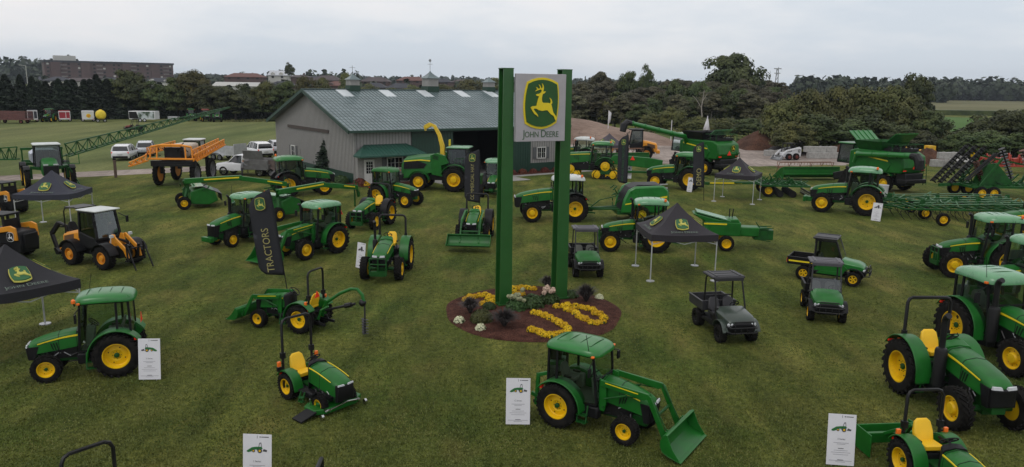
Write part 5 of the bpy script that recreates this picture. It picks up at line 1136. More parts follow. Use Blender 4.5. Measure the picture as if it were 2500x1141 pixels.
    for y in (-.3, .3): seat(t, (.85, y, .68), .95, SEATG if body is not OLIVE else DGREY, 'seat_cushion' if False else 'seat')
    db = MB(); db.box((x0 - .05, 0, .98), (.25, 1.15, .2)); db.build('dashboard', BLK, t, bev=.03); steering(t, (x0 - .28, .30, 1.12), .17, .8)
    if closed:
        for sg in (1, -1):
            w_ = MB(); w_.prism([(.44, .55), (x0 + .1, .55), (x0 + .12, .92), (.44, .92)], *sorted((sg * .63, sg * .67))); do = w_.build('door', body, t, bev=.01)
            fr = MB(); P = [(.44, .92), (x0 + .06, .92), (x0 - .30, zr - .1), (.47, zr - .1)]
            for i in range(4): fr.seg((P[i][0], sg * .64, P[i][1]), (P[(i + 1) % 4][0], sg * .62, P[(i + 1) % 4][1]), .06)
            fr.build('door_frame', BLK, do)
            gl = MB(); gl.add([(p_[0], sg * .63, p_[1]) for p_ in P], [(0, 1, 2, 3)]); gl.build('door_window', MGLASS, do)
        q = MB(); q.box((.41, 0, 1.0), (.04, 1.2, .6)); q.box((.41, 0, zr - .15), (.05, 1.2, .2)); q.build('rear_panel', BLK, t)
    if closed or wind:
        gl = MB(); k_ = 1.0 if closed else .5; gl.add([(x0 + .06, -.6, 1.0), (x0 + .06, .6, 1.0), (x0 + .06 - .34 * k_, .56, 1.0 + (zr - 1.1) * k_), (x0 + .06 - .34 * k_, -.56, 1.0 + (zr - 1.1) * k_)], [(0, 1, 2, 3)]); gl.build('windshield', MGLASS if closed else glass('clear_sheet', (.30, .31, .34), .06), t)
    return t
# ------------------------------------------------------------------ implements that belong to tractors
def mower_deck(t):
    m_ = MB(); m_.loft([[(x + 1.05, y, z) for x, y in ((-.45, -.55), (-.3, -.72), (.25, -.72), (.45, -.45), (.45, .45), (.25, .72), (-.3, .72), (-.45, .55))] for z in (.08, .22)]); m_.lathe([(.16, .22), (.16, .3), (.02, .32)], (1.05, -.35, 0), 'z', 14); m_.lathe([(.16, .22), (.16, .3), (.02, .32)], (1.05, .35, 0), 'z', 14); d = m_.build('mower_deck', GREEN, t, bev=.02); d.location.x = .56; d.scale = (.8, 1.06, 1)
    c = MB(); c.add([(.9, -.7, .2), (1.4, -.7, .2), (1.35, -1.12, .06), (.85, -1.12, .06), (.9, -.7, .15), (1.4, -.7, .15), (1.35, -1.12, .02), (.85, -1.12, .02)], [(0, 1, 2, 3), (4, 7, 6, 5), (0, 4, 5, 1), (1, 5, 6, 2), (2, 6, 7, 3), (3, 7, 4, 0)]); c.build('discharge_chute', BLK, d)
    a = MB()
    for sg in (1, -1):
        a.seg((1.45, sg * .5, .2), (1.7, sg * .45, .25), .04); a.seg((1.0, sg * .3, .3), (.5, sg * .25, .5), .04); a.lathe([(.08, -.03), (.08, .03)], (1.62, sg * .66, .09), 'y', 12)
        a.tube([(.85, sg * .6, .2), (.9, sg * .62, .42)], .015, 5)
    a.tube([(1.6, -.55, .2), (1.62, .1, .28), (1.58, .5, .2)], .022, 6); a.build('linkage', CHROME, d)
def auger(t):
    m_ = MB(); m_.seg((-.55, 0, .55), (-.75, 0, 1.15), .12, .1); m_.tube([(-.72, 0, 1.05), (-1.3, 0, 1.45), (-1.75, 0, 1.66), (-2.0, 0, 1.68), (-2.2, 0, 1.5), (-2.26, 0, 1.25)], .055, 8); m_.seg((-.5, .25, .5), (-.72, 0, 1.1), .05); m_.seg((-.5, -.25, .5), (-.72, 0, 1.1), .05)
    m_.tube([(-.55, .25, .5), (-.7, .3, .85), (-.95, .2, 1.0)], .04, 6); b = m_.build('boom', GREEN, t)
    g_ = MB(); g_.tube([(-.6, 0, .75), (-1.9, 0, 1.15)], .045, 8); g_.tube([(-1.5, 0, 1.03), (-1.75, 0, 1.1)], .09, 8); g_.ball((-2.2, 0, 1.22), .13); g_.build('gearbox', BLKM, t)
    a = MB(); a.tube([(-2.28, 0, 1.15), (-2.28, 0, .12)], .03, 8); n = 60; vs = []; fs = []
    for i in range(n + 1):
        th = i / n * 2 * PI * 6; z = .68 - .58 * i / n; vs += [(-2.28 + .03 * math.cos(th), .03 * math.sin(th), z), (-2.28 + .12 * math.cos(th), .12 * math.sin(th), z), (-2.28 + .12 * math.cos(th), .12 * math.sin(th), z - .015), (-2.28 + .03 * math.cos(th), .03 * math.sin(th), z - .015)]
    for i in range(n):
        for j in range(4): fs.append((i * 4 + j, i * 4 + (j + 1) % 4, (i + 1) * 4 + (j + 1) % 4, (i + 1) * 4 + j))
    a.add(vs, fs); a.build('auger', DGREY, t)
def box_blade(t):
    m_ = MB()
    for y in (-.75, .72): m_.box((-1.35, y, .32), (.85, .03, .55))
    m_.box((-1.55, 0, .35), (.04, 1.5, .5)); m_.box((-1.2, 0, .5), (.1, 1.5, .1)); m_.seg((-1.2, .3, .5), (-.6, 0, 1.0), .07); m_.seg((-1.2, -.3, .5), (-.6, 0, 1.0), .07); m_.build('box_blade', GREEN, t, bev=.008)
def hitch_frame(t):
    m_ = MB()
    for y in (-.4, .4): m_.seg((-.75, y, .55), (-.95, y, .6), .07, .1); m_.prism([(-.85, .3), (-.75, .3), (-.7, 1.1), (-.8, 1.2)], y - .03, y + .03); m_.seg((-.75, y, 1.15), (-.45, y * .8, 1.25), .07, .09)
    m_.seg((-.78, -.4, .6), (-.78, .4, .6), .07); m_.build('hitch_frame', GREEN, t, bev=.01)

# ------------------------------------------------------------------ big machines
def cab_box(t, x0, x1, w, z0, z1, roofm=WROOF, sl=.15, zr=.18, name='cab', inner=True, frame=BLK):
    c = empty(name, t)
    f = MB(); zz = z1
    P = [(x0, -w, z0), (x0, w, z0), (x1, w, z0), (x1, -w, z0)]; Q = [(x0 + .02, -w * .92, zz), (x0 + .02, w * .92, zz), (x1 - sl, w * .92, zz), (x1 - sl, -w * .92, zz)]
    for i in range(4): f.seg(P[i], Q[i], .09); f.seg(P[i], P[(i + 1) % 4], .1); f.seg(Q[i], Q[(i + 1) % 4], .1)
    f.box(((x0 + x1) / 2, 0, z0 + .0), (x1 - x0, w * 1.9, .12)); f.build('cab_frame', frame, c)
    g_ = MB()
    for i in range(4): g_.add([P[i], P[(i + 1) % 4], Q[(i + 1) % 4], Q[i]], [(0, 1, 2, 3)])
    g_.build('cab_glass', MGLASS, c)
    if inner:
        q = MB(); q.box(((x0 + x1) / 2 - .2, 0, z0 + .5), (.5, .5, .15)); q.box(((x0 + x1) / 2 - .45, 0, z0 + .85), (.14, .5, .7)); q.box((x1 - .35, 0, z0 + .45), (.2, .4, .8)); q.build('seat_and_console', SEATG, c, bev=.03)
    r = MB(); A = lambda z, i: [(x0 - .12 + i, -w - .06 + i, z), (x0 - .12 + i, w + .06 - i, z), (x1 + .1 - i, w + .06 - i, z), (x1 + .1 - i, -w - .06 + i, z)]
    r.loft([A(z1 + .02, .06), A(z1 + .06, 0), A(z1 + zr * .75, .03), A(z1 + zr, .2)]); r.build('cab_roof', roofm, c, bev=.03)
    return c
def forage_harvester():
    t = thing('forage_harvester', 'self-propelled green forage harvester with raised yellow spout by the barn door', 'harvester'); wb = 3.0
    place(t, 'R', (1023, 466), (1107, 469), wb, 1.35)
    for sg in (1, -1):
        wheel(t, (wb, sg * 1.25, 1.0), 1.0, .75, .54, sg, style='hub', hub=YEL); wheel(t, (0, sg * 1.2, .74), .74, .5, .42, sg, style='hub', hub=YEL)
    b = MB(); sec = lambda x, w, z0, z1: (x, w, w * .95, z0, z1, .15)
    loft_boxes(b, [sec(-1.5, 1.05, 1.15, 2.35), sec(-1.3, 1.25, 1.0, 2.65), sec(-.3, 1.3, 1.1, 2.85), sec(1.0, 1.3, 1.5, 2.95), sec(1.5, 1.25, 1.6, 2.8)], .3, 4); bo = b.build('engine_hood', GREEN, t, ang=45)
    lo = MB(); lo.box((1.3, 0, 1.2), (4.6, 1.7, .7)); lo.box((-1.3, 0, 1.0), (.7, 2.3, .5)); lo.build('chassis', BLKM, t, bev=.05)
    for sg in (1, -1):
        g_ = MB(); g_.prism([(-1.25, 1.75), (.45, 1.85), (.7, 2.2), (-.1, 2.45), (-1.2, 2.3)], *sorted((sg * 1.22, sg * 1.32))); 
        for i in range(7): g_.box((-.9 + i * .2, sg * 1.325, 2.05), (.03, .02, .45))
        g_.build('louvre', BLK, bo)
        q = MB(); q.prism([(-1.2, 2.42), (.2, 2.55), (1.0, 2.5), (1.0, 2.42), (.2, 2.47), (-1.2, 2.34)], *sorted((sg * 1.26, sg * 1.315))); q.build('stripe', YSTR, bo)
        f = MB(); pts = [(math.cos(rad(a)) * .88, .74 + math.sin(rad(a)) * .88) for a in range(10, 175, 15)]; f.shell(pts, *sorted((sg * .9, sg * 1.45)), -.05); f.build('fender', GREEN, t)
        f = MB(); pts = [(wb + math.cos(rad(a)) * 1.17, 1.0 + math.sin(rad(a)) * 1.17) for a in range(20, 165, 14)]; f.shell(pts, *sorted((sg * .85, sg * 1.35)), -.05); f.prism([(1.1, 1.35), (2.0, 1.2), (1.9, 2.1), (2.5, 2.3), (2.2, 2.9), (1.5, 3.1), (1.0, 2.9)], *sorted((sg * .9, sg * 1.28))); f.build('side_shield', GREEN, t, bev=.03)
        v = MB()
        for i in range(4): v.box((1.45, sg * 1.30, 2.62 + i * .09), (.5, .02, .03), ry=.3)
        v.build('vent', BLK, t)
    m_ = MB(); m_.box((3.3, 0, 1.55), (1.6, 2.2, .5)); m_.box((4.6, 0, .9), (1.1, 1.6, .9)); m_.seg((3.0, 1.2, 1.9), (4.2, 1.2, 1.9), .05); 
    for i in range(5): m_.seg((3.0 + i * .3, -1.2, 1.85), (3.0 + i * .3, -1.2, 2.7), .03)
    m_.seg((3.0, -1.2, 2.7), (4.2, -1.2, 2.7), .03); m_.build('platform', GREEND, t, bev=.03)
    cab_box(t, 2.35, 4.0, .95, 1.9, 3.45, GPALE)
    s_ = MB(); pts = [(1.75, 0, 2.7), (1.70, 0, 3.6), (1.45, 0, 4.5), (1.05, 0, 5.2), (.65, 0, 5.35)]; s_.tube(pts, [.26, .24, .20, .18, .17], 4); s_.box((.50, 0, 5.22), (.5, .42, .35), ry=-.5); s_.box((.25, 0, 5.0), (.08, .44, .4), ry=-.3); s_.build('spout', mat('spout_yellow', (.62, .42, .02), .5, var=.12), t, bev=.02)
    bc = MB(); bc.box((2.2, .5, 3.85), (.06, .5, .5)); bc.seg((2.2, .5, 3.5), (2.2, .5, 3.7), .05); bc.build('sign_plate', YSTR, t)
    return t
def combine(label, side, r, f, out=False, tracks=False, wb=3.6, s=1.0):
    """f = front (large) axle; rear hood faces away from travel"""
    t = thing('combine_harvester', label, 'combine', 'combine harvesters'); place(t, side, r, f, wb, 1.3)
    for sg in (1, -1):
        wheel(t, (0, sg * 1.25, .72), .72, .5, .4, sg, style='hub', hub=YEL)
        if tracks and sg:
            k = MB(); pts = [(wb - 1.0, .35), (wb - .95, .08), (wb + .95, .08), (wb + 1.0, .35), (wb + .35, 1.55), (wb, 1.7), (wb - .35, 1.55)]; k.prism(pts, *sorted((sg * 1.15, sg * 1.75))); k.build('track', TYRE, t, bev=.08)
        else: wheel(t, (wb, sg * 1.45, 1.0), 1.0, .8, .48, sg, style='hub', hub=YEL)
    b = MB(); P = [(-1.5, 1.7), (-1.75, 2.2), (-1.6, 3.15), (-1.0, 3.45), (wb - .4, 3.5), (wb + .2, 3.3), (wb + .2, 1.7), (wb - .6, 1.3), (1.2, 1.25), (.6, 1.6)]
    b.prism(P, -1.45, 1.45); bo = b.build('body', GREEN, t, bev=.12)
    for sg in (1, -1):
        p_ = MB(); p_.prism([(-.2, 1.75), (wb - .9, 1.75), (wb - .3, 2.2), (wb - .3, 3.2), (-.1, 3.05), (-.6, 2.4)], *sorted((sg * 1.44, sg * 1.52))); po = p_.build('side_panel', GREEN, t, bev=.05)
        q = MB(); q.prism([(-.3, 2.62), (wb - .4, 3.0), (wb - .4, 3.12), (-.3, 2.72)], *sorted((sg * 1.50, sg * 1.53))); q.build('stripe', YSTR, po)
        f_ = MB(); pts = [(math.cos(rad(a)) * .95, .8 + math.sin(rad(a)) * .9) for a in range(10, 150, 14)]; f_.shell(pts, *sorted((sg * .95, sg * 1.5)), -.04); f_.build('fender', GREEND, t)
        for z in (1.95,):
            l_ = MB(); l_.box((-1.72, sg * 1.15, z), (.06, .35, .1)); l_.build('tail_light', RED, t)
    rr_ = MB(); rr_.box((-1.35, 0, 1.35), (.9, 2.2, .7)); rr_.box((-1.6, 0, 1.05), (.9, 2.5, .35)); rr_.box((.8, 0, .9), (4.5, 1.4, .6)); rr_.box((wb + 1.5, 0, .9), (2.0, 1.4, .7), ry=.25); rr_.build('chopper', BLKM, t, bev=.06)
    tr_ = MB(); s3 = .28; tr_.prism([(-s3, -s3 * .6), (s3, -s3 * .6), (0, s3)], 0, .02, 'x'); o = tr_.build('warning_triangle', RED, t); o.location = (-1.80, .0, 2.25)
    lg = logo(.45, .01); lo = lg.build('emblem', [YSTR, BLK], t, smooth=False); lo.matrix_local = frameM((-1.76, -.55, 2.75), (0, -1, 0), (0, 0, 1))
    # deck, engine, grain tank with open covers
    d = MB(); d.box((-.3, 0, 3.6), (1.6, 2.3, .25)); 
    for i in range(24): x = random.uniform(-1, .4); y = random.uniform(-1.1, 1.1); d.seg((x, y, 3.65), (x + random.uniform(-.3, .3), y + random.uniform(-.3, .3), random.uniform(3.8, 4.05)), .07)
    d.build('engine_deck', BLKM, t)
    gt = MB(); A = [(.7, -1.3, 3.45), (2.9, -1.3, 3.45), (2.9, 1.3, 3.45), (.7, 1.3, 3.45)]; B = [(.3, -1.75, 4.25), (3.2, -1.75, 4.25), (3.2, 1.75, 4.25), (.3, 1.75, 4.25)]
    for i in range(4): j = (i + 1) % 4; n_ = .05; gt.add([A[i], A[j], B[j], B[i]], [(0, 1, 2, 3)]); gt.add([(p[0], p[1], p[2] - .05) for p in (A[i], A[j], B[j], B[i])], [(3, 2, 1, 0)])
    gt.build('grain_tank', BLKM if out else GREEND, t, smooth=False)
    if not out:
        for i, (q, dx) in enumerate((((.2, .0), -.9), ((3.2, 0), .9))):
            l_ = MB(); l_.add([(q[0], -1.4, 4.25), (q[0], 1.4, 4.25), (q[0] + dx, 1.4, 5.0), (q[0] + dx, -1.4, 5.0), (q[0], -1.4, 4.19), (q[0], 1.4, 4.19), (q[0] + dx, 1.4, 4.94), (q[0] + dx, -1.4, 4.94)], [(0, 1, 2, 3), (7, 6, 5, 4), (0, 4, 5, 1), (2, 6, 7, 3), (1, 5, 6, 2), (3, 7, 4, 0)])
            for y in (-.9, -.3, .3, .9): l_.seg((q[0], y, 4.28), (q[0] + dx, y, 5.03), .05)
            l_.build('tank_cover', GROOF, t, smooth=False)
    else:
        l_ = MB(); l_.add([(-.2, -1.2, 4.1), (-.2, 1.2, 4.1), (-.9, 1.2, 4.55), (-.9, -1.2, 4.55), (-.2, -1.2, 4.05), (-.2, 1.2, 4.05), (-.9, 1.2, 4.5), (-.9, -1.2, 4.5)], [(0, 1, 2, 3), (7, 6, 5, 4), (0, 4, 5, 1), (2, 6, 7, 3), (1, 5, 6, 2), (3, 7, 4, 0)]); l_.build('tank_cover', GPALE, t)
    hr = MB()
    for sg in (1, -1):
        hr.tube([(-1.3, sg * 1.4, 3.4), (-1.3, sg * 1.4, 4.1), (.2, sg * 1.4, 4.1)], .03, 5); hr.tube([(-.5, sg * 1.4, 3.4), (-.5, sg * 1.4, 4.1)], .03, 5)
    hr.tube([(-1.3, -1.4, 4.1), (-1.3, 1.4, 4.1)], .03, 5)
    for sg in (-1, 1): hr.seg((-1.9, -1.25 + .2 * sg, .7), (-1.75, -1.25 + .2 * sg, 2.4), .04)
    for i in range(6): hr.seg((-1.88 + i * .02, -1.45, .85 + i * .28), (-1.88 + i * .02, -1.05, .85 + i * .28), .04)
    hr.build('ladder', GREEND, t)
    c = cab_box(t, wb + .25, wb + 1.85, 1.0, 2.1, 3.75, GROOF)
    au = MB()
    if out:
        A0 = Vector((2.9, 1.3, 3.0)); A1 = Vector((2.6, 1.9, 3.7)); E_ = Vector((3.0, 8.6, 5.1)); au.tube([A0, A1, E_], [.26, .25, .22], 12)
        for k_ in (.25, .5, .75, .97): q = A1.lerp(E_, k_); q2 = A1.lerp(E_, k_ + .01); au.tube([q, q2], .28, 12)
        d = (E_ - A1).normalized(); au.tube([A1.lerp(E_, .2) - Vector((0, 0, .3)), A1.lerp(E_, .55) - Vector((0, 0, .3))], .03, 5); au.build('unloading_auger', GROOF, t)
        bt = MB(); bt.tube([E_, E_ + d * .45, E_ + d * .8 + Vector((0, 0, -.35)), E_ + d * .95 + Vector((0, 0, -1.0))], [.26, .33, .36, .30], 10); bt.build('spout_boot', BLKM, t)
    else:
        A0 = Vector((wb - .8, 1.62, 3.05)); E_ = Vector((-2.6, 1.72, 3.32)); au.tube([A0 + Vector((.4, -.3, -.8)), A0, E_], [.26, .25, .25], 12)
        for k_ in (.3, .6, .9): q = A0.lerp(E_, k_); au.tube([q, q + Vector((-.08, 0, 0))], .28, 12)
        au.build('unloading_auger', GROOF, t)
        bt = MB(); bt.tube([E_, E_ + Vector((-.5, 0, -.05)), E_ + Vector((-.8, 0, -.4)), E_ + Vector((-.85, 0, -1.1))], [.27, .36, .4, .34], 10); bt.build('spout_boot', BLKM, t)
    return t
def truss(mb, A, B, hA, hB, w, n, r=.05, wA=None):
    """lattice boom: two bottom chords + one top chord with zigzag webs"""
    A = Vector(A); B = Vector(B); d = (B - A).normalized(); s_ = d.cross(Vector((0, 0, 1))).normalized()
    P = lambda t: A.lerp(B, t); H = lambda t: lerp(hA, hB, t)
    for k in (-1, 1): mb.seg(A + s_ * k * w / 2, B + s_ * k * w / 2 * .6, r)
    mb.seg(A + Vector((0, 0, hA)), B + Vector((0, 0, hB)), r)
    for i in range(n):
        t0, t1 = i / n, (i + 1) / n; a = P(t0) + Vector((0, 0, H(t0))); b = P(t1) + Vector((0, 0, H(t1))); m_ = P((t0 + t1) / 2)
        for k in (-1, 1):
            q = m_ + s_ * k * w / 2 * lerp(1, .6, t0); mb.seg(a, q, r * .6); mb.seg(q, b, r * .6)
        mb.seg(P(t0) + s_ * w / 2 * lerp(1, .6, t0), P(t1) - s_ * w / 2 * lerp(1, .6, t1), r * .5)
def sprayer_green():
    t = thing('self_propelled_sprayer', 'high-clearance green sprayer with long lattice boom raised toward the trees', 'sprayer'); wb = 3.9
    put(t, (-38.6, 62.3), -54); t.scale = (.95, .95, .92)
    for sg in (1, -1):
        for x in (0, wb): wheel(t, (x, sg * 1.62, .98), .98, .42, .62, sg, style='disc', hub=YEL)
    c = MB(); c.box((2.1, 0, 1.75), (6.2, 1.0, .35))
    for sg in (1, -1):
        for x in (0, wb): c.seg((x, sg * .5, 1.8), (x, sg * 1.35, 1.95), .25); c.seg((x, sg * 1.32, 1.95), (x, sg * 1.32, .98), .22)
    c.build('chassis', GREEND, t, bev=.03)
    for sg in (1, -1):
        for x in (0, wb):
            f = MB(); pts = [(x + math.cos(rad(a)) * 1.1, .98 + math.sin(rad(a)) * 1.1) for a in range(50, 175, 16)]; f.shell(pts, *sorted((sg * 1.4, sg * 1.85)), -.03); f.build('fender', BLK, t)
    tk = MB(); tk.loft([[(x, y * 1.1, 1.95 + z * 1.3) for y, z in ((-.7, 0), (-1, .25), (-1, .75), (-.6, 1), (.6, 1), (1, .75), (1, .25), (.7, 0))] for x in (-.3, .0, 1.9, 2.1)]); tk.build('tank', mat('white_poly_tank', (.42, .45, .52), .5, var=.08), t, ang=50)
    cab_box(t, 2.25, 3.9, .95, 1.95, 3.75, WROOF)
    h = MB(); loft_boxes(h, [(3.9, .6, .55, 1.6, 2.75), (4.5, .62, .58, 1.5, 2.72), (5.3, .58, .52, 1.35, 2.5), (5.7, .5, .42, 1.4, 2.3)], .45, 4); ho = h.build('hood', GREEN, t, ang=50)
    g_ = MB(); g_.box((5.55, 0, 1.78), (.4, 1.08, .85)); g_.build('grille', BLK, t, bev=.06)
    for sg in (1, -1):
        l_ = MB(); l_.box((5.68, sg * .35, 2.3), (.1, .34, .1)); l_.build('headlight', LENS, t)
    ld = MB()
    for sg in (0, .55): ld.seg((4.0 + sg, 1.35, 1.95), (4.35 + sg, 2.0, .45), .05)
    for i in range(6): q = i / 6 + .08; ld.seg((4.0 + .35 * q, 1.35 + .65 * q, 1.95 - 1.5 * q), (4.55 + .35 * q, 1.35 + .65 * q, 1.95 - 1.5 * q), .16, .04)
    for x in (2.4, 3.2, 4.0): ld.seg((x, 1.45, 1.95), (x, 1.45, 2.9), .04)
    ld.seg((2.4, 1.45, 2.9), (4.0, 1.45, 2.9), .04); ld.box((3.2, 1.25, 1.97), (1.8, .5, .06)); ld.build('ladder', GREEND, t)
    bf = MB(); bf.box((-1.6, 0, 2.0), (.25, 3.2, .2)); bf.box((-1.6, 0, 3.1), (.25, 3.2, .2))
    for y in (-1.5, -.7, 0, .7, 1.5): bf.seg((-1.6, y, 2.0), (-1.6, y, 3.1), .12)
    for sg in (1, -1): bf.seg((-.3, sg * .6, 1.9), (-1.6, sg * .6, 2.3), .12); bf.seg((-.3, sg * .6, 2.9), (-1.6, sg * .6, 3.0), .1)
    bf.build('boom_carrier', GREEND, t)
    M = Matrix.Rotation(rad(54), 3, 'Z')   # world -> local
    def loc(v): d = M @ (Vector(v) - t.location); return Vector((d.x / .95, d.y / .95, d.z / .92))
    e1 = AT(560, 263, 108.0); e1b = e1; a1 = t.matrix_basis @ Vector((-1.6, 1.7, 2.1))
    e0 = AT(-160, 392, 62.0)
    b1 = MB(); A = Vector((-1.6, 1.8, 2.3)); B = loc(e1)
    mid = A.lerp(B, .55); truss(b1, A, mid, 1.15, .7, .6, 12, .11); b1.build('boom', GREEND, t); b2 = MB(); truss(b2, mid, B, .6, .12, .4, 12, .09); b2.build('boom_tip', GREEND, t)
    b3 = MB(); A2 = Vector((-1.6, -1.8, 2.2)); B2 = loc(e0); truss(b3, A2, B2, 1.1, .6, .5, 10, .10); b3.build('boom', GREEND, t)
    mr_ = MB(); mr_.seg((4.6, 1.0, 2.3), (4.9, 2.1, 2.2), .05); mr_.seg((4.9, 2.1, 2.2), (4.9, 2.1, 3.1), .06); mr_.build('marker_arm', GREEN, t)
    return t
def sprayer_orange():
    t = thing('self_propelled_sprayer', 'high-clearance orange sprayer with booms folded back, standing on four tall narrow wheels', 'sprayer'); wb = 4.2
    put(t, (-27.9, 62.7), 92); t.scale = (.86, .86, .92)
    RG_ = mat('grey_wheel_disc', (.12, .12, .13), .5)
    for sg in (1, -1):
        for x in (0, wb): wheel(t, (x, sg * 1.75, 1.08), 1.08, .42, .70, sg, rim=ORG if sg > 0 else RG_, style='disc', hub=RG_)
    c = MB(); c.box((2.1, 0, 2.25), (5.6, 2.2, .35)); c.box((-.6, 0, 2.05), (.5, 4.2, .5)); c.box((4.2, 0, 2.35), (1.2, 2.6, .5))
    for sg in (1, -1):
        for x in (0, wb): c.seg((x, sg * 1.4, 2.4), (x, sg * 1.4, 1.08), .3)
    c.seg((0, -1.75, 1.08), (0, -1.4, 1.08), .3)
    for i in range(3): c.seg((-1.0, -1.9, 1.85 + i * .14), (-1.0, 1.9, 1.85 + i * .14), .07)
    c.build('chassis', BLKM, t, bev=.03)
    tk = MB(); tk.box((2.0, 0, 3.05), (3.2, 1.9, 1.2)); tk.build('tank', mat('cream_poly_tank', (.45, .38, .30), .5, var=.2), t, bev=.25)
    en = MB(); en.box((-.35, 0, 3.0), (.9, 1.5, .95))
    for i in range(30): x, y, z = random.uniform(-.8, .2), random.uniform(-1.7, 1.7), random.uniform(2.5, 3.6); en.tube([(x, y, z), (x + random.uniform(-.3, .3), y + random.uniform(-.3, .3), z + random.uniform(-.3, .3))], .05, 5)
    en.build('engine', BLK, t)
    fr = MB(); fr.tube([(-1.0, -1.9, 3.55), (-1.05, -.9, 3.72), (-1.05, .9, 3.72), (-1.0, 1.9, 3.55)], .1, 6); fr.box((-1.1, 0, 2.5), (.22, 4.4, .16))
    for y in (-1.9, -1.3, 1.3, 1.9): fr.seg((-1.0, y, 3.55), (-1.1, y * 1.05, 2.5), .12)
    fr.box((-.95, 0, 3.62), (.35, 1.9, .12)); fr.build('boom_frame', ORG, t, bev=.02)
    for sg in (1, -1):
        b = MB(); A = Vector((-1.2, sg * 2.25, 2.35)); B = Vector((6.4, sg * 2.5, 3.25)) if sg < 0 else Vector((-3.4, 2.9, 2.05))
        if sg < 0:
            truss(b, A, B, .55, .5, .35, 11, .1); truss(b, A + Vector((.6, .45, .35)), B + Vector((-.2, .5, .1)), .55, .5, .3, 10, .08)
        else: truss(b, A, B, .5, .3, .3, 3, .1); truss(b, A + Vector((.6, .2, .5)), Vector((5.8, 2.3, 3.1)), .55, .5, .3, 10, .09)
        b.build('boom', ORG, t)
    cab_box(t, 4.2, 5.6, .85, 2.5, 3.75, WROOF)
    return t
def wheel_loader(label, p, deg, s=1.0, backhoe=True, group=None, bucket_on=False):
    t = thing('wheel_loader', label, 'wheel loader', group); put(t, p, deg); t.scale = (s, s, s); wb = 2.15
    for sg in (1, -1):
        for x in (0, wb): wheel(t, (x, sg * .80, .56), .56, .42, .27, sg, rim=CYEL, style='hub', hub=CYEL)
    c = MB(); c.box((.1, 0, .75), (1.7, .85, .5)); c.box((wb, 0, .75), (.9, .7, .55)); c.tube([(0, -.7, .56), (0, .7, .56)], .12, 8); c.tube([(wb, -.7, .56), (wb, .7, .56)], .12, 8); c.build('chassis', BLKM, t, bev=.03)
    for sg in (1, -1):
        for x in (0, wb):
            f = MB(); pts = [(x + math.cos(rad(a)) * .66, .56 + math.sin(rad(a)) * .64) for a in range(15, 170, 16)]; f.shell(pts, *sorted((sg * .55, sg * 1.02)), -.035); f.build('fender', BLK, t)
    h = MB(); h.loft([[(x, -w, z0), (x, -w, z1 - .12), (x, -w * .8, z1), (x, w * .8, z1), (x, w, z1 - .12), (x, w, z0)] for x, w, z0, z1 in ((-.95, .48, .70, 1.2), (-.85, .58, .62, 1.42), (.0, .62, .95, 1.62), (.35, .62, .95, 1.66))]); ho = h.build('engine_hood', CYEL, t, bev=.03)
    for sg in (1, -1):
        g_ = MB(); g_.prism([(-.75, .98), (-.08, 1.05), (-.02, 1.45), (-.7, 1.3)], *sorted((sg * .585, sg * .625))); g_.build('mesh_panel', mat('brown_mesh', (.10, .05, .02), .6), ho)
    cw = MB(); cw.box((-1.0, 0, .68), (.35, 1.2, .3)); cw.build('counterweight', CYEL, t, bev=.05)
    lo = MB(); lo.prism([(.35, .85), (1.5, .85), (1.55, 1.15), (1.35, 1.35), (.35, 1.62)], -.66, .66); lo.build('cab_base', BLK, t, bev=.04)
    cb = cab_box(t, .38, 1.55, .62, 1.3, 2.55, WROOF if backhoe else BLK, sl=.22, zr=.12)
    for sg in (1, -1):
        q = MB(); q.seg((1.5, sg * .62, 2.4), (1.75, sg * .85, 2.2), .03); q.box((1.77, sg * .87, 2.1), (.05, .12, .3)); q.build('mirror', BLK, t)
    m_ = MB()
    for sg in (1, -1):
        m_.prism([(wb - .35, 1.0), (wb - .1, 1.55), (wb + .1, 1.55), (wb + .2, .95)], *sorted((sg * .2, sg * .27)))
        m_.prism([(wb - .1, 1.5), (wb + .1, 1.58), (wb + .95, .95), (wb + 1.05, .55), (wb + .92, .52), (wb + .75, .85)], *sorted((sg * .30, sg * .38)))
    m_.build('lift_arm', CYEL, t, bev=.02)
    k_ = MB(); k_.tube([(wb, 0, 1.3), (wb + .6, 0, 1.25)], .06, 8); k_.tube([(wb, .1, 1.25), (wb + .5, .15, 1.1), (wb + .9, .1, .9)], .03, 6)
    for sg in (1, -1): k_.tube([(wb - .05, sg * .15, .9), (wb + .5, sg * .28, .95)], .05, 8); k_.seg((wb + .9, sg * .25, .5), (wb + 1.0, sg * .25, 1.15), .09)
    k_.build('hydraulic_cylinder', BLKM, t)
    if not bucket_on:
        f = MB(); f.seg((wb + 1.05, -.55, .45), (wb + 1.05, .55, .45), .07); f.seg((wb + 1.08, -.45, 1.0), (wb + 1.08, .45, 1.0), .05)
        for sg in (1, -1): f.seg((wb + 1.05, sg * .45, 1.25), (wb + 1.1, sg * .45, .4), .06); f.seg((wb + 1.1, sg * .45, 1.2), (wb + 1.6, sg * .47, .06), .05)
        f.build('fork', BLKM, t)
    else: bucket(t, wb + 1.1, .25, 1.9, .9, 0, mt=CYEL)
    hl = MB()
    for sg in (1, -1): hl.seg((wb + .1, sg * .5, 1.0), (wb + .15, sg * .5, 1.5), .03); hl.box((wb + .2, sg * .5, 1.52), (.1, .16, .12))
    hl.build('headlight', LENS, t)
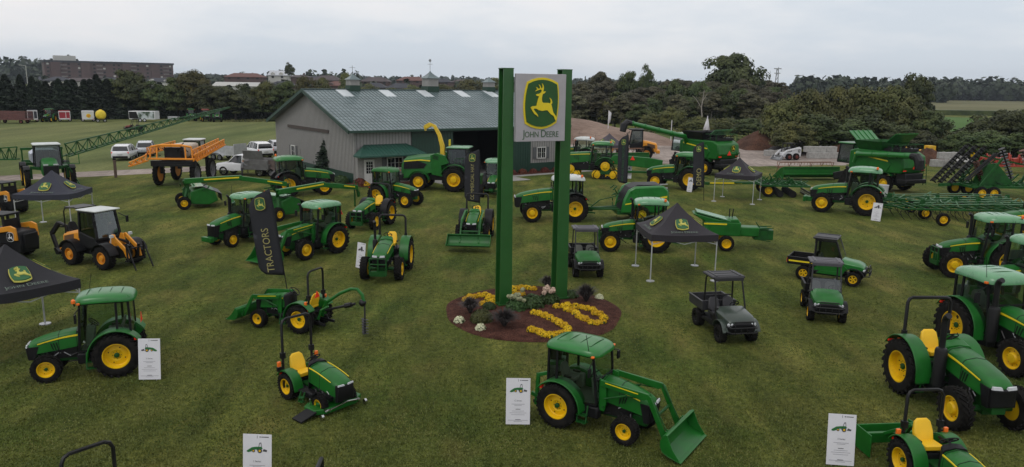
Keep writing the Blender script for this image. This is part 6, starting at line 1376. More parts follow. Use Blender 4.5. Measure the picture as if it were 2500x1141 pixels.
    if backhoe:
        b = MB(); b.tube([(-1.1, -.1, .9), (-1.25, -.1, 1.65), (-1.75, -.1, 1.75)], .09, 6); b.seg((-1.75, -.1, 1.75), (-2.35, -.1, 1.15), .16, .2); b.seg((-2.35, -.1, 1.2), (-2.05, -.1, .45), .15, .16); b.tube([(-1.3, .0, 1.6), (-2.1, 0, 1.5)], .04, 6); bo = b.build('backhoe_arm', BLKM, t, bev=.02)
        q = MB(); q.prism([(-2.12, .5), (-1.98, .5), (-1.75, .35), (-1.75, .2), (-1.98, .18)], -.25, .05); q.build('digging_bucket', BLKM, bo)
        r = MB(); r.tube([(-.75, -.5, 1.3), (-.75, -.5, 2.45), (-.65, -.5, 2.6), (.0, -.5, 2.68), (.3, -.5, 2.6)], .03, 6); r.tube([(-.75, .5, 1.3), (-.75, .5, 2.45), (-.65, .5, 2.6), (.0, .5, 2.68), (.3, .5, 2.6)], .03, 6); r.box((-.25, 0, 2.66), (.9, 1.0, .04)); r.build('rear_canopy', BLKM, t)
        seat(t, (-.7, 0, 1.35), .9, BLK)
    return t
def skid_steer(label, p, deg, body=CYEL, s=1.0, rim=CYEL, group=None, bk=True):
    t = thing('skid_steer', label, 'skid steer loader', group); put(t, p, deg); t.scale = (s, s, s)
    for sg in (1, -1):
        for x in (-.5, .6): wheel(t, (x, sg * .75, .42), .42, .32, .22, sg, rim=rim, style='hub', hub=rim)
    b = MB(); b.box((0, 0, .65), (2.1, 1.0, .6)); b.prism([(-1.35, .35), (-1.4, .9), (-1.25, 1.3), (-.5, 1.35), (.2, .95), (1.0, .8), (1.0, .35)], -.55, .55); b.build('body', BLK if body is CYEL else body, t, bev=.05)
    c = MB(); 
    for sg in (1, -1): c.bars([((-.55, sg * .42, 1.25), (-.5, sg * .42, 2.0)), ((-.5, sg * .42, 2.0), (.65, sg * .42, 1.95)), ((.65, sg * .42, 1.95), (.85, sg * .42, .8)), ((0, sg * .42, 2.0), (0, sg * .42, 1.0))], .09)
    c.box((.05, 0, 2.02), (1.3, .95, .07)); c.box((.1, 0, 1.3), (.9, .84, .1)); c.box((-.52, 0, 1.5), (.06, .8, .6)); c.build('cab', BLK, t)
    for sg in (1, -1):
        a = MB(); a.prism([(-1.3, .95), (-1.25, 1.5), (-1.0, 1.6), (.9, 1.25), (1.55, .75), (1.7, .3), (1.5, .3), (1.35, .65), (.8, 1.05), (-.9, 1.35), (-1.1, .95)], *sorted((sg * .56, sg * .66))); a.build('lift_arm', body, t, bev=.02)
    g_ = MB(); g_.box((-1.42, 0, .85), (.08, .8, .7)); g_.build('rear_grille', BLK, t, bev=.03)
    lg = logo(.3, .01)
    for sg in (1, -1):
        l2 = logo(.34, .008); q = l2.build('emblem', [WHT, BLK], t, smooth=False); q.matrix_local = frameM((-1.0, sg * .665, 1.12), (sg * -1, 0, 0), (0, 0, 1))
    if bk: bucket(t, 1.65, .22, 1.7, .85, 0, mt=body if body is CYEL else GREY)
    else:
        q = MB(); q.tube([(1.6, -.5, .5), (1.9, -.3, .7), (1.95, .3, .7), (1.6, .5, .5)], .05, 6); q.build('attachment_plate', BLKM, t)
    return t
# ------------------------------------------------------------------ tractors on display
def tp(*a, side='L', r=None, f=None, **kw):
    t = tractor(*a, **kw); k = kw.get('kind', 'compact'); D = dict(DEF[k]); D.update(kw)
    place(t, side, r, f, D['wb'], D['ry'] + D['rw'] * .3); return t
GRP = 'tractors on display on the lawn'
tp('compact green cab tractor with orange beacon, beside the left white info board', kind='compact', side='L', r=(290, 921), f=(113, 939), rr=.66, fr=.41, rw=.44, zf=.8, ztop=2.38, tri=(-.62, -.2, 1.5), turf=False, group=GRP)
hitch_frame(tp('green cab tractor with front loader and bucket on the grass before the round flower bed', kind='compact', side='R', r=(1365, 1046), f=(1508, 1088), turf=True, rr=.58, fr=.36, ztop=2.14, beacon=False, ld=dict(W=1.75, kx=2.35, kz=1.28, tx=2.84, tz=.32, s=.8, tilt=.22), group=GRP))
mower_deck(tp('small green tractor with yellow seat, tall roll bar and mower deck, facing the camera', kind='compact', cab=False, side='R', r=(712, 981), f=(764, 1006), turf=True, wb=1.45, rr=.38, rw=.29, ry=.45, fr=.26, fw=.21, fy=.46, hx0=.72, hx1=1.95, hz0=1.14, hz1=.90, hw=.30, cw=.54, zf=.46, ztop=2.22, group=GRP, hitch=False, vents=False))
auger(tp('compact green loader tractor with black roll bar and a post hole auger behind', kind='compact', cab=False, side='L', r=(724, 815), f=(636, 801), wb=1.75, rr=.52, rw=.32, ry=.55, fr=.33, hz0=1.22, hz1=1.02, hx0=.85, hx1=2.1, zf=.62, ztop=2.2, cw=.5, ld=dict(W=1.5, kx=2.1, kz=1.05, tx=2.55, tz=.30, s=.72), tri=(-.5, .2, 1.35), group=GRP))
tp('green cab loader tractor behind the tall black feather flag lettered TRACTORS', kind='utility', side='L', r=(817, 621), f=(760, 634), stack=True, beacon=False, roof=GPALE, ld=dict(W=2.0, kx=2.85, kz=1.5, tx=3.5, tz=.3, s=.95), tri=(-.75, .3, 2.0), group=GRP)
tp('green cab tractor with dark fenders standing left of the tall TRACTORS flag', kind='utility', side='L', r=(640, 590), f=(577, 604), stack=True, roof=GPALE, cw=.62, ry=.66, fy=.62, rr=.66, fr=.42, fend='black', group=GRP, weights=True)
tp('open green tractor with plastic-covered tan seat beside the narrow white info board', kind='utility', cab=False, side='L', r=(1003, 656), f=(981, 686), stack=True, guard=True, vents=False, fend='green', ztop=2.5, group=GRP, beacon=False)
tp('open green tractor with bright yellow seat parked behind its plastic-covered twin', kind='utility', cab=False, side='L', r=(957, 547), f=(918, 563), guard=True, fend='black', ztop=2.45, group=GRP)
tp('open green tractor with yellow seat and wide loader bucket, left of the sign', kind='utility', cab=False, side='L', r=(1202, 575), f=(1192, 598), vents=False, fend='black', ztop=2.4, ld=dict(W=2.3, kx=2.9, kz=1.35, tx=3.75, tz=.34, s=1.15, tilt=-.35), group=GRP)
tp('green cab tractor with dull green roof facing right behind the yellow-seated one', kind='utility', side='R', r=(915, 502), f=(992, 509), roof=GREEN, wb=2.35, fend='green', group=GRP, beacon=False)
tp('large green tractor behind the right sign post, hitched to a round baler', kind='rowcrop', side='L', r=(1411, 544), f=(1291, 544), wb=2.75, rr=.88, fr=.62, rw=.5, ztop=2.85, fend='black', cw=.72, group=GRP, roof=WROOF)
tp('green cab tractor with pale roof standing behind the middle pop-up canopy', kind='utility', side='L', r=(1602, 619), f=(1488, 616), wb=2.4, rr=.80, fr=.55, stack=True, guard=True, ztop=2.7, fend='black', group=GRP, roof=GPALE)
tp('large green tractor with black exhaust beside the black feather flag lettered DEMO', kind='rowcrop', side='L', r=(1679, 467), f=(1600, 462), wb=2.9, group=GRP, stack=2)
tp('very large green tractor with wide yellow rims right of the small canopy', kind='rowcrop', side='L', r=(2111, 528), f=(2005, 519), wb=2.9, stack=2, weights=True, rr=1.0, ztop=3.2, group=GRP, roof=GPALE)
tp('green cab tractor with front bumper guard facing left at the right edge', kind='utility', side='L', r=(2455, 683), f=(2329, 679), wb=2.45, rr=.86, fr=.62, fy=.85, rw=.5, ztop=2.85, cw=.8, hz0=1.8, hz1=1.5, stack=True, guard=True, group=GRP, roof=GPALE)
tp('big open green tractor with yellow seat, wide black roll bar and thick black exhaust', kind='utility', cab=False, side='R', r=(2187, 958), f=(2312, 1049), wb=2.4, rr=.80, rw=.46, ry=.82, fr=.58, fy=.8, hx1=2.95, hz0=1.8, hz1=1.5, hw=.38, ztop=2.72, cw=.75, stack=2, group=GRP)
tp('green cab tractor with black side exhaust behind the big open tractor at right', kind='utility', side='R', r=(2320, 853), f=(2462, 920), wb=2.5, rr=.86, rw=.46, ry=.82, fr=.6, fy=.82, hx1=3.1, hz0=1.85, hz1=1.55, hw=.38, ztop=2.75, cw=.8, stack=2, fend='green', roof=GPALE, group=GRP, beacon=False)
box_blade(tp('compact green tractor with yellow seat and rear box blade in the bottom right corner', kind='compact', cab=False, side='R', r=(2200, 1175), f=(2300, 1260), wb=1.6, rr=.47, rw=.34, ry=.5, fr=.3, hz0=1.15, hz1=.95, hx0=.85, hx1=2.0, zf=.6, ztop=2.0, cw=.5, group=GRP))
# ------------------------------------------------------------------ more tractors
tp('large green cab tractor with black fenders standing before the barn gable', kind='rowcrop', side='R', r=(707, 482), f=(792, 477), wb=2.75, rr=.92, fr=.64, fend='black', group=GRP, ztop=2.95)
tp('green cab tractor half hidden between the hay flag and the left sign post', kind='utility', side='L', r=(1240, 470), f=(1225, 487), wb=2.3, rr=.8, ztop=2.75, cw=.78, fend='black', group=GRP, roof=GPALE)
tp('green cab tractor cut off by the right edge, between two other cab tractors', kind='utility', side='L', r=(2560, 755), f=(2440, 757), wb=2.4, rr=.8, ztop=2.75, group=GRP, roof=GPALE, stack=True)
tp('green cab tractor at the right edge just behind the wide cultivator', kind='rowcrop', side='L', r=(2600, 612), f=(2490, 609), wb=2.7, group=GRP, roof=GPALE, ztop=2.9)
tp('small black tractor, only its roll bar reaching into the bottom left corner', kind='compact', cab=False, side='R', r=(172, 1432), f=(262, 1520), group=GRP, ztop=2.25, zf=.5, hz0=1.0, hz1=.85, rr=.42, rw=.3, ry=.5, cw=.50, beacon=False, hx0=.8, hx1=1.9, wb=1.5)
tp('small tractor below the frame, only its folded roll bar showing beside a board', kind='compact', cab=False, side='L', r=(676, 1500), f=(560, 1502), group=GRP, ztop=2.3, zf=.5, hz0=1.0, hz1=.85, rr=.42, rw=.3, ry=.5, cw=.5, hx0=.8, hx1=1.9, wb=1.5)
tp('green cab tractor behind the right sign post, before the earth hill', kind='rowcrop', side='L', r=(1432, 409), f=(1362, 406), wb=2.8, group=GRP, roof=WROOF)
def track_tractor():
    t = tractor('large green tractor on four rubber tracks behind the track tractor flag', 'rowcrop', group=GRP, wb=3.3, hx1=4.3, stack=0, roof=GROOF, hz0=2.5, hz1=2.25, hw=.5, zf=1.5, ztop=3.35, rr=.95, ry=1.15, fy=1.15)
    for o in [c for c in t.children if c.name.startswith('wheel')]:
        for k in list(o.children): bpy.data.objects.remove(k)
        bpy.data.objects.remove(o)
    for x, s_ in ((0, 1.0), (3.3, .8)):
        for sg in (1, -1):
            u = empty('track_unit', t, (x, sg * 1.15, 0)); m_ = MB(); L = 1.15 * s_; H_ = 1.75 * s_
            out = [(-L, .42), (-L * .95, .15), (-L * .75, 0), (L * .75, 0), (L * .95, .15), (L, .42), (L * .85, .62), (.38, H_ - .12), (.15, H_), (-.15, H_), (-.38, H_ - .12), (-L * .85, .62)]
            inn = [(p[0] * .93, .06 + (p[1]) * .93) for p in out]; n = len(out)
            vs = [(p[0], y, p[1]) for y in (-.28, .28) for p in out + inn]; fs = []
            for i in range(n):
                j = (i + 1) % n; fs += [(i, j, 2 * n + j, 2 * n + i), (n + i, 3 * n + i, 3 * n + j, n + j), (i, n + i, n + j, j), (2 * n + i, 2 * n + j, 3 * n + j, 3 * n + i)]
            m_.add(vs, fs); m_.build('track', TYRE, u, bev=.02)
            for xx in (-L * .72, L * .72):
                q = MB(); q.lathe([(.34 * s_ + .04, -.22), (.36 * s_ + .04, .22), (.2, .24), (.16, .3), (.01, .3)], (xx, 0, .42), 'y', 20); q.v = [(v[0], v[1] * sg, v[2]) for v in q.v]; q.build('idler', YEL, u)
            q = MB(); q.lathe([(.42, -.2), (.44, .2), (.30, .24), (.28, .18), (.16, .26), (.01, .26)], (0, 0, H_ - .55), 'y', 20); q.v = [(v[0], v[1] * sg, v[2]) for v in q.v]; q.build('drive_sprocket', YEL, u)
            q = MB(); q.prism([(-.6, .45), (.6, .45), (.3, H_ - .7), (-.3, H_ - .7)], -.1, .2); q.build('track_frame', GREEND, u)
            for xx in (-.25, .1, .4): w_ = MB(); w_.lathe([(.14, -.2), (.14, .22), (.01, .22)], (xx, 0, .2), 'y', 12); w_.build('roller', BLKM, u)
    return t
tt = track_tractor(); put(tt, (G(1480, 437).x, G(1480, 437).y + 1.0), 172)
# ------------------------------------------------------------------ hay tools
def round_baler():
    t = thing('round_baler', 'green round baler with domed rear gate hitched behind the large tractor', 'baler'); put(t, (G(1556, 543).x, G(1556, 543).y + 1.0), 184)
    for sg in (1, -1): wheel(t, (-.1, sg * 1.25, .55), .55, .42, .28, sg, style='hub', hub=YEL)
    P = [(1.15, .7), (1.0, 1.6), (.6, 2.2), (.1, 2.4), (-1.4, 2.42), (-1.95, 2.1), (-2.0, 1.2), (-1.5, .6), (-.2, .4)]
    b = MB(); b.prism(P, -.85, .85); b.build('bale_chamber', BLK, t, bev=.08)
    for sg in (1, -1):
        s_ = MB(); s_.prism([(1.2, .6), (1.05, 1.5), (.75, 2.1), (.35, 2.32), (-1.5, 2.4), (-1.85, 2.1), (-1.95, 1.1), (-1.2, .6)], *sorted((sg * .85, sg * 1.18))); so = s_.build('side_shield', GROOF, t, bev=.12)
        q = MB(); q.prism([(.95, 1.15), (-1.75, 1.62), (-1.75, 1.76), (.95, 1.22)], *sorted((sg * 1.175, sg * 1.195))); q.build('stripe', YSTR, so)
    f = MB(); f.box((.6, 0, .62), (1.6, 2.0, .25)); f.seg((1.2, 0, .75), (3.5, 0, .75), .16, .2); f.seg((1.2, .7, .8), (3.0, .1, .75), .1); f.seg((1.2, -.7, .8), (3.0, -.1, .75), .1)
    for i in range(14): x = random.uniform(1.1, 1.6); y = random.uniform(-.9, .9); z = random.uniform(.7, 2.3); f.seg((x, y, z), (x + random.uniform(-.2, .3), y + random.uniform(-.3, .3), z + random.uniform(-.3, .3)), .06)
    f.seg((3.0, 0, .8), (2.4, 0, 1.3), .06); f.seg((2.4, 0, 1.3), (1.3, .2, 1.6), .05); f.build('drawbar', GREEND, t)
    k = MB(); k.tube([(-1.6, -1.15, 2.0), (-2.5, -1.5, 1.9)], .03, 5); k.tube([(-1.6, -1.0, 2.2), (-2.4, -1.2, 2.2)], .03, 5); k.box((-1.7, -1.3, 1.8), (.5, .3, .06)); k.build('rear_tray', ALU, t)
    return t
round_baler()
def square_baler():
    t = thing('square_baler', 'small green square baler with yellow wheel beside the middle canopy', 'baler'); put(t, (G(1783, 614).x - .1, G(1783, 614).y + 1.0), 172)
    wheel(t, (0, .95, .42), .42, .32, .24, 1, style='disc', hub=YEL); wheel(t, (0, -1.0, .42), .42, .32, .24, -1, style='disc', hub=YEL)
    b = MB(); b.box((.2, .1, 1.15), (1.9, 1.25, .75)); b.prism([(-.7, 1.5), (1.1, 1.5), (1.8, 1.9), (1.7, 1.95), (.4, 1.65), (-.6, 1.7)], -.4, .7); b.box((-1.2, .1, 1.0), (1.1, .8, .5)); b.build('body', GREEN, t, bev=.05)
    l_ = MB(); l_.add([(-.2, -.45, 1.62), (-.2, .72, 1.62), (1.6, .72, 2.05), (1.6, -.45, 2.05), (-.2, -.45, 1.57), (-.2, .72, 1.57), (1.6, .72, 2.0), (1.6, -.45, 2.0)], [(0, 1, 2, 3), (7, 6, 5, 4), (0, 4, 5, 1), (1, 5, 6, 2), (2, 6, 7, 3), (3, 7, 4, 0)]); l_.build('lid', GPALE, t)
    q = MB(); q.box((.6, .735, 1.42), (1.2, .015, .08)); q.box((-2.25, .36, .95), (.3, .015, .08)); q.build('stripe', YSTR, t)
    c = MB(); c.box((-2.0, .1, .85), (1.0, .65, .55))
    for y in (-.2, .4): c.seg((-1.6, y, 1.2), (-2.5, y, 1.25), .05); c.seg((-1.7, y, .6), (-2.4, y, .5), .05)
    c.seg((-1.9, .1, 1.1), (-1.6, .1, 1.5), .05); c.box((-2.0, .1, 1.18), (.5, .75, .05)); c.build('bale_case', GREEND, t, bev=.02)
    d = MB(); d.seg((1.0, .4, .7), (3.2, .9, .6), .12); d.build('drawbar', GREEND, t); k = MB(); k.tube([(-.35, 0, 1.7), (-.4, 0, 2.15), (-.2, 0, 2.15), (-.2, 0, 1.7)], .03, 6); k.build('lever', BLK, t)
square_baler()
def mower_cond(label, wpx, head_deg, tongue_end, h=1.0, flip=1):
    """pull-type mower conditioner: header on wheels with a long overhead tongue"""
    t = thing('mower_conditioner', label, 'mower conditioner', 'pull-type mower conditioners'); p = G(*wpx); t.location = (p.x, p.y, 0); e = Vector((tongue_end[0], tongue_end[1], 0)) - p; ang = math.atan2(e.y, e.x); t.rotation_euler.z = ang; L = e.length
    for y in (.1, 2.2): wheel(t, (-.1, y, .45), .45, .34, .22, -1 if y < 1 else 1, style='hub', hub=YEL)
    b = MB(); b.prism([(.3, .35), (.35, 1.2), (1.2, 1.45), (1.9, 1.2), (2.1, .5), (1.5, .25)], .2, 2.6); b.build('cutting_header', GREEN, t, bev=.06)
    c = MB(); c.add([(1.2, .2, 1.48), (1.2, 2.6, 1.48), (2.3, 2.6, 1.0), (2.3, .2, 1.0), (1.2, .2, 1.43), (1.2, 2.6, 1.43), (2.3, 2.6, .95), (2.3, .2, .95)], [(0, 1, 2, 3), (7, 6, 5, 4), (0, 4, 5, 1), (1, 5, 6, 2), (2, 6, 7, 3), (3, 7, 4, 0)]); c.box((2.32, 1.4, .72), (.04, 2.4, .5)); c.build('curtain', DGREY, t)
    q = MB(); q.add([(.5, .3, 1.5), (.5, 2.4, 1.5), (1.2, 2.4, 1.53), (1.2, .3, 1.53)], [(0, 1, 2, 3)]); q.build('cover', GPALE, t)
    f = MB(); f.seg((-.1, .1, .45), (.2, .4, 1.5), .16); f.seg((-.1, 2.2, .45), (.2, 1.9, 1.4), .14); f.seg((.2, .3, 1.45), (.2, 2.0, 1.45), .18); f.seg((.2, .4, 1.5), (.0, .2, 2.0), .2)
    for i in range(16): x, y, z = random.uniform(-.2, 1.4), random.uniform(0, 2.4), random.uniform(1.1, 1.6); f.seg((x, y, z), (x + random.uniform(-.5, .5), y + random.uniform(-.5, .5), z + random.uniform(-.25, .3)), .06)
    f.build('frame', GREEND, t)
    g_ = MB(); g_.seg((0, .1, 1.95 * h), (L * .55, .0, 2.05 * h), .28, .34); g_.seg((L * .5, 0, 2.05 * h), (L, 0, 1.45 * h), .24, .32); to = g_.build('tongue', GREEN, t, bev=.03)
    s_ = MB(); s_.seg((L * .18, -.16, 2.02 * h), (L * .52, -.16, 2.08 * h), .012, .09); s_.seg((L * .8, -.15, 1.74 * h), (L * .95, -.15, 1.54 * h), .012, .08); s_.seg((L * .18, .17, 2.02 * h), (L * .52, .17, 2.08 * h), .012, .09); s_.build('stripe', YSTR, to)
    k = MB(); k.seg((L, 0, 1.45 * h), (L + .2, 0, .7), .14); k.tube([(L - .2, 0, 1.6 * h), (L - .1, .1, 1.95 * h), (L + .2, .1, 1.7 * h), (L + .15, 0, 1.2)], .03, 5); k.tube([(L - .1, 0, 1.5 * h), (L + .25, -.1, 1.5 * h), (L + .25, -.05, .9)], .025, 5); k.seg((L, .2, 1.2), (L, .2, 0), .08); k.build('hitch', GREEND, t)
    return t
mower_cond('green mower conditioner left, with long overhead tongue passing behind the flag', (455, 513), 0, AT(700, 450, G(690, 510).y + 2)[:2])
mower_cond('green mower conditioner behind the TRACTORS flag, tongue reaching right to the tractors', (686, 541), 0, (G(872, 505).x, G(872, 505).y), .95)
# ------------------------------------------------------------------ tillage tools
def lattice(mb, x0, x1, y0, y1, z, nx, ny, r, jz=.0):
    for i in range(nx + 1): x = lerp(x0, x1, i / nx); mb.seg((x, y0, z + random.uniform(-jz, jz)), (x, y1, z + random.uniform(-jz, jz)), r)
    for j in range(ny + 1): y = lerp(y0, y1, j / ny); mb.seg((x0, y, z + random.uniform(-jz, jz)), (x1, y, z + random.uniform(-jz, jz)), r)
def cultivator():
    t = thing('field_cultivator', 'wide green field cultivator with many tines laid out flat at the right', 'tillage implement'); p = G(2400, 545); put(t, (p.x - .5, p.y + 3.0), 176)
    for x, y in ((5.3, 1.9), (3.6, .3), (1.9, -1.2), (.1, -2.3)):
        pass
    f = MB(); Lx = 9.2
    lattice(f, -5, 4.6, -2.2, 3.0, .85, 12, 4, .11, .06)
    f.seg((4.6, .4, .85), (8.4, -.8, .7), .2, .16); f.seg((4.6, 2.2, .85), (6.5, -.1, .8), .12); f.seg((4.6, -1.2, .85), (6.5, -.3, .8), .12)
    for i in range(70):
        x, y = random.uniform(-5, 4.8), random.uniform(-2.3, 3.0); a = random.choice((0, 0, .2, 1.57)); L = random.uniform(.5, 1.6); f.seg((x, y, .95 + random.uniform(0, .3)), (x + math.cos(a) * L, y + math.sin(a) * L, .95 + random.uniform(0, .45)), .06)
    for i in range(9):
        x = -4.6 + i * 1.05; y = random.uniform(-1.6, 2.4); f.prism([(x, .9), (x + .5, .9), (x + .35, 1.4), (x + .1, 1.4)], y, y + .06)
    f.build('frame', GREEND, t)
    b = MB()
    for i in range(6): y = -2.2 + i; b.tube([(-4.5 + i * .2, y, 1.25), (-1.5, y + .2, 1.3), (3.4, y, 1.1)], .03, 5)
    for i in range(26): x, y = random.uniform(-5, 4), random.uniform(-2.2, 2.8); b.tube([(x, y, 1.0), (x + random.uniform(-.7, .7), y + random.uniform(-.4, .4), 1.35)], .04, 6)
    b.build('cylinder', mat('pale_green_steel', (.07, .17, .08), .4, coat=.2), t)
    k = MB()
    for i in range(20):
        for j in range(4): x = -5 + i * .5; y = -2.2 + j * 1.7; k.tube([(x, y, .85), (x + .16, y, .6), (x + .06, y, .3), (x - .15, y, .08)], .022, 4)
    k.build('tine', BLKM, t); k2 = MB()
    for i in range(26): y = -2.3 + i * .21; k2.tube([(-5.2, y, .8), (-5.6, y, .35), (-5.9, y, .1)], .02, 4)
    k2.build('harrow', BLKM, t)
    for px, py in ((2223, 519), (2256, 535), (2300, 552), (2212, 505), (2350, 500), (2430, 500)):
        q = G(px, py); M = Matrix.Rotation(-rad(176), 3, 'Z'); l_ = M @ (Vector((q.x, q.y, 0)) - t.location); wheel(t, (l_.x, l_.y, .42), .42, .3, .24, 1 if l_.y > 0 else 1, style='hub', hub=YEL)
cultivator()
def folded_disk():
    t = thing('folded_tillage_tool', 'green folding tillage machine with black disc gangs raised upright', 'tillage implement', 'folding tillage machines'); p = G(2480, 492); put(t, (p.x, p.y + 2.0), 180); t.scale = (1.08, 1.08, 1.12)
    f = MB(); lattice(f, -3.4, 3.2, -1.5, 1.5, .95, 6, 3, .16); f.seg((-3.2, -1.5, 1.1), (-6.5, 0, .9), .2); f.seg((-3.2, 1.5, 1.1), (-6.5, 0, .9), .2); f.seg((3.2, 0, 1.0), (4.8, 0, .9), .2)
    f.prism([(-.6, 1.0), (2.0, 1.0), (1.6, 2.5), (.9, 2.6)], -.5, -.42); f.prism([(-.6, 1.0), (2.0, 1.0), (1.6, 2.5), (.9, 2.6)], .42, .5)
    for i in range(30): x, y = random.uniform(-3, 3), random.uniform(-1.4, 1.4); f.seg((x, y, 1.0), (x + random.uniform(-.8, .8), y + random.uniform(-.3, .3), random.uniform(1.1, 1.9)), .08)
    f.seg((2.5, -1.2, 1.0), (1.2, -1.2, 3.2), .14); f.seg((-2.2, -1.2, 1.0), (-3.2, -1.0, 3.4), .16); f.seg((1.2, -1.2, 3.0), (-3.0, -1.0, 2.2), .12); f.seg((2.4, 1.2, 1.0), (1.0, 1.2, 3.0), .14)
    for k_ in range(4): f.seg((3.4 - k_ * .3, -1.0, 1.2), (1.6 - k_ * .5, -.8, 2.8), .07)
    f.build('frame', GREEND, t)
    for i, (x0, z0, x1, z1, y) in enumerate(((4.6, 1.05, 2.2, 3.75, -1.1), (4.3, 1.0, 1.9, 3.7, -.6), (3.9, 1.0, 1.6, 3.65, 0), (2.9, 1.3, .9, 3.3, .5))):
        q = MB(); q.tube([(x0, y, z0), (x1, y, z1)], .06, 6); A = Vector((x0, y, z0)); B = Vector((x1, y, z1))
        for j in range(13):
            c = A.lerp(B, j / 12); d = (B - A).normalized(); u = d.orthogonal().normalized(); w = d.cross(u); ring = [c + (u * math.cos(a) + w * math.sin(a)) * .22 for a in [2 * PI * k / 10 for k in range(10)]]
            if i < 3: q.loft([[tuple(v - d * .01) for v in ring], [tuple(v + d * .01) for v in ring]])
        for k_ in (.12, .24): q.tube([(x0 + k_, y - .1, z0), (x1 + k_, y - .1, z1)], .05, 6)
        q.build('disc_gang', BLKM, t)
    for i, (x0, z0, x1, z1, y) in enumerate(((-.6, 1.5, .4, 3.6, 0), (-2.2, 1.2, -1.2, 3.5, 0), (-2.7, 1.2, -1.8, 3.4, .6), (1.3, 1.2, 2.0, 2.6, -.4))):
        A = Vector((x0, y, z0)); B = Vector((x1, y, z1)); d = (B - A).normalized(); u = d.orthogonal().normalized(); w = d.cross(u); q = MB(); q.tube([A, B], .06, 6)
        for j in range(11):
            c = A.lerp(B, j / 10); ring = [c + (u * math.cos(a) + w * math.sin(a)) * .24 for a in [2 * PI * k / 10 for k in range(10)]]; q.mi(1).loft([[tuple(v - d * .015) for v in ring], [tuple(v + d * .015) for v in ring]])
        q.build('blade_gang', [BLKM, mat('brown_disc_steel', (.10, .035, .02), .6) if i else BLKM], t)
    wheel(t, (1.7, -1.4, 3.0), .38, .28, .2, -1, style='hub', hub=YEL); wheel(t, (-2.6, -1.3, 3.0), .36, .28, .2, -1, style='hub', hub=YEL); wheel(t, (.5, -1.6, 2.3), .36, .28, .2, -1, style='hub', hub=YEL)
    for x in (1.6, 2.5): wheel(t, (x, -1.6 if x < 2 else -1.9, .5), .5, .35, .28, -1, style='hub', hub=YEL); wheel(t, (x, 1.6, .5), .5, .35, .28, 1, style='hub', hub=YEL)
folded_disk()
def vertical_till():
    t = thing('disc_cultivator', 'low green disc tillage tool with black rear roller right of the small canopy', 'tillage implement', 'folding tillage machines'); p = G(1880, 482); put(t, (p.x + .4, p.y + 1.6), 172)
    for y in (1.35, 1.0, -1.3): wheel(t, (.3, y, .52), .52, .38, .28, 1 if y > 0 else -1, style='hub', hub=YEL)
    f = MB(); lattice(f, -2.8, .9, -1.7, 1.7, .95, 5, 4, .14); f.seg((.9, 0, .95), (5.2, .2, .8), .22, .2); f.seg((.9, 1.0, 1.0), (3.0, .15, .9), .1)
    for i in range(36): x, y = random.uniform(-2.8, .8), random.uniform(-1.7, 1.7); f.seg((x, y, 1.0), (x + random.uniform(-.6, .6), y + random.uniform(-.5, .5), random.uniform(1.1, 1.6)), .07)
    f.build('frame', GREEND, t)
    s_ = MB(); s_.seg((2.2, .14 + .1, .9), (4.8, .3, .85), .02, .12); s_.build('stripe', YSTR, t)
    k = MB()
    for x in (-.6, -1.6): 
        for i in range(16): y = -1.7 + i * .22; k.lathe([(.28, -.01), (.28, .01)], (x, y, .28), 'y', 10)
    for i in range(10): k.tube([(-2.9, -1.7, .25 + .22 * math.sin(i * .63)), (-2.9, 1.7, .25 + .22 * math.sin(i * .63))], .04, 4)
    k.build('disc_gang', BLKM, t)
vertical_till()
def header(label, p, deg, L=6.0, reel=True, rise=0.0):
    t = thing('grain_header', label, 'combine header', 'combine headers'); put(t, p, deg); t.location.z = rise
    b = MB(); b.shell([(-.6, 1.25), (-.65, .5), (-.3, .25), (.7, .2)], -L / 2, L / 2, .06)
    for sg in (1, -1): b.prism([(-.65, .2), (-.6, 1.3), (-.2, 1.2), (1.5, .15), (.8, .1)], *sorted((sg * L / 2, sg * (L / 2 + .12))))
    b.seg((-.62, -L / 2, 1.25), (-.62, L / 2, 1.25), .14); b.seg((-.65, -L / 2, .6), (-.65, L / 2, .6), .14); b.build('header_frame', GREEN, t, bev=.02)
    a = MB(); a.tube([(-.1, -L / 2, .55), (-.1, L / 2, .55)], .2, 10)
    for i in range(int(L * 4)): y = -L / 2 + i / 4; a.lathe([(.3, 0), (.3, .02)], (-.1, y, .55), 'y', 12)
    a.build('auger', DGREY, t)
    if reel:
        r = MB(); c = (.6, 0, 1.15)
        r.tube([(c[0], -L / 2, c[2]), (c[0], L / 2, c[2])], .06, 6)
        for k in range(6):
            an = k * PI / 3; x, z = c[0] + .55 * math.cos(an), c[2] + .55 * math.sin(an); r.tube([(x, -L / 2, z), (x, L / 2, z)], .03, 5)
            for j in range(6): y = -L / 2 + L * j / 5; r.seg((c[0], y, c[2]), (x, y, z), .04)
            for j in range(int(L * 3)): y = -L / 2 + j / 3 + .1; r.seg((x, y, z), (x, y, z - .25), .015)
        r.build('reel', mat('reel_grey', (.20, .10, .06), .6), t)
    return t
header('long green grain header with reel standing alone near the gravel yard', (G(1975, 440).x, G(1975, 440).y + .4), 98, 5.6)
header('green header angled upward behind the track tractor flag', (G(1545, 425).x - 1.2, G(1545, 425).y + 1.0), 110, 5.8, True, .75)
hc = thing('header_trailer', 'green header transport trailer with red warning triangle behind the flag', 'trailer'); put(hc, (G(1550, 438).x, G(1550, 438).y), 172)
q = MB(); q.seg((-2.5, 0, .7), (3.2, 0, .7), .2); q.seg((-2.2, -.9, .7), (-2.2, .9, .7), .14); q.prism([(-2.4, 1.0), (2.8, 1.5), (2.0, 2.3), (-1.2, 2.1), (-2.5, 1.9)], .2, .5); q.build('frame', GREEN, hc, bev=.04)
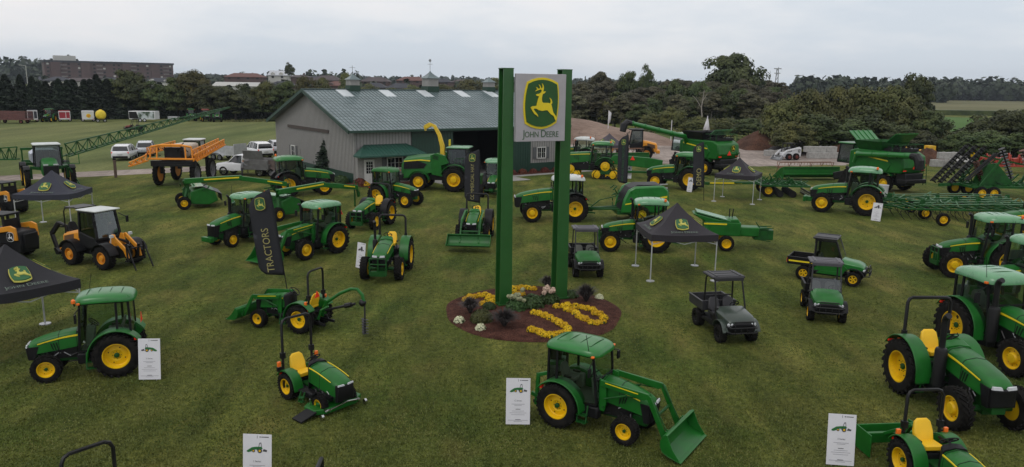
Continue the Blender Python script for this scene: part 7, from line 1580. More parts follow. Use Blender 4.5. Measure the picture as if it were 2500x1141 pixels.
for x, y in ((-2.2, -.9), (-2.2, .9), (2.6, .6)): wheel(hc, (x, y, .36), .36, .22, .2, 1 if y > 0 else -1, style='hub', hub=YEL)
q = MB(); q.prism([(-.22, -.14), (.22, -.14), (0, .26)], 0, .02, 'y'); o = q.build('warning_triangle', RED, hc); o.location = (.3, .55, 2.0)

# ------------------------------------------------------------------ tractor attachments and big machines
forage_harvester()
combine('green combine with unloading auger swung out, standing behind the DEMO flag', 'L', (1728, 429), (1655, 418), out=True)
combine('green combine on tracks with grain tank covers open, at the right of the lawn', 'L', (2168, 470), (2063, 454), out=False, tracks=True)
sprayer_green(); sprayer_orange()
wheel_loader('compact yellow wheel loader with white cab roof, fork frame and black rear backhoe', (G(202, 649).x - .2, G(202, 649).y + .9), -24, 1.0)
wheel_loader('yellow wheel loader parked on the gravel yard below the earth hill', (G(1577, 388).x, G(1577, 388).y), 172, 1.35, backhoe=False, bucket_on=False)
skid_steer('yellow and black skid steer with black rear grille at the left edge', (G(30, 640).x - .95, G(30, 640).y + .9), 172, s=1.08)
skid_steer('small yellow skid steer partly cut off at the left edge, behind the canopy', (G(12, 525).x - .3, G(12, 525).y + .6), 160, s=1.0)
skid_steer('white skid steer loader parked in front of the concrete blocks', (G(1925, 390).x, G(1925, 390).y), 200, body=WHT, rim=RUST, s=1.0)
# utility vehicles
utv('olive utility vehicle with black roof, dump bed and dark wheels', 'R', (1703, 797), (1748, 832), body=OLIVE, roofm=DGREY, rim=BLKM, rstyle='spoke', rtyre=.33)
utv('green utility vehicle with closed black cab and yellow spoked wheels', 'R', (1957, 684), (2082, 701), body=GREEN, roofm=DGREY, rim=YEL, rstyle='spoke', closed=True, wb=2.1, hood_m=GROOF, stripe=True, zr=2.02, rtyre=.34)
utv('green utility vehicle with grey roof and clear windshield sheet facing the camera', 'R', (1958, 748), (1972, 780), body=GREEN, wind=True)
utv('green utility vehicle with pale grey roof just right of the right sign post', 'R', (1388, 650), (1403, 679), body=GREEN, rim=BLKM)
# canopies
canopy('charcoal pop-up canopy with steep top standing over the cab tractor, centre right', (G(1663, 690).x, G(1663, 690).y + 1.7), 4)
canopy('small charcoal pop-up canopy behind, in front of the combine', (G(1799, 490).x, G(1799, 490).y), -28, w=3.0)
canopy('navy pop-up canopy at the upper left in front of the green sprayer', (G(120, 560).x, G(120, 560).y + .8), 6, fab=FABN)
canopy('large black pop-up canopy cut off by the left edge, nearest the camera', (-16.3, 23.8), -36.5, w=3.05, zp=3.35, fab=FABK)
canopy('faded purple pop-up canopy on the gravel yard behind the track tractor', (G(1488, 400).x, G(1488, 400).y + 1), 15, fab=FABP, txt=False, group=None)
# flags
feather_flag('tall black feather flag lettered TRACTORS', G(706, 738), 3, 'TRACTORS', H_=4.6, w=.95, tilt=-6.5, z0=1.1, ts=.50, tcol=PRTK)
feather_flag('tall black feather flag lettered COMMERCIAL HAY before the harvester', (G(1171, 560).x, G(1175, 560).y), 3, 'COMMERCIAL HAY', H_=4.85, w=.92, z0=1.6, ts=.66)
feather_flag('black feather flag lettered for four wheel drive and track tractors', (G(1530, 470).x, G(1530, 470).y), 0, '4WD AND TRACK TRACTORS', H_=4.8, w=.85, z0=.7, ts=.72, tcol=LOGG)
feather_flag('black feather flag lettered DEMO beside the large tractor', (G(1718, 490).x, G(1718, 490).y), 0, 'DEMO', H_=4.6, w=.85, z0=1.0, ts=.36, tcol=PRTK, tilt=-3)
WFL = mat('white_flag_cloth', (.6, .6, .62), .7)
for lb, px, pb, pt, fl in (('tall white pole with a white pennant near the earth hill', 1483, 345, 270, 1), ('bare white pole standing between the two pennants', 1637, 350, 294, 0), ('white pole with a curved white pennant beside the combine', 1722, 365, 283, 2)):
    p = G(px, pb); h = AT(px, pt, p.y).z; e_ = thing('pole_flag' if fl else 'marker_pole', lb, 'flag' if fl else 'pole', None); e_.location = p; q = MB(); q.tube([(0, 0, 0), (.05 * h / 5, 0, h)], .06, 6); q.build('pole', WFL, e_)
    if fl:
        q = MB(); q.add([(0, 0, h), (.5, .1, h * .92), (.35, .15, h * .62), (0, 0, h * .55)] if fl == 1 else [(.05, 0, h), (.3, .1, h * .75), (.5, .1, h * .55), (-.6, .1, h * .5)], [(0, 1, 2, 3)]); o = q.build('pennant', WFL, e_); o.modifiers.new('thickness', 'SOLIDIFY').thickness = .02
# boards
info_board('white info board picturing a small loader tractor, beside the left cab tractor', 366, 930, 4, ser='C Series')
info_board('white info board with a backhoe loader tractor, left of the front loader tractor', 1264, 1040, 0, ser='C Series')
info_board('tilted white info board with tractor picture, before the bottom right box blade', 2050, 1140, -7, ser='2 Series')
info_board('white info board cut off by the bottom edge, left of centre', 628, 1200, -3, ser='1 Series')
info_board('narrow white info board beside the open tractor with plastic-covered seat', 878, 657, -40, w=.6, mono=True, rops=False, ser='5 Series')
info_board('white info board in front of the large tractor by the DEMO flag', 1682, 470, -55, w=.55, mono=True, rops=False, ser='8R')
info_board('white info board leaning before the very large tractor with yellow rims', 2137, 541, -48, w=.62, mono=True, rops=False, ser='7R')
info_board('small white info board beside the track tractor flag', 1534, 437, -20, w=.55, mono=True, rops=False, ser='8RX')
# ------------------------------------------------------------------ cars, trucks, trailers
CARW = mat('white_car_paint', (.66, .67, .69), .25, coat=.8, var=.02); SILV = mat('silver_car_paint', (.42, .44, .47), .25, metal=.3, coat=.6, var=.03)
CGL = mat('car_glass', (.012, .014, .017), .08, var=.2, spec=.8)
def suv(label, p, deg, paint=CARW, L=4.7, s=1.0):
    t = thing('parked_car', label, 'car', 'cars parked on the back meadow'); put(t, p, deg); t.scale = (s, s, s); h = L / 2
    for sg in (1, -1):
        for x in (-1.4, 1.4): wheel(t, (x, sg * .80, .36), .36, .24, .24, sg, rim=GREY, lug='block', style='spoke', hub=BLKM)
    b = MB(); R = lambda x, w, z0, z1, k=.9: [(x, -w * .92, z0), (x, -w, z0 + .2), (x, -w, z1 - .12), (x, -w * k, z1), (x, w * k, z1), (x, w, z1 - .12), (x, w, z0 + .2), (x, w * .92, z0)]
    b.loft([R(-h, .78, .42, .95), R(-h + .12, .9, .28, 1.05), R(-1.0, .93, .25, 1.06), (R(.6, .93, .25, 1.04)), R(1.5, .91, .28, .98), R(h - .25, .86, .30, .86), R(h, .68, .38, .66)]); b.build('body', paint, t, ang=40)
    c = MB(); R2 = lambda x, w, z0, z1: [(x, -w, z0), (x, -w * .80, z1), (x, w * .80, z1), (x, w, z0)]
    c.loft([R2(-h + .12, .84, 1.0, 1.04), R2(-h + .35, .86, 1.0, 1.52), R2(-.9, .88, 1.0, 1.66), R2(.2, .88, 1.0, 1.64), R2(.75, .86, 1.0, 1.36), R2(1.25, .82, .96, .99)]); co = c.build('greenhouse', CGL, t, ang=40)
    r = MB(); A = lambda x, w, z: [(x, -w, z), (x, w, z), (x, w * .97, z + .05), (x, -w * .97, z + .05)]
    r.loft([A(-h + .32, .70, 1.52), A(-.9, .72, 1.645), A(.2, .71, 1.63), A(.45, .70, 1.53)]); 
    for sg in (1, -1): 
        for x0, z0, x1, z1 in ((-h + .15, 1.02, -h + .34, 1.53), (-.95, 1.03, -.95, 1.64), (.1, 1.02, .05, 1.62), (1.2, .98, .42, 1.55)): r.seg((x0, sg * .87, z0), (x1, sg * .72, z1), .09, .07)
    r.build('roof', paint, t, ang=40)
    for sg in (1, -1):
        q = MB(); q.box((-h + .06, sg * .72, .88), (.1, .28, .18)); q.build('tail_light', RED, t, bev=.02)
        q = MB(); q.box((h - .14, sg * .66, .72), (.18, .3, .1)); q.build('headlight', LENS, t, bev=.02)
        q = MB(); q.box((.85, sg * 1.02, 1.05), (.15, .18, .12)); q.build('mirror', BLK, t, bev=.02)
        q = MB(); q.box((-.1, sg * .935, .38), (2.6, .02, .12)); q.build('sill', BLK, t)
    q = MB(); q.box((-h + .06, 0, .42), (.2, 1.5, .22)); q.box((h - .08, 0, .45), (.2, 1.2, .2)); q.build('bumper', BLK, t, bev=.03)
    q = MB(); q.box((-h - .01, 0, .68), (.02, .5, .14)); q.build('number_plate', ALU, t)
    return t
suv('white hatchback car seen from behind, between the two sprayers', (G(300, 390).x, G(300, 390).y + .6), 104, L=4.5)
suv('silver white estate car behind the orange sprayer', (G(352, 380).x, G(352, 380).y + .6), 112, paint=SILV, L=4.6)
suv('white large sport utility car parked left of the barn', (G(625, 384).x, G(625, 384).y + .8), 128, L=5.0, s=1.05)
suv('silver car mostly hidden behind the barn corner', (G(668, 377).x, G(668, 377).y + 1.0), 120, paint=SILV)
def pickup():
    t = thing('service_truck', 'white pickup truck with an open-topped grey service body', 'truck'); put(t, (G(575, 430).x + .6, G(575, 430).y + 1.0), 170)
    for sg in (1, -1):
        for x in (-1.9, 1.7): wheel(t, (x, sg * .85, .42), .42, .28, .27, sg, rim=CHROME, lug='block', style='spoke', hub=BLKM)
    b = MB(); R = lambda x, w, z0, z1, k=.9: [(x, -w, z0), (x, -w, z1 - .12), (x, -w * k, z1), (x, w * k, z1), (x, w, z1 - .12), (x, w, z0)]
    b.loft([R(-.2, .95, .5, 1.2), R(.9, .97, .45, 1.22), R(1.3, .97, .5, 1.2), R(2.4, .92, .5, 1.1), R(2.55, .82, .55, .95)]); b.build('body', CARW, t, ang=40)
    c = MB(); R2 = lambda x, w, z0, z1: [(x, -w, z0), (x, -w * .8, z1), (x, w * .8, z1), (x, w, z0)]
    c.loft([R2(-.2, .9, 1.15, 1.85), R2(.5, .9, 1.15, 1.85), R2(1.25, .86, 1.15, 1.22)]); c.build('cab_glass', CGL, t, ang=40)
    r = MB(); r.box((.15, 0, 1.87), (.85, 1.45, .06)); 
    for sg in (1, -1): r.seg((-.2, sg * .92, 1.15), (-.2, sg * .73, 1.87), .16, .1); r.seg((.55, sg * .73, 1.87), (1.25, sg * .88, 1.2), .08)
    r.build('cab_roof', CARW, t, bev=.02)
    s_ = MB(); s_.box((-1.55, 0, .85), (2.5, 2.0, .5)); s_.box((-1.55, .95, 1.3), (2.5, .12, .5)); s_.box((-1.55, -.95, 1.3), (2.5, .12, .5)); s_.box((-.4, 0, 1.45), (.12, 2.0, .9)); s_.build('service_body', mat('grey_steel_body', (.13, .13, .13), .5, var=.2), t, bev=.03)
    l_ = MB(); l_.box((-1.4, 1.05, 1.95), (1.9, .06, .9), rx=-.25); l_.box((-.7, .95, 1.7), (.5, .06, .7), rx=.3); l_.build('raised_lid', mat('grey_steel_body', (.13, .13, .13), .5), t)
    k = MB()
    for i in range(14): x, y = random.uniform(-2.5, -.7), random.uniform(-.7, .7); k.box((x, y, 1.2), (.3, .2, random.uniform(.2, .7)), rz=random.uniform(0, 3))
    k.build('load', mat('mixed_load', (.06, .06, .05), .7, var=.6, scale=8), t)
    return t
pickup()
q = MB(); q.lathe([(.16, 0), (.14, .04), (.03, .62), (.01, .62)], (0, 0, 0), 'z', 14); q.box((0, 0, .01), (.36, .36, .03)); q.mi(1).lathe([(.112, .22), (.085, .36), (.01, .36)], (0, 0, .0), 'z', 14)
one('traffic_cone', q, [mat('orange_cone', (.7, .08, .03), .5), WHT], 'orange traffic cone with white band standing in the truck body', 'traffic cone', loc=G(577, 431) + Vector((.05, .8, 1.12)))
def person():
    t = thing('person', 'person in grey shirt, dark trousers and pale cap working at the truck', 'person'); p = G(592, 436); t.location = p; t.rotation_euler.z = rad(38)
    import bmesh
    J = {'pel': (0, 0, .95, .15, .12), 'sp': (.03, 0, 1.15, .16, .12), 'ch': (.07, 0, 1.36, .19, .13), 'nk': (.11, 0, 1.50, .065, .065), 'hd': (.14, 0, 1.60, .09, .085), 'ht': (.15, 0, 1.72, .085, .08)}
    E_ = [('pel', 'sp'), ('sp', 'ch'), ('ch', 'nk'), ('nk', 'hd'), ('hd', 'ht')]
    for s_, k in ((1, 'l'), (-1, 'r')):
        J.update({'hip' + k: (0, s_ * .10, .88, .10, .10), 'kn' + k: (.05 * s_, s_ * .11, .48, .068, .068), 'an' + k: (.02 * s_, s_ * .11, .09, .045, .045), 'to' + k: (.02 * s_ + .17, s_ * .12, .04, .04, .035),
                  'sh' + k: (.08, s_ * .19, 1.42, .065, .065), 'el' + k: (.22, s_ * .25, 1.18, .05, .05), 'wr' + k: (.44, s_ * .19, 1.20, .035, .035)})
        E_ += [('pel', 'hip' + k), ('hip' + k, 'kn' + k), ('kn' + k, 'an' + k), ('an' + k, 'to' + k), ('ch', 'sh' + k), ('sh' + k, 'el' + k), ('el' + k, 'wr' + k)]
        for f_, (dy, L) in enumerate(((-.03, .07), (-.01, .085), (.01, .09), (.03, .075))):
            J['f%d%s' % (f_, k)] = (.44 + L * .6, s_ * .19 + dy, 1.19, .012, .012); J['g%d%s' % (f_, k)] = (.44 + L, s_ * .19 + dy, 1.15, .009, .009); E_ += [('wr' + k, 'f%d%s' % (f_, k)), ('f%d%s' % (f_, k), 'g%d%s' % (f_, k))]
        J['th' + k] = (.49, s_ * .19 - s_ * .05, 1.20, .012, .012); E_ += [('wr' + k, 'th' + k)]
    nm = list(J); me = bpy.data.meshes.new('body'); me.from_pydata([J[n][:3] for n in nm], [(nm.index(a), nm.index(b)) for a, b in E_], []); o = bpy.data.objects.new('body', me); COL.objects.link(o)
    sk = o.modifiers.new('skin', 'SKIN'); sk.use_smooth_shade = True
    for i, n in enumerate(nm): me.skin_vertices[0].data[i].radius = J[n][3:5]
    me.skin_vertices[0].data[0].use_root = True; ss = o.modifiers.new('sub', 'SUBSURF'); ss.levels = 1; ss.render_levels = 1
    M = bpy.data.materials.new('person_surface'); M.use_nodes = True; n_ = M.node_tree.nodes; l_ = M.node_tree.links; b = n_['Principled BSDF']; b.inputs['Roughness'].default_value = .8
    g = n_.new('ShaderNodeTexCoord'); sx_ = n_.new('ShaderNodeSeparateXYZ'); l_.new(g.outputs['Object'], sx_.inputs[0]); r = n_.new('ShaderNodeValToRGB'); r.color_ramp.interpolation = 'CONSTANT'
    dv_ = n_.new('ShaderNodeMath'); dv_.operation = 'MULTIPLY'; dv_.inputs[1].default_value = .5; l_.new(sx_.outputs['Z'], dv_.inputs[0]); l_.new(dv_.outputs[0], r.inputs[0]); e = r.color_ramp.elements
    e[0].color = (.03, .025, .02, 1); e[1].position = .05; e[1].color = (.035, .035, .045, 1); x = e.new(.485); x.color = (.17, .17, .18, 1); x = e.new(.745); x.color = (.35, .20, .14, 1); l_.new(r.outputs[0], b.inputs['Base Color']); me.materials.append(M); o.parent = t
    f = MB(); f.ball((.235, 0, 1.62), .018); f.box((.225, .035, 1.65), (.015, .02, .012)); f.box((.225, -.035, 1.65), (.015, .02, .012)); f.box((.225, 0, 1.575), (.012, .045, .008)); f.build('face', mat('skin_tone', (.33, .18, .12), .6), t)
    c = MB(); c.ball((.15, 0, 1.70), .115, 12, (1, 1, .8)); c.box((.27, 0, 1.70), (.12, .16, .015)); c.build('cap', mat('pale_cap', (.35, .36, .33), .8), t)
    return t
person()
def trailer_open(label, p, deg, L, W, h, M, mesh=True):
    t = thing('utility_trailer', label, 'trailer', 'open utility trailers'); put(t, p, deg)
    b = MB(); b.box((0, 0, .62), (L, W, .1))
    for sg in (1, -1):
        for x in (-.45, .45): wheel(t, (x, sg * (W / 2 + .15), .34), .34, .2, .2, sg, rim=GREY, lug='block', style='spoke', hub=BLKM)
        if mesh:
            n = int(L / .45)
            for i in range(n + 1): b.seg((-L / 2 + L * i / n, sg * W / 2, .65), (-L / 2 + L * i / n, sg * W / 2, .65 + h), .05)
            b.seg((-L / 2, sg * W / 2, .65 + h), (L / 2, sg * W / 2, .65 + h), .06); b.seg((-L / 2, sg * W / 2, .68 + h * .5), (L / 2, sg * W / 2, .68 + h * .5), .04)
        b.box((0, sg * W / 2, .65 + h / 2), (L, .02 if mesh else .06, h * (.98 if not mesh else .9)))
    b.box((-L / 2, 0, .65 + h * (.8 if mesh else .5)), (.05, W, h * (1.6 if mesh else 1))); b.box((L / 2, 0, .65 + h / 2), (.05, W, h)); b.build('bed', M, t)
    f = MB()
    for sg in (1, -1): f.shell([(math.cos(rad(a)) * .95, .36 + math.sin(rad(a)) * .48) for a in range(10, 175, 16)], *sorted((sg * (W / 2 + .02), sg * (W / 2 + .3))), -.03)
    f.build('fender', M, t); d = MB(); d.seg((L / 2, .5, .6), (L / 2 + 1.3, 0, .55), .08); d.seg((L / 2, -.5, .6), (L / 2 + 1.3, 0, .55), .08); d.seg((L / 2 + 1.2, 0, .55), (L / 2 + 1.2, 0, .05), .06); d.build('tongue', M, t); return t
trailer_open('bare aluminium tandem trailer with slatted sides behind the white pickup', (G(543, 391).x, G(543, 391).y + .6), 158, 4.6, 2.0, .75, ALU)
trailer_open('brown wooden sided trailer behind the service truck', (G(665, 430).x, G(665, 430).y + .6), 160, 3.6, 1.8, .85, mat('weathered_brown_boards', (.11, .085, .075), .8, var=.3), False)
# ------------------------------------------------------------------ row of parked trailers under the windbreak
def box_trailer(label, px0, px1, pyb, pyt, deg, M, L=5, trim=WHT, art=None):
    a, b = G(px0, pyb), G(px1, pyb); W_ = (b - a).length; h = AT(px0, pyt, a.y).z; t = thing('enclosed_trailer', label, 'trailer', 'enclosed trailers parked in a row'); c_ = (a + b) / 2; vd = Vector((c_.x, c_.y, 0)).normalized(); W_ *= .86; t.location = c_ + vd * L / 2; t.rotation_euler.z = math.atan2(-vd.x, vd.y) + rad(deg)
    m_ = MB(); m_.box((0, 0, h / 2 + .25), (W_, L, h - .5)); bo = m_.build('box', M, t, bev=.06)
    k = MB(); y = -L / 2 - .02
    k.box((0, y, h - .08), (W_ * 1.02, .06, .16)); k.box((0, y, .62), (W_ * 1.0, .05, .25)); k.box((W_ * .12, y, h / 2 + .2), (.09, .05, h - .6))
    for x in (-W_ / 2 + .04, W_ / 2 - .04): k.box((x, y, h / 2 + .25), (.09, .05, h - .5))
    k.build('trim', trim, bo)
    for sg in (1, -1):
        for yy in (-.5, .5): wheel(t, (sg * (W_ / 2 - .12), yy, .36), .36, .22, .2, sg, rim=WHT, lug='block', style='disc', hub=BLKM).rotation_euler.z += PI / 2 * 0
        q = MB(); q.box((sg * W_ * .42, -L / 2 - .03, .5), (.16, .03, .1)); q.build('tail_light', RED, t)
    return t, W_, h, L
GREENY = mat('trailer_navy', (.02, .022, .035), .4); MAROON = mat('trailer_red', (.30, .015, .03), .4)
box_trailer('enclosed trailer with dark navy rear doors and white trim in the far row', 67, 95, 299, 270, 0, GREENY)
box_trailer('red enclosed trailer in the far row', 143, 175, 298, 272, 0, MAROON)
tt_, W_, h_, L_ = box_trailer('white enclosed trailer with a round yellow shell badge in the far row', 199, 233, 298, 272, 0, WHT)
q = MB(); q.lathe([(.42, 0), (.42, .02), (.01, .02)], (0, 0, 0), 'z', 20); o = q.build('badge', YSTR, tt_); o.matrix_local = frameM((.1, -L_ / 2 - .04, h_ * .58), (1, 0, 0), (0, 0, 1)); q = MB()
for i in range(7): a = PI * (i / 6); q.seg((0, -.18, .03), (math.cos(a) * .34, math.sin(a) * .34 - .05, .03), .03, .01)
o = q.build('badge_rays', RED, tt_); o.matrix_local = frameM((.1, -L_ / 2 - .05, h_ * .58), (1, 0, 0), (0, 0, 1))
q = MB(); q.lathe([(.44, -.0), (.36, .01), (.36, -.01)], (0, 0, 0), 'z', 20)
t = thing('rack_wagon', 'long rusty red slatted rack wagon at the far left edge', 'wagon'); p = G(24, 302); t.location = (p.x, p.y + 1, 0); q = MB()
for i in range(6): q.box((0, -1.2, .9 + i * .27), (6.4, .06, .13)); q.box((0, 1.2, .9 + i * .27), (6.4, .06, .13))
for x in (-3.1, -1.5, 0, 1.5, 3.1): q.box((x, -1.24, 1.45), (.1, .06, 1.8)); q.box((x, 1.24, 1.45), (.1, .06, 1.8))
q.box((0, 0, .75), (6.6, 2.4, .15)); q.build('rack', mat('red_brown_boards', (.12, .05, .045), .8, var=.3), t)
for x in (-2.2, 2.2):
    for y in (-1, 1): wheel(t, (x, y, .38), .38, .22, .2, 1 if y > 0 else -1, rim=RUST, lug='block', hub=BLKM)
t = thing('tank_trailer', 'big yellow rounded liquid tank on wheels in the far row', 'tank trailer'); p = G(249, 300); t.location = (p.x - 1.2, p.y + 2, 0); t.rotation_euler.z = rad(31); t.scale = (.86, .86, .86); q = MB(); q.lathe([(.1, -2.2), (.7, -2.1), (1.08, -1.7), (1.15, 0), (1.08, 1.7), (.7, 2.1), (.1, 2.2)], (0, 0, 1.75), 'y', 20); q.lathe([(.3, 2.8), (.3, 3.0), (.02, 3.02)], (0, 0, 0), 'z', 10); q.build('tank', mat('tank_yellow', (.65, .48, .02), .5), t)
q = MB(); q.box((0, 0, .65), (1.4, 4.2, .15)); q.build('frame', BLKM, t); q = MB(); v, f = text_mb('TANKSERVICE', .22, 0, 0, 1); 
for x in (-.75, .75):
    for y in (-.5, .5): wheel(t, (x, y, .4), .4, .3, .22, 1 if x > 0 else -1, rim=WHT, lug='block', hub=BLKM)
# long display trailer with landscape wrap
t = thing('display_trailer', 'long white enclosed trailer with a printed landscape along its side', 'trailer'); a, b = G(312, 298), G(381, 298); L = (b - a).length; h = AT(340, 272, a.y).z; t.location = ((a + b) / 2) + Vector((0, 1.2, 0)); t.rotation_euler.z = rad(2)
q = MB(); q.box((0, 0, h / 2 + .25), (L, 2.3, h - .5)); q.build('box', WHT, t, bev=.05)
M = bpy.data.materials.new('landscape_print'); M.use_nodes = True; n = M.node_tree.nodes; l = M.node_tree.links; g = n.new('ShaderNodeTexCoord'); z = n.new('ShaderNodeTexNoise'); z.inputs['Scale'].default_value = .9; r = n.new('ShaderNodeValToRGB'); l.new(g.outputs['Object'], z.inputs[0]); l.new(z.outputs['Fac'], r.inputs[0]); e = r.color_ramp.elements; e[0].position = .4; e[0].color = (.03, .06, .03, 1); e[1].position = .6; e[1].color = (.45, .5, .52, 1); l.new(r.outputs[0], n['Principled BSDF'].inputs['Base Color'])
q = MB(); q.box((L * .16, -1.165, h / 2 + .3), (L * .62, .02, h - .8)); q.build('landscape_print', M, t); q = MB(); q.prism([(-L / 2 + .1, .7), (-L * .12, .7), (-L * .2, h - .15), (-L / 2 + .1, h - .15)], -1.18, -1.15); q.build('black_print', BLK, t)
for x in (-.4, .5): wheel(t, (x, -1.1, .36), .36, .2, .2, -1, rim=WHT, lug='block', hub=BLKM)
q = MB(); q.box((0, 0, .55), (1.9, 1.5, .7), tx=1.1); one('grey_bin', q, ALU, 'small pale grey bin at the edge of the windbreak', 'bin', loc=G(425, 295), bev=.04)
for lb, px, pb, dg, rf in (('faded green cab tractor facing the camera in the far trailer row', 117, 298, -80, GREEND), ('dark tractor with red roof under the windbreak', 497, 297, -60, RUST), ('dark blue-green tractor beside the red roofed one', 527, 298, -70, BLK), ('teal tractor half hidden behind the boom end', 462, 296, -60, GREEND)):
    t = tractor(lb, 'utility', roof=rf, group='tractors parked under the windbreak', beacon=False); put(t, G(px, pb) + Vector((0, 1, 0)), dg)
def side_by_side():
    t = utv('dark red side-by-side buggy with black roof on the back meadow', 'L', (338, 322), (316, 322), body=RUST, roofm=BLK, rim=BLKM, group=None); return t
side_by_side()
# post, planters, stakes
q = MB(); q.box((0, 0, .75), (.2, .14, 1.5)); q.mi(1).box((0, 0, 1.53), (.24, .18, .06)); one('wooden_post', q, [mat('old_wood', (.09, .06, .045), .85), mat('old_wood', (.09, .06, .045), .85)], 'short brown wooden post standing beside the gravel track', 'post', loc=G(283, 434))
q = MB(); q.tube([(0, 0, 0), (0, 0, .5)], .03, 5); q.mi(1).lathe([(.22, -.02), (.22, .02)], (0, 0, .65), 'y', 14); one('marker_stake', q, [BLKM, mat('orange_marker', (.6, .10, .02), .5)], 'round orange marker on a stake beside the tracked combine', 'marker', loc=G(2255, 420))
q = MB(); q.lathe([(.42, 0), (.5, .85), (.52, .9), (.46, .9), (.4, .1), (.01, .1)], (0, 0, 0), 'z', 20); one('white_tub', q, mat('white_poly', (.5, .51, .54), .5), 'white plastic tub on the grass behind the very large tractor', 'tub', loc=G(2152, 478), bev=.01)
# mulch strip and shrubs by the barn
def barnpt(x, y): a = rad(36); return (C0.x + x * math.cos(a) - y * math.sin(a), C0.y + x * math.sin(a) + y * math.cos(a))
thick('mulch_strip', [barnpt(-.4, -2.2), barnpt(6.3, -2.2), barnpt(6.3, -.75), barnpt(-.1, -.75), barnpt(-.1, 8), barnpt(-1.3, 8)], 0, .06, MULCH)
thick('mulch_strip', [barnpt(15.4, -1.7), barnpt(24.5, -1.7), barnpt(24.5, -.25), barnpt(15.4, -.25)], 0, .07, MULCH)
thick('paving_slab', [barnpt(6.5, -5.2), barnpt(15.2, -5.2), barnpt(15.2, -.2), barnpt(6.5, -.2)], 0, .04, CONC)
thick('paving_slab', [barnpt(15.3, -2.6), barnpt(26, -2.6), barnpt(26, -1.75), barnpt(15.3, -1.75)], 0, .035, CONC)
REDL = leafmat('red_leaves', (.05, .012, .010), (.13, .03, .02), 8)
V = dome_quads(77, 700, .45, .45, .08, .15); mr_ = npmesh('foliage', V, 700); mr_.materials.append(REDL)
for i, (x, y, s_) in enumerate(((16.2, -1.0, .9), (17.4, -1.0, 1.0), (18.7, -1.0, .9), (20.2, -1.0, 1.0), (21.6, -1.0, .95), (23.0, -1.0, .9))):
    plant('barberry_bush', 'small round dark red bush in the mulch strip under the green barn wall', 'bush', 'dark red bushes along the barn wall', [mr_], barnpt(x, y), s_, z=.05)
plant('barberry_bush', 'larger dark red bush beside the office door step', 'bush', None, [mr_], barnpt(-.1, -1.3), 1.3, z=.05)
plant('shrub', 'dark shrub growing at the barn corner by the downpipe', 'shrub', None, [me2], barnpt(-.8, 1.0), 1.6, z=.05)
plant('yellow_chrysanthemum', 'yellow chrysanthemum clump in the mulch by the barn office', 'flower', None, MY[0], barnpt(.3, -1.7), 1.6, z=.05)
# ------------------------------------------------------------------ blocks and heaps in the yard
BLOCK = mat('concrete_block', (.30, .295, .28), .85, var=.2, bump=.3)
def block(px, py, w, h, d, z=0.0, dg=0, lb='grey concrete block'):
    q = MB(); q.box((0, 0, h / 2), (w, d, h)); q.box((0, 0, h + .03), (.3, .2, .06)); p = G(px, py); return one('concrete_block', q, BLOCK, lb, 'concrete block', 'concrete blocks of the yard bays', loc=(p.x, p.y, z), rz=rad(dg), bev=.03)
for i, px in enumerate((1880, 1900, 1985, 2010, 2035)): block(px, 387 if px > 1950 else 381, 1.5, .75, .75, 0, 5, 'grey concrete block in the lower course beside the white loader')
for i, px in enumerate((1975, 2000, 2026)): block(px, 386, 1.4, .7, .7, .76, 5, 'grey concrete block stacked in the upper course beside the white loader')
for i, (px, py) in enumerate(((2285, 407), (2308, 407), (2331, 408), (2356, 409))): block(px, py, 1.2, .8 if i < 3 else 1.3, .75, 0, -4, 'pale concrete block, ' + _ORD[i] + ' in the low course of the right-hand bay')
for px in (2300, 2324): block(px, 406, 1.2, .75, .7, .86, -4, 'pale concrete block on top of the right-hand bay')
q = MB(); q.box((0, 0, .9), (2.6, 1.2, .1), ry=0, rx=.2); q.box((0, .4, .45), (2.5, .12, .9)); one('concrete_slab', q, BLOCK, 'pale slab leaning at the end of the right-hand bay', 'slab', loc=G(2350, 412))
mound('soil_heap', 1822, 1950, 368, 2.4, 4, RDIRT, seed=9, noise=.15)
mound('soil_heap', 2040, 2120, 386, 1.7, 3, RDIRT, seed=12, noise=.2)
mound('dark_heap', 1888, 2010, 376, 1.5, 2, mat('dark_mulch', (.02, .018, .018), .95, bump=.6, bscale=5), seed=14, noise=.2)
mound('soil_heap', 2240, 2330, 402, 1.5, 2.5, RDIRT, seed=19, noise=.2)
q = MB(); q.box((0, 0, .8), (2.6, 1.4, .9)); q.box((.8, 0, 1.5), (.9, 1.2, .6)); q.seg((-1.3, 0, 1.0), (-2.6, 0, 1.6), .3)
for x in (-.8, .8): q.lathe([(.45, -.75), (.45, .75)], (x, 0, .45), 'y', 14)
one('yellow_dozer', q, mat('dozer_yellow', (.6, .36, .02), .5), 'small yellow machine half hidden behind the tracked combine', 'machine', loc=G(2262, 392) + Vector((0, 1, 0)), bev=.05)
t = thing('red_implement', 'red farm implement with white discs behind the folded tillage machine', 'tillage implement'); p = G(2500, 430); put(t, (p.x, p.y + 3), 175); t.scale = (.9, .9, .8); q = MB(); lattice(q, -3.5, 3.5, -1, 1, 1.0, 6, 2, .2); 
for i in range(18): x = random.uniform(-3.4, 3); q.seg((x, random.uniform(-1, 1), 1.0), (x + random.uniform(-.5, .8), random.uniform(-1, 1), random.uniform(1.5, 2.6)), .16)
for x in (-2.6, -1, .8, 2.4): q.box((x, 0, 1.7), (1.0, .8, .6), ry=random.uniform(-.4, .4))
q.build('frame', mat('implement_red', (.30, .030, .014), .5), t, bev=.02)
for x in (-2.2, 0, 2.2): q = MB(); q.lathe([(.4, -.03), (.4, .03)], (x, -1.2, 1.6), 'y', 16); q.build('disc', WHT, t)
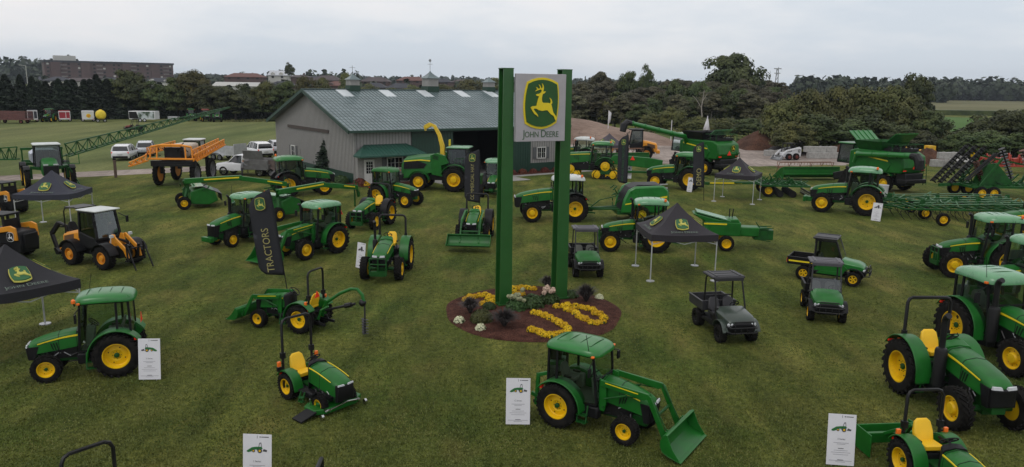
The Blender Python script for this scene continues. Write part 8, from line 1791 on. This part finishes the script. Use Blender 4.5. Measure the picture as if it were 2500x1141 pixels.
# ------------------------------------------------------------------ far buildings
BRICK = mat('brown_brick', (.082, .052, .050), .9, var=.15, scale=.3); RROOF = mat('brown_shingles', (.075, .06, .062), .9, var=.2, scale=.3); DROOF = mat('dark_shingles', (.04, .042, .052), .9, var=.2, scale=.3); RBR = mat('red_shingles', (.13, .065, .055), .9, var=.2); OFFW = mat('pale_render', (.42, .42, .40), .8, var=.05); DKW = mat('far_window', (.015, .017, .02), .2)
def apartment():
    t = thing('apartment_building', 'long six storey brown brick apartment building on the left skyline', 'building'); D = 640.0
    a = AT(112, 200, D); b = AT(425, 200, D + 60); top = AT(112, 152, D).z; topb = AT(425, 158, D + 60).z; L = (Vector((b.x, b.y, 0)) - Vector((a.x, a.y, 0))).length; ang = math.atan2(b.y - a.y, b.x - a.x); t.location = (a.x, a.y, 0); t.rotation_euler.z = ang; H_ = (top + topb) / 2
    q = MB(); q.box((L / 2, 9, H_ / 2), (L, 18, H_)); 
    for x in (L * .08, L * .30, L * .62, L * .85): q.box((x, -.6, H_ / 2), (7, 1.2, H_))
    q.build('wall', BRICK, t); r = MB(); r.box((L / 2, 9, H_ + .6), (L + 1.5, 19.5, 1.6)); r.build('parapet', DROOF, t)
    nf = 6; z0 = H_ - 18.5
    for fl in range(nf):
        for i in range(26):
            x = 2.5 + (L - 5) * i / 25; 
            if i % 7 == 3:
                w_ = MB(); w_.box((x, -1.3, z0 + fl * 3.1 + .5), (4.5, 1.4, .15)); w_.box((x, -2.0, z0 + fl * 3.1 + 1.1), (4.5, .1, .1)); w_.build('balcony', OFFW, t)
            elif i % 7 in (0, 2, 4, 6): w_ = MB(); w_.box((x, -.08 if True else 0, z0 + fl * 3.1 + 1.5), (1.7, .3, 1.4)); w_.build('window', DKW if (i + fl) % 5 else OFFW, t)
    p = MB(); p.box((L * .16, 9, H_ + 3), (16, 8, 5)); p.build('penthouse', OFFW, t)
    p = MB(); p.box((L * .5, -6, z0 + .2), (L * 1.05, 10, 3)); p.build('podium', OFFW, t)
apartment()
def house(px0, px1, pyb, pyt, D, roofm, wallm, label, hip=True, chim=False, dormer=False):
    a, b = AT(px0, pyb, D), AT(px1, pyb, D); w = abs(b.x - a.x); top = AT(px0, pyt, D).z; z0 = min(a.z, b.z); hh = top - z0; t = thing('house', label, 'house', 'houses of the far town'); t.location = ((a.x + b.x) / 2, D, 0); dp = max(9, w * .35)
    q = MB(); e = z0 + hh * .42; q.box((0, dp / 2, (e - 6) / 2 + 0), (w, dp, e + 6)); q.build('wall', wallm, t)
    i = min(w * .3, dp * .5) if hip else 0; r = MB(); A = [(-w / 2 - .5, -.6, e), (w / 2 + .5, -.6, e), (w / 2 + .5, dp + .6, e), (-w / 2 - .5, dp + .6, e)]; R_ = [(-w / 2 + i, dp / 2, top), (w / 2 - i, dp / 2, top)]
    r.add(A + R_ + [(x, y, z - .3) for x, y, z in A], [(0, 1, 5, 4), (1, 2, 5), (2, 3, 4, 5), (3, 0, 4), (0, 6, 7, 1), (1, 7, 8, 2), (2, 8, 9, 3), (3, 9, 6, 0), (9, 8, 7, 6)]); ro = r.build('roof', roofm, t, smooth=False)
    if chim: c = MB(); c.box((w * .2, dp / 2, top + .4), (1.0, 1.0, 2.0)); c.build('chimney', BRICK, ro)
    n = max(2, int(w / 5))
    for k in range(n): c = MB(); c.box((-w / 2 + w * (k + .5) / n, -.05, e - hh * .22), (1.5, .25, min(1.5, hh * .25))); c.build('window', DKW, t)
    if dormer:
        for k in (-.25, .2): c = MB(); c.prism([(w * k - 1.2, e), (w * k + 1.2, e), (w * k + 1.2, e + hh * .22), (w * k, e + hh * .38), (w * k - 1.2, e + hh * .22)], -.4, dp * .3); c.build('dormer', wallm, ro)
HS = [(548, 640, 194, 178, 480, RBR, BRICK, 'long low brown brick building with red roof left on the skyline', True, 0, 0), (520, 640, 216, 200, 420, OFFW, OFFW, 'long pale flat commercial building behind the broad trees', False, 0, 0), (655, 700, 192, 172, 500, SILV, OFFW, 'white church-like building with grey metal roof on the skyline', False, 0, 1),
      (700, 755, 192, 183, 520, RROOF, BRICK, 'brown roofed house right of the white building', True, 1, 0), (650, 720, 218, 198, 380, DROOF, BRICK, 'dark roofed house with white trimmed gable below the white building', True, 0, 0), (760, 830, 204, 184, 420, RROOF, BRICK, 'brown roofed house left of the first cupola', True, 0, 0), (790, 860, 216, 198, 360, RBR, BRICK, 'red brown house with a white dormer beside the first cupola', True, 0, 1),
      (880, 950, 206, 188, 480, RROOF, BRICK, 'large brown hipped roof between the first two cupolas', True, 0, 0), (885, 940, 222, 202, 330, DROOF, BRICK, 'dark blue roofed house just above the barn ridge, left one', True, 0, 0), (942, 1010, 223, 203, 330, DROOF, OFFW, 'dark roofed bungalow with white wall just above the barn ridge', True, 0, 0), (968, 1050, 203, 187, 500, RBR, BRICK, 'reddish roofed house behind the tall middle cupola', True, 1, 0), (1100, 1150, 205, 194, 520, RROOF, BRICK, 'brown roofed house with a tiny white dormer near the sign', True, 0, 1), (1060, 1100, 206, 192, 540, DROOF, BRICK, 'small dark roofed house right of the middle cupola', True, 0, 0), (740, 790, 196, 186, 560, DROOF, OFFW, 'distant dark roofed house on the slope by the poplar', True, 0, 0), (70, 112, 200, 187, 600, DROOF, OFFW, 'pale low house left of the apartment building', True, 0, 0)]
HS += [(105, 160, 203, 187, 430, DROOF, OFFW, 'grey roofed house below the left end of the apartment building', True, 0, 0), (165, 225, 203, 190, 440, RROOF, OFFW, 'brown roofed row house below the apartment building', False, 0, 0), (235, 290, 204, 189, 430, DROOF, OFFW, 'long grey roofed house below the middle of the apartment building', True, 0, 0), (350, 430, 205, 190, 450, DROOF, OFFW, 'grey roofed pale house below the right end of the apartment building', True, 0, 1), (430, 500, 206, 193, 460, RROOF, BRICK, 'brown roofed house right of the apartment building', True, 0, 0)]
for a in HS: house(*a)
tree('broad', 2, (AT(708, 188, 420).x, 420), .9, 1.0, 'dark columnar poplar on the skyline beside the white building', name='poplar_tree', z=AT(708, 188, 420).z - 1).scale = (.62, .62, 1.05)
q = MB()
for k in (-1, 1): q.tube([(k * 1.5, 0, 0), (k * .5, 0, 26)], .35, 4)
for z in range(0, 26, 3): q.seg((-1.5 + z * .038, 0, z), (1.5 - z * .038, 0, z + 3), .3)
q.box((0, 0, 26), (5, .5, .6)); q.box((0, 0, 23), (4, .5, .5)); p = AT(1895, 215, 520); one('radio_mast', q, GREY, 'thin lattice mast rising above the wood right of the tallest tree', 'mast', loc=(p.x, p.y, AT(1895, 168, 520).z - 26))
q = MB(); q.tube([(0, 0, 0), (0, 0, 12)], .12, 6); q.seg((0, 0, 12), (-2.2, 0, 12.3), .12); q.box((-2.4, 0, 12.3), (.9, .4, .15)); p = AT(66, 192, 330); one('street_lamp', q, OFFW, 'tall white street lamp above the windbreak at the left', 'street lamp', loc=(p.x, p.y, AT(66, 161, 330).z - 12))
# ------------------------------------------------------------------ haze
hz = MB(); hz.box((0, 1200, 34.5), (5400, 3000, 71)); ho = hz.build('haze', [], smooth=False)
ho['kind'] = 'stuff'; ho['label'] = 'thin pale haze in the air over the fields'
M = bpy.data.materials.new('haze_air'); M.use_nodes = True; n = M.node_tree.nodes; n.clear(); o_ = n.new('ShaderNodeOutputMaterial'); v_ = n.new('ShaderNodeVolumePrincipled'); v_.inputs['Color'].default_value = (.66, .74, .84, 1); v_.inputs['Density'].default_value = .00013; v_.inputs['Anisotropy'].default_value = 0.0
M.node_tree.links.new(v_.outputs[0], o_.inputs['Volume']); ho.data.materials.clear(); ho.data.materials.append(M)
